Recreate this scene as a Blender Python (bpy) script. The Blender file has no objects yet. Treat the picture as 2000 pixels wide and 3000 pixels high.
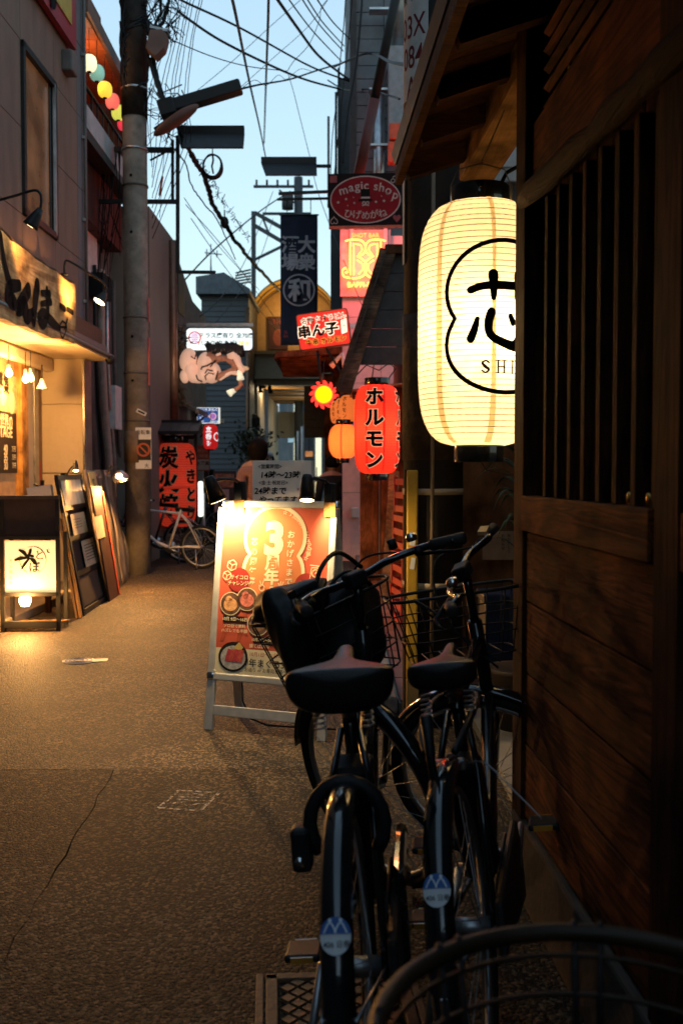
import bpy, bmesh, math, random
from mathutils import Vector, Matrix
random.seed(7)
sc = bpy.context.scene
COL = sc.collection
R = math.radians
# ---------------------------------------------------------------- camera
F, H = 2936.0, 1.30                     # focal length in photo pixels, eye height in metres
PT = math.atan(117.0 / F)               # slight downward pitch
cam = bpy.data.cameras.new('camera')
cam.sensor_fit = 'VERTICAL'; cam.sensor_height = 23.5; cam.lens = 23.5 * F / 3000.0
cam.clip_start = 0.05; cam.clip_end = 400
cam.dof.use_dof = True; cam.dof.focus_distance = 4.2; cam.dof.aperture_fstop = 2.8
camo = bpy.data.objects.new('camera', cam); COL.objects.link(camo)
camo.location = (0, 0, H); camo.rotation_euler = (R(90) - PT, 0, 0)
sc.camera = camo
# ---------------------------------------------------------------- dusk sky
w = bpy.data.worlds.new('World'); sc.world = w; w.use_nodes = True
nt = w.node_tree
bg = nt.nodes['Background']; sky = nt.nodes.new('ShaderNodeTexSky')
sky.sky_type = 'NISHITA'; sky.sun_disc = False
sky.sun_elevation = R(20); sky.sun_rotation = R(180); sky.air_density = 2.0; sky.dust_density = 0.0; sky.ozone_density = 1.0
hsv = nt.nodes.new('ShaderNodeHueSaturation'); hsv.inputs['Saturation'].default_value = 1.0
hsv.inputs['Hue'].default_value = 0.5
gm = nt.nodes.new('ShaderNodeGamma'); gm.inputs[1].default_value = 0.45      # thin even cloud: softer gradient over the whole sky
tn = nt.nodes.new('ShaderNodeMix'); tn.data_type = 'RGBA'; tn.blend_type = 'MULTIPLY'; tn.inputs[0].default_value = 1.0; tn.inputs[7].default_value = (2.72, 3.50, 4.25, 1)
nt.links.new(sky.outputs[0], gm.inputs[0]); nt.links.new(gm.outputs[0], tn.inputs[6]); nt.links.new(tn.outputs[2], hsv.inputs['Color']); nt.links.new(hsv.outputs[0], bg.inputs[0])
bg.inputs[1].default_value = 0.118
sun = bpy.data.lights.new('sun', 'SUN'); sun.energy = 0.02; sun.angle = R(25); sun.color = (1, .93, .85)
suno = bpy.data.objects.new('sun', sun); COL.objects.link(suno); suno.rotation_euler = (R(70), 0, 0)
sc.view_settings.view_transform = 'Standard'; sc.view_settings.look = 'None'
sc.view_settings.gamma = 1.0; sc.view_settings.exposure = 0.0; sc.view_settings.use_curve_mapping = False
sc.cycles.use_denoising = True; sc.cycles.max_bounces = 6; sc.cycles.diffuse_bounces = 3
sc.cycles.sample_clamp_indirect = 6.0; sc.cycles.caustics_reflective = False; sc.cycles.caustics_refractive = False

# ---------------------------------------------------------------- measuring helpers (photo pixel -> place)
def ray(px, py):
    u = (px - 1000) / F; v = (1500 - py) / F
    return Vector((u, math.cos(PT) + v * math.sin(PT), v * math.cos(PT) - math.sin(PT)))
def at(px, py, Y):
    d = ray(px, py); return Vector((0, 0, H)) + d * (Y / d.y)
def gr(px, py, z=0.0):
    d = ray(px, py); return Vector((0, 0, H)) + d * ((z - H) / d.z)
def mpp(Y): return Y / F

# ---------------------------------------------------------------- materials
MATS = {}
def mat(name, col=(.5, .5, .5), rough=.6, metal=0.0, var=.18, scale=12., bump=0.0, bscale=60., emit=0.0, ecol=None,
        coat=0.0, spec=.28, stretch=(1, 1, 1), trans=0.0, dirt=0.0, dcol=(.03, .025, .02), dscale=3.0, alpha=None):
    if name in MATS: return MATS[name]
    m = bpy.data.materials.new(name); m.use_nodes = True; MATS[name] = m
    n = m.node_tree.nodes; l = m.node_tree.links; p = n['Principled BSDF']
    tc = n.new('ShaderNodeTexCoord'); mp = n.new('ShaderNodeMapping'); mp.inputs['Scale'].default_value = stretch
    l.new(tc.outputs['Object'], mp.inputs[0])
    no = n.new('ShaderNodeTexNoise'); no.inputs['Scale'].default_value = scale; no.inputs['Detail'].default_value = 6
    l.new(mp.outputs[0], no.inputs['Vector'])
    rp = n.new('ShaderNodeValToRGB'); rp.color_ramp.elements[0].position = .3; rp.color_ramp.elements[1].position = .72
    a = tuple(max(0, c * (1 - var)) for c in col); b = tuple(min(1, c * (1 + var)) for c in col)
    rp.color_ramp.elements[0].color = (*a, 1); rp.color_ramp.elements[1].color = (*b, 1)
    l.new(no.outputs[0], rp.inputs[0]); out = rp.outputs[0]
    if dirt:
        n2 = n.new('ShaderNodeTexNoise'); n2.inputs['Scale'].default_value = dscale; n2.inputs['Detail'].default_value = 9
        n2.inputs['Roughness'].default_value = .7; l.new(mp.outputs[0], n2.inputs['Vector'])
        r2 = n.new('ShaderNodeValToRGB'); r2.color_ramp.elements[0].position = .46; r2.color_ramp.elements[1].position = .68
        r2.color_ramp.elements[0].color = (0, 0, 0, 1); r2.color_ramp.elements[1].color = (dirt, dirt, dirt, 1)
        l.new(n2.outputs[0], r2.inputs[0])
        mx = n.new('ShaderNodeMix'); mx.data_type = 'RGBA'; l.new(r2.outputs[0], mx.inputs[0])
        l.new(out, mx.inputs[6]); mx.inputs[7].default_value = (*dcol, 1); out = mx.outputs[2]
    l.new(out, p.inputs['Base Color'])
    rr = n.new('ShaderNodeMapRange'); rr.inputs[3].default_value = max(.02, rough - .1); rr.inputs[4].default_value = min(1, rough + .1)
    l.new(no.outputs[0], rr.inputs[0]); l.new(rr.outputs[0], p.inputs['Roughness'])
    p.inputs['Metallic'].default_value = metal; p.inputs['Coat Weight'].default_value = coat
    p.inputs['Specular IOR Level'].default_value = spec
    if bump:
        nb = n.new('ShaderNodeTexNoise'); nb.inputs['Scale'].default_value = bscale; nb.inputs['Detail'].default_value = 4
        l.new(mp.outputs[0], nb.inputs['Vector'])
        bp = n.new('ShaderNodeBump'); bp.inputs['Strength'].default_value = bump; bp.inputs['Distance'].default_value = .01
        l.new(nb.outputs[0], bp.inputs['Height']); l.new(bp.outputs[0], p.inputs['Normal'])
    if emit:
        p.inputs['Emission Strength'].default_value = emit
        if ecol: p.inputs['Emission Color'].default_value = (*ecol, 1)
        else: l.new(out, p.inputs['Emission Color'])
    if trans:   # translucent paper or cloth
        tr = n.new('ShaderNodeBsdfTranslucent'); l.new(out, tr.inputs[0])
        ms = n.new('ShaderNodeMixShader'); ms.inputs[0].default_value = trans
        l.new(p.outputs[0], ms.inputs[1]); l.new(tr.outputs[0], ms.inputs[2])
        l.new(ms.outputs[0], n['Material Output'].inputs[0])
    return m

def wood(name, c1, c2, axis=0, scale=9., rough=.6, ring=14., bump=.35):
    """Planed or weathered timber: grain runs along the given local axis."""
    if name in MATS: return MATS[name]
    m = bpy.data.materials.new(name); m.use_nodes = True; MATS[name] = m
    n = m.node_tree.nodes; l = m.node_tree.links; p = n['Principled BSDF']
    tc = n.new('ShaderNodeTexCoord'); oi = n.new('ShaderNodeObjectInfo')
    ad = n.new('ShaderNodeVectorMath'); ad.operation = 'ADD'
    ml = n.new('ShaderNodeVectorMath'); ml.operation = 'SCALE'; ml.inputs[3].default_value = 37.
    cb = n.new('ShaderNodeCombineXYZ'); 
    for i in range(3): l.new(oi.outputs['Random'], cb.inputs[i])
    l.new(cb.outputs[0], ml.inputs[0]); l.new(tc.outputs['Object'], ad.inputs[0]); l.new(ml.outputs[0], ad.inputs[1])
    mp = n.new('ShaderNodeMapping'); s = [1, 1, 1]; s[axis] = .09; mp.inputs['Scale'].default_value = s
    l.new(ad.outputs[0], mp.inputs[0])
    n1 = n.new('ShaderNodeTexNoise'); n1.inputs['Scale'].default_value = scale; n1.inputs['Detail'].default_value = 4
    n1.inputs['Distortion'].default_value = 1.2; l.new(mp.outputs[0], n1.inputs['Vector'])
    mu = n.new('ShaderNodeMath'); mu.operation = 'MULTIPLY'; mu.inputs[1].default_value = ring; l.new(n1.outputs[0], mu.inputs[0])
    fr = n.new('ShaderNodeMath'); fr.operation = 'PINGPONG'; fr.inputs[1].default_value = 1.; l.new(mu.outputs[0], fr.inputs[0])
    n2 = n.new('ShaderNodeTexNoise'); n2.inputs['Scale'].default_value = scale * 16; n2.inputs['Detail'].default_value = 5; l.new(mp.outputs[0], n2.inputs['Vector'])
    mi = n.new('ShaderNodeMath'); mi.operation = 'MULTIPLY_ADD'; mi.inputs[1].default_value = .45; l.new(fr.outputs[0], mi.inputs[0])
    m3 = n.new('ShaderNodeMath'); m3.operation = 'MULTIPLY'; m3.inputs[1].default_value = .6; l.new(n2.outputs[0], m3.inputs[0]); l.new(m3.outputs[0], mi.inputs[2])
    rp = n.new('ShaderNodeValToRGB'); rp.color_ramp.elements[0].position = .15; rp.color_ramp.elements[1].position = .85
    rp.color_ramp.elements[0].color = (*c1, 1); rp.color_ramp.elements[1].color = (*c2, 1); l.new(mi.outputs[0], rp.inputs[0])
    n4 = n.new('ShaderNodeTexNoise'); n4.inputs['Scale'].default_value = 5.; n4.inputs['Detail'].default_value = 6; l.new(ad.outputs[0], n4.inputs['Vector'])
    hs = n.new('ShaderNodeHueSaturation'); l.new(rp.outputs[0], hs.inputs['Color'])
    mr = n.new('ShaderNodeMapRange'); mr.inputs[1].default_value = .3; mr.inputs[2].default_value = .7; mr.inputs[3].default_value = .30; mr.inputs[4].default_value = 1.5
    l.new(n4.outputs[0], mr.inputs[0]); l.new(mr.outputs[0], hs.inputs['Value']); l.new(hs.outputs[0], p.inputs['Base Color'])
    p.inputs['Roughness'].default_value = min(.95, rough + .2); p.inputs['Specular IOR Level'].default_value = .10
    bp = n.new('ShaderNodeBump'); bp.inputs['Strength'].default_value = bump; bp.inputs['Distance'].default_value = .004
    l.new(mi.outputs[0], bp.inputs['Height']); l.new(bp.outputs[0], p.inputs['Normal'])
    return m

def glow(name, col, s=1.0, var=.04, scale=5.):
    return mat(name, col, .6, var=var, scale=scale, emit=s)

# ---------------------------------------------------------------- mesh builder
class MB:
    def __init__(s): s.v = []; s.f = []; s.sm = []
    def add(s, V, Fs, smooth=False):
        o = len(s.v); s.v += [tuple(p) for p in V]
        for f in Fs: s.f.append(tuple(i + o for i in f)); s.sm.append(smooth)
        return s
    def box(s, c, d, M=None):
        x, y, z = d[0] / 2, d[1] / 2, d[2] / 2
        V = [Vector((a * x, b * y, e * z)) for a in (-1, 1) for b in (-1, 1) for e in (-1, 1)]
        if M is not None: V = [M @ p for p in V]
        V = [p + Vector(c) for p in V]
        return s.add(V, [(0, 1, 3, 2), (4, 6, 7, 5), (0, 4, 5, 1), (2, 3, 7, 6), (0, 2, 6, 4), (1, 5, 7, 3)])
    def bar(s, a, b, wy, wz, up=(0, 0, 1)):
        """square bar from a to b, wy wide and wz deep"""
        a = Vector(a); b = Vector(b); d = b - a; L = d.length; x = d.normalized(); u = Vector(up)
        if abs(x.dot(u)) > .98: u = Vector((0, 1, 0))
        y = u.cross(x).normalized(); z = x.cross(y)
        M = Matrix((x, y, z)).transposed()
        return s.box((a + b) / 2, (L, wy, wz), M)
    def tube(s, pts, r, n=8, closed=False, cap=True):
        pts = [Vector(p) for p in pts]; k = len(pts)
        rs = r if isinstance(r, (list, tuple)) else [r] * k
        V = []; prev = None
        for i, p in enumerate(pts):
            if closed: t = pts[(i + 1) % k] - pts[i - 1]
            else: t = pts[min(i + 1, k - 1)] - pts[max(i - 1, 0)]
            t = t.normalized() if t.length > 1e-9 else Vector((0, 0, 1))
            if prev is None:
                u = Vector((0, 0, 1)) if abs(t.z) < .9 else Vector((1, 0, 0))
                a = t.cross(u).normalized()
            else:
                a = (prev - t * prev.dot(t)); a = a.normalized() if a.length > 1e-6 else t.orthogonal().normalized()
            prev = a; b = t.cross(a)
            for j in range(n):
                q = 2 * math.pi * j / n; V.append(p + (a * math.cos(q) + b * math.sin(q)) * rs[i])
        Fs = []
        for i in range(k if closed else k - 1):
            for j in range(n):
                i2 = (i + 1) % k; j2 = (j + 1) % n
                Fs.append((i * n + j, i * n + j2, i2 * n + j2, i2 * n + j))
        if cap and not closed: Fs += [tuple(range(n - 1, -1, -1)), tuple((k - 1) * n + j for j in range(n))]
        return s.add(V, Fs, True)
    def cyl(s, a, b, r, n=16, r2=None): return s.tube([a, b], [r, r if r2 is None else r2], n)
    def lathe(s, prof, n=32, c=(0, 0, 0), M=None, smooth=True):
        V = []; k = len(prof)
        for r, z in prof:
            for j in range(n):
                q = 2 * math.pi * j / n; V.append(Vector((r * math.cos(q), r * math.sin(q), z)))
        if M is not None: V = [M @ p for p in V]
        V = [p + Vector(c) for p in V]
        Fs = [(i * n + j, i * n + (j + 1) % n, (i + 1) * n + (j + 1) % n, (i + 1) * n + j) for i in range(k - 1) for j in range(n)]
        if prof[0][0] > 1e-4: Fs.append(tuple(range(n - 1, -1, -1)))
        if prof[-1][0] > 1e-4: Fs.append(tuple((k - 1) * n + j for j in range(n)))
        return s.add(V, Fs, smooth)
    def ball(s, c, r, n=16, m=10, M=None):
        r = r if isinstance(r, (tuple, list)) else (r, r, r)
        V = []; 
        for i in range(m + 1):
            a = math.pi * i / m
            for j in range(n):
                q = 2 * math.pi * j / n
                V.append(Vector((r[0] * math.sin(a) * math.cos(q), r[1] * math.sin(a) * math.sin(q), -r[2] * math.cos(a))))
        if M is not None: V = [M @ p for p in V]
        V = [p + Vector(c) for p in V]
        return s.add(V, [(i * n + j, i * n + (j + 1) % n, (i + 1) * n + (j + 1) % n, (i + 1) * n + j) for i in range(m) for j in range(n)], True)
    def prism(s, poly, y0, y1):
        """outline in local x,z extruded from y0 (front) to y1 (back)"""
        k = len(poly)
        V = [(x, y0, z) for x, z in poly] + [(x, y1, z) for x, z in poly]
        return s.add(V, [tuple(range(k)), tuple(range(2 * k - 1, k - 1, -1))] + [(i, i + k, (i + 1) % k + k, (i + 1) % k) for i in range(k)])
    def loft(s, secs, smooth=True, cap=True):
        n = len(secs[0]); V = [p for q in secs for p in q]
        Fs = [(i * n + j, i * n + (j + 1) % n, (i + 1) * n + (j + 1) % n, (i + 1) * n + j) for i in range(len(secs) - 1) for j in range(n)]
        if cap: Fs += [tuple(range(n - 1, -1, -1)), tuple((len(secs) - 1) * n + j for j in range(n))]
        return s.add(V, Fs, smooth)
    def flat(s, VF, fn):
        V, Fs = VF; return s.add([fn(x, y) for x, y in V], Fs)
    def build(s, name, m, parent=None, M=None, bevel=0, sub=0, solid=0, kind=None, label=None):
        me = bpy.data.meshes.new(name)
        V = [tuple(M @ Vector(p)) for p in s.v] if M is not None else s.v
        me.from_pydata(V, [], s.f); me.validate()
        if len(me.polygons) == len(s.sm): me.polygons.foreach_set('use_smooth', s.sm)
        me.materials.append(m); me.update()
        return link(name, me, parent, bevel, sub, solid, kind, label)
def link(name, me, parent=None, bevel=0, sub=0, solid=0, kind=None, label=None):
    o = bpy.data.objects.new(name, me); COL.objects.link(o); o.parent = parent
    if solid: md = o.modifiers.new('solid', 'SOLIDIFY'); md.thickness = solid; md.offset = 0
    if bevel: md = o.modifiers.new('bevel', 'BEVEL'); md.width = bevel; md.segments = 2; md.limit_method = 'ANGLE'
    if sub: md = o.modifiers.new('sub', 'SUBSURF'); md.levels = sub; md.render_levels = sub
    if kind: o['kind'] = kind
    if label: o['label'] = label
    return o
def box(name, c, d, m, parent=None, bevel=0, M=None, **k): return MB().box(c, d, M).build(name, m, parent, bevel=bevel, **k)
def tag(o, label, cat, group=None):
    o['label'] = label; o['category'] = cat
    if group: o['group'] = group
    return o
def thing(name, label, cat, loc=(0, 0, 0), rz=0., rx=0., ry=0., group=None):
    o = bpy.data.objects.new(name, None); COL.objects.link(o); o.empty_display_size = .1
    o.location = loc; o.rotation_euler = (rx, ry, rz); return tag(o, label, cat, group)
def struct(o): o['kind'] = 'structure'; return o
def lamp(name, kind, loc, energy, col, parent=None, size=.03, target=None, angle=60, blend=.6):
    li = bpy.data.lights.new(name, kind); li.energy = energy; li.color = col
    if kind == 'AREA': li.size = size
    else: li.shadow_soft_size = size
    if kind == 'SPOT': li.spot_size = R(angle); li.spot_blend = blend
    o = bpy.data.objects.new(name, li); COL.objects.link(o); o.parent = parent; o.location = loc
    if target is not None:
        d = Vector(target) - Vector(loc); o.rotation_euler = d.to_track_quat('-Z', 'Y').to_euler()
    return o

# ---------------------------------------------------------------- flat print: lettering, strokes, shapes (2-D)
GC = {}
def glyphs(body, bold):
    k = (body, bold)
    if k not in GC:
        cu = bpy.data.curves.new('t', 'FONT'); cu.body = body; cu.offset = bold; cu.resolution_u = 4
        o = bpy.data.objects.new('t', cu); me = bpy.data.meshes.new_from_object(o); me.calc_loop_triangles()
        GC[k] = ([(v.co.x, v.co.y) for v in me.vertices], [tuple(t.vertices) for t in me.loop_triangles])
        bpy.data.objects.remove(o); bpy.data.curves.remove(cu); bpy.data.meshes.remove(me)
    return GC[k]
def text(body, size, x=0, y=0, bold=.012, sx=1., shear=0., rot=0., vertical=False, gap=1.04, align='C'):
    """lettering centred on x,y; vertical sets one character under the other, from y downwards"""
    if vertical:
        V = []; Fs = []
        for i, ch in enumerate(body):
            a, b = text(ch, size, x, y - (i + .5) * size * gap, bold, sx, shear, rot); o = len(V)
            V += a; Fs += [tuple(k + o for k in f) for f in b]
        return V, Fs
    V, Fs = glyphs(body, bold)
    if not V: return [], []
    x0 = min(p[0] for p in V); x1 = max(p[0] for p in V)
    y0, y1 = (-.06, .80)
    cx = (x0 + x1) / 2 if align == 'C' else x0
    c, sn = math.cos(rot), math.sin(rot); out = []
    for a, b in V:
        a = (a - cx) * sx * size; b = (b - (y0 + y1) / 2) * size; a += b * shear
        out.append((x + a * c - b * sn, y + a * sn + b * c))
    return out, list(Fs)
def spline(pts, k=6):
    out = []; n = len(pts)
    for i in range(n - 1):
        p0, p1, p2, p3 = pts[max(i - 1, 0)], pts[i], pts[i + 1], pts[min(i + 2, n - 1)]
        for j in range(k):
            t = j / k
            out.append(tuple(.5 * (2 * b + (c - a) * t + (2 * a - 5 * b + 4 * c - d) * t * t + (3 * b - a - 3 * c + d) * t ** 3) for a, b, c, d in zip(p0, p1, p2, p3)))
    out.append(tuple(pts[-1])); return out
def stroke(pts, k=6, closed=False, round_=True):
    """brush stroke through (x, y, half width) points"""
    if closed: q = [tuple(p) for p in pts]
    else: q = spline(pts, k)
    n = len(q); V = []; Fs = []
    for i in range(n):
        a = q[i - 1] if (i > 0 or closed) else q[0]; b = q[(i + 1) % n] if (i < n - 1 or closed) else q[-1]
        dx, dy = b[0] - a[0], b[1] - a[1]; L = math.hypot(dx, dy) or 1; wd = q[i][2]
        V += [(q[i][0] - dy / L * wd, q[i][1] + dx / L * wd), (q[i][0] + dy / L * wd, q[i][1] - dx / L * wd)]
    for i in range(n if closed else n - 1):
        j = (i + 1) % n; Fs += [(2 * i, 2 * i + 1, 2 * j + 1), (2 * i, 2 * j + 1, 2 * j)]
    if round_ and not closed:
        for e in (0, n - 1):
            o = len(V); V += [(q[e][0] + q[e][2] * math.cos(t * math.pi / 5), q[e][1] + q[e][2] * math.sin(t * math.pi / 5)) for t in range(10)]
            Fs += [(o, o + t, o + t + 1) for t in range(1, 9)]
    return V, Fs
def join(*L):
    V = []; Fs = []
    for a, b in L:
        o = len(V); V += a; Fs += [tuple(k + o for k in f) for f in b]
    return V, Fs
def disc(x, y, rx, ry=None, n=36, a0=0, a1=2 * math.pi):
    ry = rx if ry is None else ry
    P = [(x + rx * math.cos(a0 + (a1 - a0) * i / n), y + ry * math.sin(a0 + (a1 - a0) * i / n)) for i in range(n + 1)]
    return [(x, y)] + P, [(0, i, i + 1) for i in range(1, n + 1)]
def ringpts(x, y, rx, ry, wd, n=40): return [(x + rx * math.cos(2 * math.pi * i / n), y + ry * math.sin(2 * math.pi * i / n), wd) for i in range(n)]
def circ(x, y, rx, wd, ry=None, n=40): return stroke(ringpts(x, y, rx, rx if ry is None else ry, wd, n), closed=True)
def rect(x0, y0, x1, y1): return [(x0, y0), (x1, y0), (x1, y1), (x0, y1)], [(0, 1, 2), (0, 2, 3)]
def poly(pts): 
    c = (sum(p[0] for p in pts) / len(pts), sum(p[1] for p in pts) / len(pts)); n = len(pts)
    return [c] + list(pts), [(0, i + 1, (i + 1) % n + 1) for i in range(n)]
def star(x, y, r, q=.42, n=5, a=math.pi / 2): return poly([(x + (r if i % 2 == 0 else r * q) * math.cos(a + i * math.pi / n), y + (r if i % 2 == 0 else r * q) * math.sin(a + i * math.pi / n)) for i in range(2 * n)])
def gourd(x, y, rx, ru, rl, cu, cl, n=30):
    """outline of two overlapping ellipses, one above the other"""
    yn = (cu + cl) / 2
    th = math.acos(max(-1, min(1, (cu - yn) / ru))); P = []
    for i in range(n + 1):
        a = -(math.pi - th) + 2 * (math.pi - th) * i / n; P.append((x + rx * math.sin(a), y + cu + ru * math.cos(a)))
    th2 = math.acos(max(-1, min(1, (yn - cl) / rl)))
    for i in range(1, n):
        a = th2 + (2 * math.pi - 2 * th2) * i / n; P.append((x + rx * math.sin(a), y + cl + rl * math.cos(a)))
    return P
def split(VF, L):
    """cut triangles until no edge is longer than L, so lettering can bend round a lantern"""
    V, Fs = list(VF[0]), list(VF[1]); cache = {}; out = []; st = list(Fs)
    while st:
        f = st.pop(); e = [(math.dist(V[f[i]], V[f[(i + 1) % 3]]), i) for i in range(3)]; d, i = max(e)
        if d <= L: out.append(f); continue
        a, b, c = f[i], f[(i + 1) % 3], f[(i + 2) % 3]; k = (min(a, b), max(a, b))
        if k not in cache: cache[k] = len(V); V.append(((V[a][0] + V[b][0]) / 2, (V[a][1] + V[b][1]) / 2))
        st += [(a, cache[k], c), (cache[k], b, c)]
    return V, out
def pr(name, VF, m, parent, y=-.003, label=None):
    """flat print on the front (local -y) of a sign"""
    return MB().flat(VF, lambda a, b: (a, y, b)).build(name, m, parent, label=label)
def rrect(w_, h_, r, n=6):
    P = []
    for cx, cy, a in ((w_ / 2 - r, h_ / 2 - r, 0), (-w_ / 2 + r, h_ / 2 - r, 90), (-w_ / 2 + r, -h_ / 2 + r, 180), (w_ / 2 - r, -h_ / 2 + r, 270)):
        P += [(cx + r * math.cos(R(a + 90 * i / n)), cy + r * math.sin(R(a + 90 * i / n))) for i in range(n + 1)]
    return P
# ---------------------------------------------------------------- shared materials
BLK = mat('black_painted_steel', (.009, .009, .0095), .5, .0, bump=.05, spec=.3)
BLKM = mat('matte_black_plastic', (.011, .010, .010), .55, bump=.08, bscale=200)
RUB = mat('rubber', (.012, .012, .012), .75, bump=.1)
STEEL = mat('galvanised_steel', (.42, .43, .44), .38, .9, var=.25, scale=9)
CHROME = mat('bright_steel', (.62, .62, .62), .18, 1., var=.08)
CABLE = mat('cable_rubber', (.008, .009, .011), .6)
WHITE = mat('white_paint', (.72, .70, .66), .5, dirt=.3, dcol=(.35, .3, .25))
PAPER = mat('paper', (.78, .75, .68), .8, var=.05)
INK = mat('black_ink', (.008, .007, .006), .8, spec=.08)
REDINK = mat('red_ink', (.45, .06, .04), .6)
CREAM = mat('cream_ink', (.80, .70, .46), .6)
WDARK = wood('dark_stained_timber', (.020, .006, .0026), (.19, .056, .018), 0, scale=7., ring=20.)
WDARKZ = wood('dark_stained_upright', (.012, .0042, .0022), (.075, .024, .0095), 2)
WRAF = wood('rafter_timber', (.024, .010, .005), (.085, .035, .014), 1)
WBEAM = wood('purlin_timber', (.22, .12, .045), (.45, .26, .10), 0, ring=9)
WRED = wood('red_brown_timber', (.09, .035, .016), (.22, .09, .04), 2)
WORG = wood('pine_joinery', (.32, .15, .045), (.55, .29, .09), 2)
GREYP = mat('siding_grey_brown', (.20, .125, .092), .66, var=.14, scale=2.5, bump=.12, bscale=180, dirt=.45, dcol=(.085, .055, .045), dscale=2.0, stretch=(2.5, 2.5, .5), spec=.25)
DARKB = mat('dark_board', (.035, .032, .032), .6, dirt=.5, dcol=(.07, .06, .055))
CONC = mat('concrete', (.25, .22, .185), .85, var=.25, scale=6, bump=.35, bscale=45, dirt=.7, dcol=(.10, .085, .07), dscale=5)
BEIGE = mat('beige_plaster', (.40, .33, .25), .8, var=.1, scale=3, bump=.2, bscale=80, dirt=.5, dcol=(.2, .16, .12))

def asphalt(name, a, b, sp, rough=.66, spec=.5):
    m = bpy.data.materials.new(name); m.use_nodes = True
    n = m.node_tree.nodes; l = m.node_tree.links; p = n['Principled BSDF']
    tc = n.new('ShaderNodeTexCoord')
    v = n.new('ShaderNodeTexVoronoi'); v.inputs['Scale'].default_value = 100; l.new(tc.outputs['Object'], v.inputs['Vector'])
    v2 = n.new('ShaderNodeTexVoronoi'); v2.inputs['Scale'].default_value = 230; l.new(tc.outputs['Object'], v2.inputs['Vector'])
    no = n.new('ShaderNodeTexNoise'); no.inputs['Scale'].default_value = 2.2; no.inputs['Detail'].default_value = 8; l.new(tc.outputs['Object'], no.inputs['Vector'])
    sx = n.new('ShaderNodeSeparateColor'); l.new(v.outputs['Color'], sx.inputs[0])
    rp = n.new('ShaderNodeValToRGB'); e = rp.color_ramp.elements
    e[0].position = .0; e[0].color = (*a, 1); e[1].position = .62; e[1].color = (*b, 1)
    e3 = e.new(.93); e3.color = (*sp, 1); l.new(sx.outputs[0], rp.inputs[0])
    mx = n.new('ShaderNodeMix'); mx.data_type = 'RGBA'; mx.blend_type = 'MULTIPLY'; mx.inputs[0].default_value = .75
    r2 = n.new('ShaderNodeValToRGB'); r2.color_ramp.elements[0].position = .3; r2.color_ramp.elements[0].color = (.45, .42, .40, 1)
    r2.color_ramp.elements[1].position = .7; r2.color_ramp.elements[1].color = (1.25, 1.2, 1.15, 1); l.new(no.outputs[0], r2.inputs[0])
    l.new(rp.outputs[0], mx.inputs[6]); l.new(r2.outputs[0], mx.inputs[7])
    n3 = n.new('ShaderNodeTexNoise'); n3.inputs['Scale'].default_value = .9; n3.inputs['Detail'].default_value = 5; n3.inputs['Roughness'].default_value = .65; l.new(tc.outputs['Object'], n3.inputs['Vector'])
    r3 = n.new('ShaderNodeValToRGB'); r3.color_ramp.elements[0].position = .38; r3.color_ramp.elements[0].color = (.5, .48, .46, 1); r3.color_ramp.elements[1].position = .62; r3.color_ramp.elements[1].color = (1.15, 1.15, 1.15, 1); l.new(n3.outputs[0], r3.inputs[0])
    m2 = n.new('ShaderNodeMix'); m2.data_type = 'RGBA'; m2.blend_type = 'MULTIPLY'; m2.inputs[0].default_value = .9; l.new(mx.outputs[2], m2.inputs[6]); l.new(r3.outputs[0], m2.inputs[7])
    v3 = n.new('ShaderNodeTexVoronoi'); v3.inputs['Scale'].default_value = 3.4; l.new(tc.outputs['Object'], v3.inputs['Vector'])      # old gum and oil spots
    r4 = n.new('ShaderNodeValToRGB'); r4.color_ramp.elements[0].position = .045; r4.color_ramp.elements[0].color = (.8, .8, .8, 1); r4.color_ramp.elements[1].position = .065; r4.color_ramp.elements[1].color = (0, 0, 0, 1); l.new(v3.outputs['Distance'], r4.inputs[0])
    m4 = n.new('ShaderNodeMix'); m4.data_type = 'RGBA'; l.new(r4.outputs[0], m4.inputs[0]); l.new(m2.outputs[2], m4.inputs[6]); m4.inputs[7].default_value = (a[0] * .9, a[1] * .9, a[2] * .9, 1)
    l.new(m4.outputs[2], p.inputs['Base Color'])
    p.inputs['Roughness'].default_value = rough; p.inputs['Specular IOR Level'].default_value = spec
    md = n.new('ShaderNodeMath'); md.operation = 'MULTIPLY_ADD'; md.inputs[1].default_value = .5
    l.new(v2.outputs['Distance'], md.inputs[0]); l.new(v.outputs['Distance'], md.inputs[2])
    bp = n.new('ShaderNodeBump'); bp.inputs['Strength'].default_value = .9; bp.inputs['Distance'].default_value = .006; bp.invert = True
    l.new(md.outputs[0], bp.inputs['Height']); l.new(bp.outputs[0], p.inputs['Normal'])
    return m
ASP1 = asphalt('asphalt_old', (.007, .0055, .0042), (.034, .0245, .016), (.24, .175, .105), .68, .28)
ASP3 = asphalt('asphalt_near_dimmed', (.006, .0048, .0038), (.0235, .0170, .0112), (.17, .125, .078), .72, .18)  # near road: slight paving tone plus fading lamplight put into a darker colour
ASP2 = asphalt('asphalt_patch_dimmed', (.006, .0047, .0037), (.0215, .0156, .0105), (.16, .118, .074), .72, .18)  # near left patch, its colour also darkened to carry the light falloff

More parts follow.
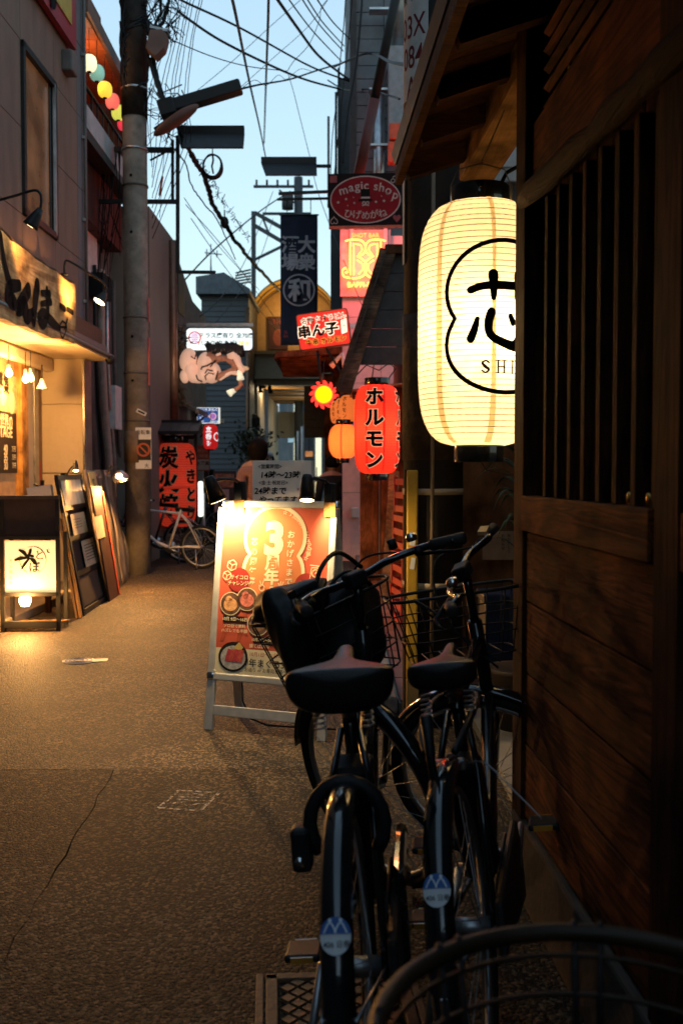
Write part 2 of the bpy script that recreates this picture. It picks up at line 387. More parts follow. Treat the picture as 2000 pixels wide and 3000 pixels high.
# ---------------------------------------------------------------- ground
def sheet(name, pts, z, m, th=.05):
    k = len(pts); V = [(x, y, z) for x, y in pts] + [(x, y, z - th) for x, y in pts]
    o = MB().add(V, [tuple(range(k)), tuple(range(2 * k - 1, k - 1, -1))] + [(i, i + k, (i + 1) % k + k, (i + 1) % k) for i in range(k)]).build(name, m)
    return struct(o)
sheet('ground', [(-150, -60), (150, -60), (150, 320), (-150, 320)], -.016, mat('bitumen', (.02, .018, .016), .8, bump=.3), .3)
j0 = gr(-60, 2262); j1 = gr(335, 2255); j2 = gr(1060, 2240); j3 = gr(110, 2640)
slope = (j3.x - j1.x) / (j3.y - j1.y); g = .006
xb = j1.x + slope * (1.0 - j1.y)
def ragged(a, b, n, am):
    return [(a[0] + (b[0] - a[0]) * i / n + (random.uniform(-am, am) if 0 < i < n else 0), a[1] + (b[1] - a[1]) * i / n + (random.uniform(-am, am) if 0 < i < n else 0)) for i in range(n + 1)]
JA = ragged((-4.2, j0.y), (j1.x, j1.y), 40, .006); JB = ragged((j1.x, j1.y), (.72, j2.y), 60, .022); JC = ragged((j1.x, j1.y), (xb + slope * -4, -3), 60, .008)
g = .0025; gg = lambda: g * random.uniform(.2, 1.5)
sheet('road', [(x, y + gg()) for x, y in JA[:-1]] + [(x, y + .0002) for x, y in JB] + [(.72, 5.35), (.30, 5.35), (.30, 60), (-4.2, 60)], 0, ASP1)
sheet('road', [(-4.2, -3)] + [(x - gg() * 1.0, y) for x, y in JC[:0:-1]] + [(j1.x - g, j1.y - g)] + [(x, y - gg()) for x, y in JA[-2::-1]], 0, ASP2)
sheet('road', [(xb + slope * -4 + g, -3), (1.3, -3), (.72, 1.0)] + [(x, y - .0002) for x, y in JB[::-1]] + [(x + gg() * 1.0, y) for x, y in JC[1:-1]], 0, ASP3)
# red-brown paving outside the shops on the right
pv = struct(box('pavement', (2.2, 11.5, .028), (3.78, 12.3, .056), mat('mortar', (.12, .10, .085), .9, bump=.3)))
TILE = [mat('paving_tile_%d' % i, c, .55, var=.3, scale=8, bump=.15, dirt=.5, dcol=(.06, .04, .03)) for i, c in enumerate([(.20, .075, .05), (.17, .065, .045), (.23, .09, .06)])]
tm = [MB().box((0, 0, 0), (.292, .292, .02)).build('tile_src', t) for t in TILE]
for o in tm:
    bpy.data.objects.remove(o)
tms = [m for m in bpy.data.meshes if m.name.startswith('tile_src')]
for i in range(7):
    for k in range(38):
        o = link('tile', random.choice(tms), pv); o.location = (.465 - 2.2 + 2.2 + i * .3, 5.52 + k * .3, .058 + random.uniform(-.001, .001))
        o.location.x = .465 + i * .3; 
kb = struct(box('kerb', (.255, 11.5, .045), (.1, 12.3, .09), CONC, bevel=.012))
# shop threshold strip on the left
struct(box('kerb', (-3.02, 8.6, .04), (.5, 5.4, .08), mat('entrance_slab', (.24, .19, .14), .7, bump=.2, dirt=.5), bevel=.01))

# ---------------------------------------------------------------- near right: timber house front with lattice
RW = R(92.48)
def rw(d, X, z=0):                       # metres along the wall, metres right of the eye line -> world
    c, s = math.cos(RW), math.sin(RW); return Vector((c * d + s * X, s * d - c * X, z))
hs = thing('timber_house', 'dark timber house front with barred window and log lintel at right edge', 'house', (0, 0, 0), RW)
X0 = .687
box('foundation', (1.35, -.95, .12), (3.5, .56, .24), mat('foundation_concrete', (.07, .056, .046), .9, var=.3, bump=.4, bscale=30, dirt=.6), hs, bevel=.01)
zs = [.25, .476, .692, .91, 1.121]
for i in range(4):
    for a, b in ((1.90, 3.0), (.2, 1.74)):
        box('plank', ((a + b) / 2, -X0 - .012 - random.uniform(0, .003), (zs[i] + zs[i + 1]) / 2), (b - a, .024, zs[i + 1] - zs[i] - .005), WDARK, hs, bevel=.003)
box('rail', (2.45, -X0 - .02, 1.176), (1.1, .07, .106), WDARK, hs, bevel=.004)
box('rail', (.97, -X0 - .02, 1.176), (1.54, .07, .106), WDARK, hs, bevel=.004)
box('post', (3.06, -.677 - .062, 1.6), (.13, .125, 3.0), WDARKZ, hs, bevel=.005)
box('post', (1.82, -.677 - .062, 1.6), (.13, .125, 3.0), WDARKZ, hs, bevel=.005)
box('backing_wall', (1.6, -.89, 1.75), (2.8, .03, 3.0), mat('lattice_backing', (.035, .02, .012), .7, bump=.2), hs)
for k in range(8):                       # upright bars of the window
    d = 2.80 - k * .125; zt = 2.08 - (3.0 - d) * .053
    box('lattice_bar', (d, -.712, (1.229 + zt) / 2), (.032, .04, zt - 1.229), WDARKZ, hs, bevel=.002)
for k in range(11):
    d = 1.66 - k * .125
    box('lattice_bar', (d, -.712, 1.62), (.032, .04, .79), WDARKZ, hs, bevel=.002)
for k in range(7):                       # boards seen behind the bars
    box('back_board', (2.9 - k * .17, -.748, 1.76), (.162, .02, 1.1), wood('back_board_wood', (.05, .018, .008), (.20, .07, .027), 2), hs, bevel=.003)
lg = [(3.0 - i * .15, -.665 + random.uniform(-.006, .006), 2.105 - i * .15 * .053 + random.uniform(-.005, .005)) for i in range(18)]
MB().tube(lg, [.026 + random.uniform(-.007, .007) for _ in lg], 12).build('log_lintel', wood('lintel_bark', (.006, .003, .002), (.045, .016, .007), 0, 14., .6, 24., .9), hs)
box('upper_board', (1.55, -.715, 2.225), (2.85, .04, .20), WDARK, hs)
for k in range(5): box('louvre_slat', (1.4, -.715, 2.345 + k * .052), (2.95, .022, .026), WDARK, hs, M=Matrix.Rotation(R(35), 3, 'X'))
box('upper_wall', (1.5, -.86, 2.9), (3.0, .04, .9), DARKB, hs)
for z, d in ((1.236, 2.09), (1.236, 1.97)):       # two small bottles on the sill catching light
    MB().lathe([(.007, 0), (.007, .022), (.004, .026)], 10, (d, -.70, z - .004)).build('sill_knob', mat('brass', (.7, .45, .12), .25, 1.), hs)
# eave: fascia, sheathing boards, rafters, purlin
def esl(X): return 2.545 + (X - .437) * .34
box('fascia', (2.1, -.43, 2.55), (4.4, .032, .062), WRAF, hs, bevel=.003)
for k in range(27):
    d = 4.24 - k * .16
    a = Vector((d, -.45, esl(.45) + .045)); b = Vector((d, -1.3, esl(1.3) + .045))
    MB().bar(a, b, .155, .016).build('sheathing_board', WRAF, hs)
for k in range(10):
    d = 4.2 - k * .43
    MB().bar((d, -.452, esl(.45)), (d, -1.25, esl(1.25)), .055, .07).build('rafter', WRAF, hs)
box('purlin', (3.735, -.77, 2.63), (1.23, .148, .15), WBEAM, hs, bevel=.004)
box('roof_tiles', (2.1, -.86, 2.78), (4.4, .96, .05), mat('roof_tile_dark', (.03, .03, .033), .4), hs, M=Matrix.Rotation(R(-18.8), 3, 'X'))
# entrance recess behind the house front
ew = thing('entrance_wall', 'brown plaster wall of the entrance recess behind the cream lantern', 'wall', (0, 5.95, 0))
box('wall', (1.6, .06, 2.2), (2.1, .12, 4.4), BEIGE, ew)
box('dado', (1.6, -.008, .85), (2.1, .016, 1.7), wood('plywood_dado', (.16, .075, .035), (.25, .125, .06), 2, 4, .6, 6), ew)
box('meter_box', (.93, -.06, 3.15), (.22, .1, .36), WHITE, ew, bevel=.01)
box('meter_lid', (.93, -.115, 3.15), (.15, .012, .2), WHITE, ew, bevel=.004)
MB().cyl((.86, -.09, 1.9), (.86, -.09, 2.96), .035, 14).build('steel_flue', STEEL, ew)
MB().cyl((1.02, -.05, 1.9), (1.02, -.05, 4.2), .02, 10).build('conduit', STEEL, ew)
side = thing('recess_side_wall', 'dark inner side wall of the entrance beyond the barred front', 'wall', (2.0, 4.6, 0))
box('wall', (0, 0, 1.6), (.1, 2.8, 3.2), DARKB, side)
struct(box('entrance_floor', (1.62, 4.2, .02), (1.9, 3.4, .05), mat('entrance_concrete', (.22, .2, .18), .85, bump=.3, dirt=.5)))

# ---------------------------------------------------------------- far right buildings
def building(name, label, loc, rz=0): return thing(name, label, 'building', loc, rz)
# shop with the red lantern: gable end board, canopy, plastered side
sh = building('lantern_shop', 'low dark shop with sloping canopy above the tall red lantern', (0, 10.6, 0))
GB = mat('gable_board', (.045, .040, .038), .7, dirt=.4, dcol=(.08, .07, .06))
zt, zb = at(1150, 745, 10.6).z, at(1010, 1150, 10.6).z
xr, xm, xl = 1.6, at(1135, 745, 10.6).x, at(1010, 1150, 10.6).x
ze = at(1180, 1068, 10.6).z
nrow = 6
for i in range(nrow):                    # horizontal boards of the gable end, each cut to the slope
    a = ze + (zt - ze) * i / nrow; b = ze + (zt - ze) * (i + 1) / nrow - .008
    f = lambda z: xl + (xm - xl) * (z - zb) / (zt - zb) + .03
    MB().prism([(f(a), a), (xr, a), (xr, b), (f(b), b)], 0 + .004 * (i % 2), .05).build('gable_plank', GB, sh)
MB().bar((xl - .02, -.03, zb), (xm, -.03, zt + .03), .10, .17).build('barge_board', wood('barge_timber', (.03, .02, .014), (.11, .07, .045), 0), sh)
MB().bar((xm - .03, -.03, zt + .04), (xr, -.03, zt + .04), .12, .09).build('ridge_cap', WRAF, sh)
roofM = MB(); roofM.add([(xl - .05, -.1, zb + .07), (xm, -.1, zt + .1), (xm, 3.2, zt + .1), (xl - .05, 3.2, zb + .07), (xl - .05, -.1, zb + .03), (xm, -.1, zt + .06), (xm, 3.2, zt + .06), (xl - .05, 3.2, zb + .03)],
    [(0, 1, 2, 3), (7, 6, 5, 4), (0, 3, 7, 4), (1, 5, 6, 2), (0, 4, 5, 1), (3, 2, 6, 7)])
roofM.build('lean_to_roof', DARKB, sh)
CORR = mat('canopy_underside', (.34, .12, .05), .45, bump=.2, bscale=12)
for k in range(9):
    MB().bar((xl + .06, .15 + k * .34, zb + .02), (xr, .15 + k * .34, zb + .22), .33, .02).build('canopy_board', CORR, sh)
for k in range(4): MB().bar((xl + .08, .3 + k * .8, zb - .02), (xr, .3 + k * .8, zb + .17), .05, .06).build('canopy_joist', WRED, sh)
REDW = mat('red_plaster', (.28, .035, .022), .6, bump=.4, bscale=50)
box('side_wall', (.95, 1.5, 1.45), (.5, 3.0, 2.9), REDW, sh)
for px_, w_, m_ in ((1080, .20, WRED), (1128, .10, WRED), (1172, .14, WRED)):
    p = at(px_, 1500, 11.4); box('door_post', (p.x, .8, 1.1), (w_, .12, 2.2), m_, sh, bevel=.004)
box('sliding_door', (.62, 1.0, 1.05), (.7, .05, 2.1), wood('door_dark', (.05, .022, .012), (.12, .05, .025), 2), sh)
p = at(1105, 1500, 11.3); box('door_pull_strip', (p.x + .02, .66, 1.0), (.012, .02, 1.5), STEEL, sh)

# bar building with the pink neon wall
bb = building('neon_bar_building', 'narrow building whose pale end wall glows pink from a neon sign', (0, 14.6, 0))
PINK = mat('pale_render', (.78, .50, .48), .55, var=.08, bump=.1)
x0, x1 = at(1002, 900, 14.6).x, at(1230, 900, 14.6).x
z0 = at(1000, 1395, 14.6).z; z1 = at(1000, 690, 14.6).z
rows = [0, 1.0, 2.0, z0 + 1.35, z0 + 2.3, z1]
for i in range(5):
    for j in range(2):
        xa = x0 + (x1 - x0) * j / 2
        box('wall_panel', (xa + (x1 - x0) / 4, .03 + .002 * ((i + j) % 2), (rows[i] + rows[i + 1]) / 2), ((x1 - x0) / 2 - .006, .05, rows[i + 1] - rows[i] - .006), PINK, bb)
box('wall', ((x0 + x1) / 2, .5, z1 / 2), (x1 - x0 - .02, .86, z1 - .02), DARKB, bb)
for px_ in (1030, 1128):
    p = at(px_, 705, 14.55); box('sign_bracket', (p.x, -.06, p.z + .03), (.05, .12, .26), PINK, bb)
MB().tube([(x0 + .05, -.06, 2.25), (x0 + .05, -.06, 2.75), (x0 + .0, -.06, 3.0), (x0 - .16, -.06, 2.82)], .045, 10).build('vent_pipe', WHITE, bb)
box('socket_box', (at(1040, 1502, 14.6).x, -.03, at(1040, 1502, 14.6).z), (.11, .06, .15), WHITE, bb, bevel=.01)
# tall grey block building behind
tb = building('tall_block_building', 'tall grey block-clad building with silver ducts above the round shop sign', (0, 15.6, 0))
BLKC = [mat('block_grey_%d' % i, c, .7, var=.15, bump=.2, dirt=.4, dcol=(.06, .065, .07)) for i, c in enumerate([(.15, .165, .175), (.12, .135, .145), (.18, .19, .2)])]
xa = at(1030, 200, 15.6).x
for i in range(26):
    for j in range(5):
        wd = .44; box('block', (xa + .05 + j * wd + wd / 2, -.02 + random.uniform(-.004, .004), 4.2 + i * .2), (wd - .012, .04, .188), BLKC[(i * 3 + j * 5) % 3], tb)
box('wall', (xa + 1.25, 2.0, 4.8), (2.4, 3.98, 9.6), DARKB, tb)
MB().cyl((at(1110, 300, 15.3).x, -.3, 4.9), (at(1110, 300, 15.3).x, -.3, 7.1), .085, 16).build('duct', STEEL, tb)
MB().tube([(at(1110, 300, 15.3).x, -.3, 7.05), (at(1120, 300, 15.3).x, -.3, 7.3), (at(1145, 300, 15.3).x, -.3, 7.5)], [.085, .1, .1], 16).build('duct_elbow', STEEL, tb)
MB().cyl((at(1168, 100, 15.2).x, -.4, 7.6), (at(1168, 100, 15.2).x, -.4, 9.6), .1, 16).build('duct', STEEL, tb)
for z in (5.2, 6.2, 7.02, 8.2): box('duct_strap', (at(1110, 300, 15.3).x + .1, -.3, z), (.5, .2, .03), STEEL, tb)
box('equipment_box', (at(1172, 300, 15.1).x, -.5, 6.75), (.36, .3, 1.6), mat('equipment_grey', (.25, .25, .25), .5), tb, bevel=.01)
ORG = mat('orange_plastic', (.62, .10, .04), .5)
for z, w_ in ((6.28, .3), (5.98, .34)): box('orange_housing', (at(1172, 300, 15.1).x - .02, -.66, z), (w_, .2, .24 if z > 6 else .3), ORG, tb, bevel=.02)
box('downpipe_shaft', (xa + .02, -.1, 6.0), (.1, .12, 7), DARKB, tb)
# darker building beyond, stepping into the sky
db = building('dark_narrow_building', 'black narrow building with frames beside the sky on the right', (0, 21.5, 0))
DKM = mat('dark_cladding', (.022, .024, .028), .5, dirt=.4, dcol=(.05, .05, .055))
xa = at(968, 500, 21.5).x
box('wall', (xa + 1.3, 3.0, 3.6), (2.6, 6.0, 7.2), DKM, db)
box('upper_storey', (at(990, 400, 21.5).x + 1.2, 3.0, at(990, 225, 21.5).z / 2 + 2.2), (2.4, 5.9, at(990, 225, 21.5).z - 4.4), DKM, db)
box('roof_tower', (at(1012, 100, 21.5).x + 1.0, 3.0, 8.0), (2.0, 5.5, 8.0), mat('tower_grey', (.16, .18, .2), .6), db)
for k, px_ in enumerate((962, 984, 992)):
    p = at(px_, 440, 21.4); MB().cyl((p.x, -.1, p.z - 1.2), (p.x, -.1, p.z + .7 + .5 * k), .025, 8).build('roof_post', BLK, db)
for z in (5.5, 6.4, 7.2): box('window', (xa + .4, -.02, z), (.3, .03, .5), mat('dusk_glass', (.10, .13, .16), .12, spec=.8), db)
fl = thing('leaning_prop_pole', 'dark red steel prop pole leaning in front of the block building', 'pole', (0, 0, 0))
a = at(1040, 560, 13.6); b = at(1170, -60, 13.0)
c = a + (b - a) * .45
MB().cyl(a, c, .075, 14).build('red_sleeve', mat('oxide_red', (.13, .03, .025), .5, dirt=.5), fl)
MB().cyl(c, b + (b - a) * .15, .062, 14).build('pole', mat('pole_tar', (.02, .02, .02), .6), fl)
MB().bar(a, (a.x, 15.55, a.z), .06, .06).build('wall_bracket', DKM, fl)
# red canopy further down
rc = thing('red_canopy', 'small shop canopy with red lit underside below the tilted red sign', 'canopy', (0, 0, 0))
for k in range(7):
    y = 15.2 + k * .36
    a = at(836, 1086, 17.4); b = at(1012, 1052, 15.4)
    MB().bar((a.x - .0, y, 3.03), (.55, y, 3.12), .35, .03).build('roof_board', WRED, rc)
for k in range(4): MB().bar((-.9, 15.3 + k * .6, 2.98), (.5, 15.3 + k * .6, 3.06), .05, .06).build('joist', WRED, rc)
MB().bar((-.98, 15.02, 3.05), (.55, 15.02, 3.14), .05, .09).build('fascia', WRED, rc)
MB().bar((-.98, 15.05, 3.03), (-.98, 17.6, 3.03), .05, .08).build('fascia', WRED, rc)
MB().bar((-.25, 15.3, 3.02), (.12, 15.3, 2.55), .04, .05).build('brace', WDARK, rc)
box('sign_plank', (-.62, 15.6, 2.93), (.62, .9, .02), wood('canopy_plank', (.25, .09, .04), (.42, .16, .07), 0), rc, M=Matrix.Rotation(R(-14), 3, 'X'))
box('dark_shutter', (-.15, 17.6, 2.35), (1.0, .1, .9), DKM, rc)
for k in range(6): box('shutter_slat', (-.15, 17.53, 2.0 + k * .14), (1.0, .03, .12), DKM, rc)
box('shop_post', (at(962, 1400, 17.5).x, 17.5, 1.5), (.14, .14, 3.0), WRED, rc)
box('shop_post', (at(986, 1400, 16.5).x, 16.5, 1.5), (.12, .12, 3.0), WRED, rc)
p = at(945, 1190, 17.3); MB().lathe([(.0, .0), (.03, 0), (.07, -.07), (.075, -.09)], 14, (p.x - .1, 17.0, 2.6)).build('lamp_shade', WHITE, rc)

# ---------------------------------------------------------------- left: grey restaurant building
LW = R(90 - .66); aL = 3.0
corner = Vector((-aL + .0116 * 11.46, 11.46, 0))
rb = thing('restaurant_building', 'grey panelled restaurant building with tall window at the left edge', 'building', corner, LW)
LM = Matrix.Translation(corner) @ Matrix.Rotation(LW, 4, 'Z'); LMI = LM.inverted()
def onL(px, py, off=0.):                 # point of the left facade (local s, y, z), off metres out into the alley
    o = LMI @ Vector((0, 0, H)); d = LMI.to_3x3() @ ray(px, py); t = (-off - o.y) / d.y; return o + d * t
cols = [0, -.40, -1.24, -2.26, -3.3, -4.35, -5.4]; rz_ = [2.86, 3.64, 4.42, 5.2, 5.98, 6.76, 7.54, 8.3, 9.1]
GREYC = mat('siding_corner_grey', (.12, .125, .13), .6, var=.1, scale=2.5, bump=.1, bscale=150, dirt=.2)
for i in range(6):
    for j in range(8):
        if i == 2 and j in (1, 2): continue
        box('panel', ((cols[i] + cols[i + 1]) / 2, .02 + random.uniform(-.001, .001), (rz_[j] + rz_[j + 1]) / 2), (cols[i] - cols[i + 1] - .008, .04, rz_[j + 1] - rz_[j] - .008), GREYC if i == 0 else GREYP, rb)
box('core_wall', (-2.7, 2.04, 6.1), (5.38, 4.0, 6.5), DARKB, rb)
box('core_wall', (-2.7, 2.3, 1.42), (5.38, 3.4, 2.8), DARKB, rb)
# tall window with frame
FRM = mat('dark_window_frame', (.03, .028, .027), .4, .4)
wn = box('window', (-1.75, .028, 4.42), (.98, .02, 1.5), mat('amber_glass', (.20, .085, .035), .2, spec=.5, var=.6, scale=2.0, emit=.22), rb)
for c, d in (((-1.75, .01, 5.17), (1.02, .08, .06)), ((-1.75, .01, 3.67), (1.02, .08, .06)), ((-2.23, .01, 4.42), (.06, .08, 1.56)), ((-1.27, .01, 4.42), (.07, .08, 1.56)), ((-1.36, .03, 4.42), (.03, .05, 1.44))):
    box('frame', c, d, FRM, wn)
box('window_reveal_strip', (-1.30, -.02, 4.42), (.02, .03, 1.5), STEEL, wn)
# pillar and reveal round the shop opening
PILL = mat('pillar_cream', (.52, .43, .30), .6, var=.1, scale=3, bump=.1, dirt=.35, dcol=(.28, .2, .12))
for z0, z1 in ((0.0, 1.285), (1.291, 2.05), (2.056, 2.56)):
    box('pillar_panel', (-.245, .235, (z0 + z1) / 2), (.03, .46, z1 - z0 - .006), PILL, rb)
box('pillar_core', (-.12, .25, 1.28), (.20, .45, 2.56), PILL, rb)
box('corner_trim', (-.13, -.01, 1.28), (.26, .03, 2.56), STEEL, rb, bevel=.006)
box('corner_bead', (-.27, -.008, 1.28), (.03, .03, 2.56), CHROME, rb, bevel=.006)
box('recess_wall', (-2.9, .52, 1.28), (5.2, .06, 2.56), mat('recess_tan', (.40, .27, .15), .6, var=.15), rb)
box('jamb_strip', (-.36, .475, 1.28), (.16, .03, 2.56), mat('jamb_brown', (.22, .12, .06), .5), rb)
box('jamb_strip', (-.52, .465, 1.28), (.14, .05, 2.56), STEEL, rb, bevel=.004)
box('jamb_strip', (-.72, .47, 1.28), (.20, .04, 2.56), PILL, rb)
box('jamb_red_tag', (-.40, .455, 1.15), (.07, .012, .55), mat('tag_red', (.42, .05, .03), .5), rb)
box('door_jamb', (-1.06, .44, 1.28), (.20, .10, 2.56), WORG, rb, bevel=.005)
box('door_jamb', (-.88, .46, 1.28), (.08, .06, 2.56), WDARKZ, rb)
box('door_lower_panel', (-1.9, .45, .5), (1.44, .05, 1.0), WORG, rb)
box('door_glass', (-2.2, .46, 1.75), (2.0, .02, 1.5), mat('shop_glass', (.35, .2, .09), .2, emit=.25), rb)
box('threshold_rail', (-1.9, .43, 1.02), (1.44, .06, .06), WORG, rb)
SOFF = mat('soffit_cream', (.70, .58, .40), .6, var=.08)
box('soffit', (-2.62, .11, 2.58), (5.2, .76, .04), SOFF, rb)
box('soffit_beam', (-2.6, .36, 2.48), (4.6, .10, .15), SOFF, rb, bevel=.03)
GUT = mat('gutter_steel', (.20, .19, .18), .45, .5)
a = onL(0, 962, .30); b = onL(262, 1066, .30)
MB().tube([(-4.2, -.28, 2.60), (-.06, -.28, 2.60)], .026, 10).build('rail_pipe', GUT, rb)
MB().ball((-.16, -.28, 2.56), .055).build('pipe_end', BLK, rb)
box('canopy_lip', (-2.4, -.24, 2.645), (4.0, .12, .05), GUT, rb)
box('canopy_front', (-2.62, -.19, 2.77), (4.6, .08, .20), mat('canopy_brown', (.09, .045, .025), .5), rb)
MB().tube([(-.2, -.03, 2.9), (-.2, -.03, 5.4), (-.2, -.03, 9.0)], .016, 8).build('conduit', mat('conduit_grey', (.12, .11, .10), .6), rb)
for z in (3.2, 4.1, 5.0, 5.9): box('conduit_clip', (-.2, -.02, z), (.07, .03, .03), STEEL, rb)
box('vent_hood', (-.85, -.05, 5.55), (.22, .12, .22), mat('vent_grey', (.14, .12, .11), .6), rb, bevel=.02)
# big timber name board
sb = thing('name_board', 'rough plank name board lettered in black brush script above the shop canopy', 'sign', corner, LW)
c0, c1 = onL(-120, 590, .28), onL(216, 838, .28); c2, c3 = onL(206, 1006, .28), onL(-120, 895, .28)
sl, sr = c0.x, c1.x
top = [(sl + (sr - sl) * i / 14, 3.93 + random.uniform(-.02, .02)) for i in range(15)]
zt1, zb1 = c1.z, c2.z
top = [(x, zt1 + (c0.z - zt1) * (sr - x) / (sr - sl) + random.uniform(-.02, .02)) for x, _ in top]
bot = [(sr - .06 - (sr - sl) * i / 12, zb1 + (c3.z - zb1) * i / 12 + random.uniform(-.018, .018)) for i in range(13)]
SGNW = wood('name_board_wood', (.22, .085, .03), (.72, .46, .20), 0, 5, .5, 6, .6)
MB().prism(bot[::-1] + [(sr + .02, (zt1 + zb1) / 2)] + top[::-1], -.30, -.22).build('board', SGNW, sb, bevel=.008)
BARK = wood('bark_edge', (.03, .016, .008), (.10, .05, .022), 0)
MB().tube([(x, -.26, z) for x, z in top], [.035 + random.uniform(-.01, .01) for _ in top], 8).build('bark_edge', BARK, sb)
def nb(px, py, wd): q = onL(px, py, .305); return (q.x, q.z, wd)
S = [[nb(2, 690, 0.0405), nb(14, 770, 0.0405), nb(32, 835, 0.0473)],
     [nb(58, 836, 0.0473), nb(30, 842, 0.0607), nb(26, 870, 0.0675), nb(42, 886, 0.0675)],
     [nb(84, 850, 0.0675), nb(66, 880, 0.0675), nb(52, 905, 0.0607), nb(72, 896, 0.0810), nb(80, 928, 0.0675), nb(96, 915, 0.0405)],
     [nb(110, 836, 0.0675), nb(104, 880, 0.0675), nb(100, 945, 0.0405)],
     [nb(122, 858, 0.0270), nb(146, 862, 0.0405)], [nb(122, 890, 0.0270), nb(150, 885, 0.0338)],
     [nb(138, 850, 0.0405), nb(140, 915, 0.0473), nb(128, 950, 0.0473), nb(114, 930, 0.0405), nb(128, 915, 0.0405), nb(150, 940, 0.0540), nb(176, 962, 0.0270)],
     [nb(178, 895, 0.0270), nb(190, 905, 0.0338)], [nb(198, 905, 0.0270), nb(214, 916, 0.0270)],
     [nb(183, 940, 0.0096), nb(175, 960, 0.0096), nb(184, 990, 0.0096), nb(196, 955, 0.0096), nb(183, 940, 0.0096)], [nb(176, 958, 0.0096), nb(196, 958, 0.0096)], [nb(198, 935, 0.0128), nb(190, 962, 0.0128)]]
pr('brush_lettering', join(*[stroke(s) for s in S]), INK, sb, -.307)
# red and yellow sign high on the wall
ys = thing('high_wall_sign', 'yellow sign with red border high on the grey wall', 'sign', corner, LW)
box('board', (-1.55, -.05, 6.55), (1.72, .06, 1.6), mat('sign_red', (.30, .03, .04), .5), ys)
box('yellow_field', (-1.58, -.088, 6.62), (1.36, .012, 1.4), mat('sign_yellow', (.45, .32, .05), .5), ys)
pr('lettering', text('JF', 1.15, -1.35, 6.50, bold=.03, sx=.62), INK, ys, -.098)
# recruiting poster on the glass door
po = thing('recruiting_poster', 'black poster with pale prices on the left shop glass door', 'poster', corner, LW)
pL = onL(-60, 1240, -.42); pR = onL(50, 1240, -.42); pw = pR.x - pL.x
pz0, pz1 = onL(50, 1386, -.42).z, onL(50, 1105, -.42).z
def pp(u, v): return (pL.x + pw * u, pz0 + (pz1 - pz0) * v)
box('sheet', ((pL.x + pR.x) / 2, .425, (pz0 + pz1) / 2), (pw, .006, pz1 - pz0), mat('poster_black', (.02, .016, .014), .5), po)
pr('picture_field', rect(*pp(0, .62), *pp(1, 1.0)), mat('poster_sepia', (.45, .30, .17), .6, var=.5, scale=16), po, .419)
for u, v, r in ((.35, .74, .09), (.62, .80, .10), (.85, .72, .09)):
    x, z = pp(u, v); pr('face_shape', disc(x, z, r * pw, r * pw * 1.2), mat('poster_skin', (.65, .45, .3), .6), po, .416)
x, z = pp(.62, .9); pr('brush_title', text('募集', .22, x, z, .03, sx=.7), INK, po, .414)
x, z = pp(.70, .52); pr('headline', text('世界の', .15, x, z, .02, sx=.8), CREAM, po, .418)
x, z = pp(.66, .42); pr('headline', text('STAGE', .15, x, z, .02, sx=.95), CREAM, po, .418)
for k, (a_, n_) in enumerate((('店長', '40'), ('主任', '35'), ('調理員', '30'))):
    v = .25 - k * .085
    x, z = pp(.40, v); pr('job_lettering', text(a_, .055, x, z, .015), CREAM, po, .418); pr('price_numeral', text(n_, .11, x + pw * .27, z, .03), CREAM, po, .418); pr('unit_lettering', text('万円', .06, x + pw * .50, z, .015), CREAM, po, .418)

# ---------------------------------------------------------------- left buildings further on
lb = building('balcony_building', 'dark building with lantern-hung balcony behind the concrete pole', (0, 0, 0))
W2 = mat('dim_wall', (.12, .105, .095), .8, var=.2, scale=4, bump=.2, dirt=.5)
box('wall', (-4.3, 13.7, 2.6), (2.0, 4.4, 5.2), W2, lb)
box('upper_wall', (-4.6, 13.4, 6.6), (2.0, 3.8, 3.0), mat('balcony_back', (.16, .045, .025), .7, var=.5, scale=4), lb)
MB().bar((-2.93, 11.6, 5.36), (-2.93, 14.4, 5.33), .06, .26).build('balcony_fascia', mat('fascia_grey', (.42, .42, .43), .5, dirt=.4), lb)
box('balcony_floor', (-3.5, 13.0, 5.16), (1.2, 2.8, .1), DARKB, lb)
box('balcony_underside', (-3.35, 13.0, 4.75), (.5, 2.6, .7), mat('red_brown_board', (.10, .022, .015), .6), lb)
MB().bar((-2.90, 11.55, 6.58), (-2.90, 14.4, 6.50), .08, .16).build('roof_edge', mat('roof_edge_brown', (.22, .12, .09), .5), lb)
for k in range(9): box('ceiling_board', (-3.4, 11.75 + k * .3, 6.48), (1.0, .29, .02), mat('ceiling_red', (.5, .13, .04), .5), lb)
box('end_wall', (-3.45, 14.5, 5.9), (1.1, .08, 1.4), mat('balcony_back'), lb)
box('balcony_rail', (-2.95, 13.0, 5.75), (.03, 2.7, .03), BLK, lb)
for k in range(10): box('baluster', (-2.95, 11.75 + k * .28, 5.6), (.02, .02, .34), BLK, lb)
WB3 = mat('brown_panel', (.16, .12, .10), .7)
box('wall_panel', (-3.28, 13.0, 4.3), (.05, 1.0, .9), WHITE, lb)
for px_, r, m_ in ((300, .06, mat('lagged_pipe', (.38, .30, .24), .8)), (318, .03, STEEL), (338, .03, W2), (284, .025, BLK)):
    p = at(px_, 900, 14.0); x = -3.22
    y = x * F / (px_ - 1000)
    MB().tube([(x, y, 4.0), (x, y, 3.0), (x + .02, y + .05, 2.2), (x + .03, y + .25, 1.5), (x + .03, y + .28, .3)], r, 10).build('wall_pipe', m_, lb)
box('meter_cabinet', (-3.2, 13.4, 3.75), (.2, .5, .3), BLK, lb)
box('meter_cabinet', (-3.2, 14.1, 2.2), (.16, .4, .6), WHITE, lb)
box('lit_doorway', (-3.26, 15.0, 1.3), (.04, .9, 2.0), mat('doorway_warm', (.5, .32, .15), .6, emit=.35), lb)
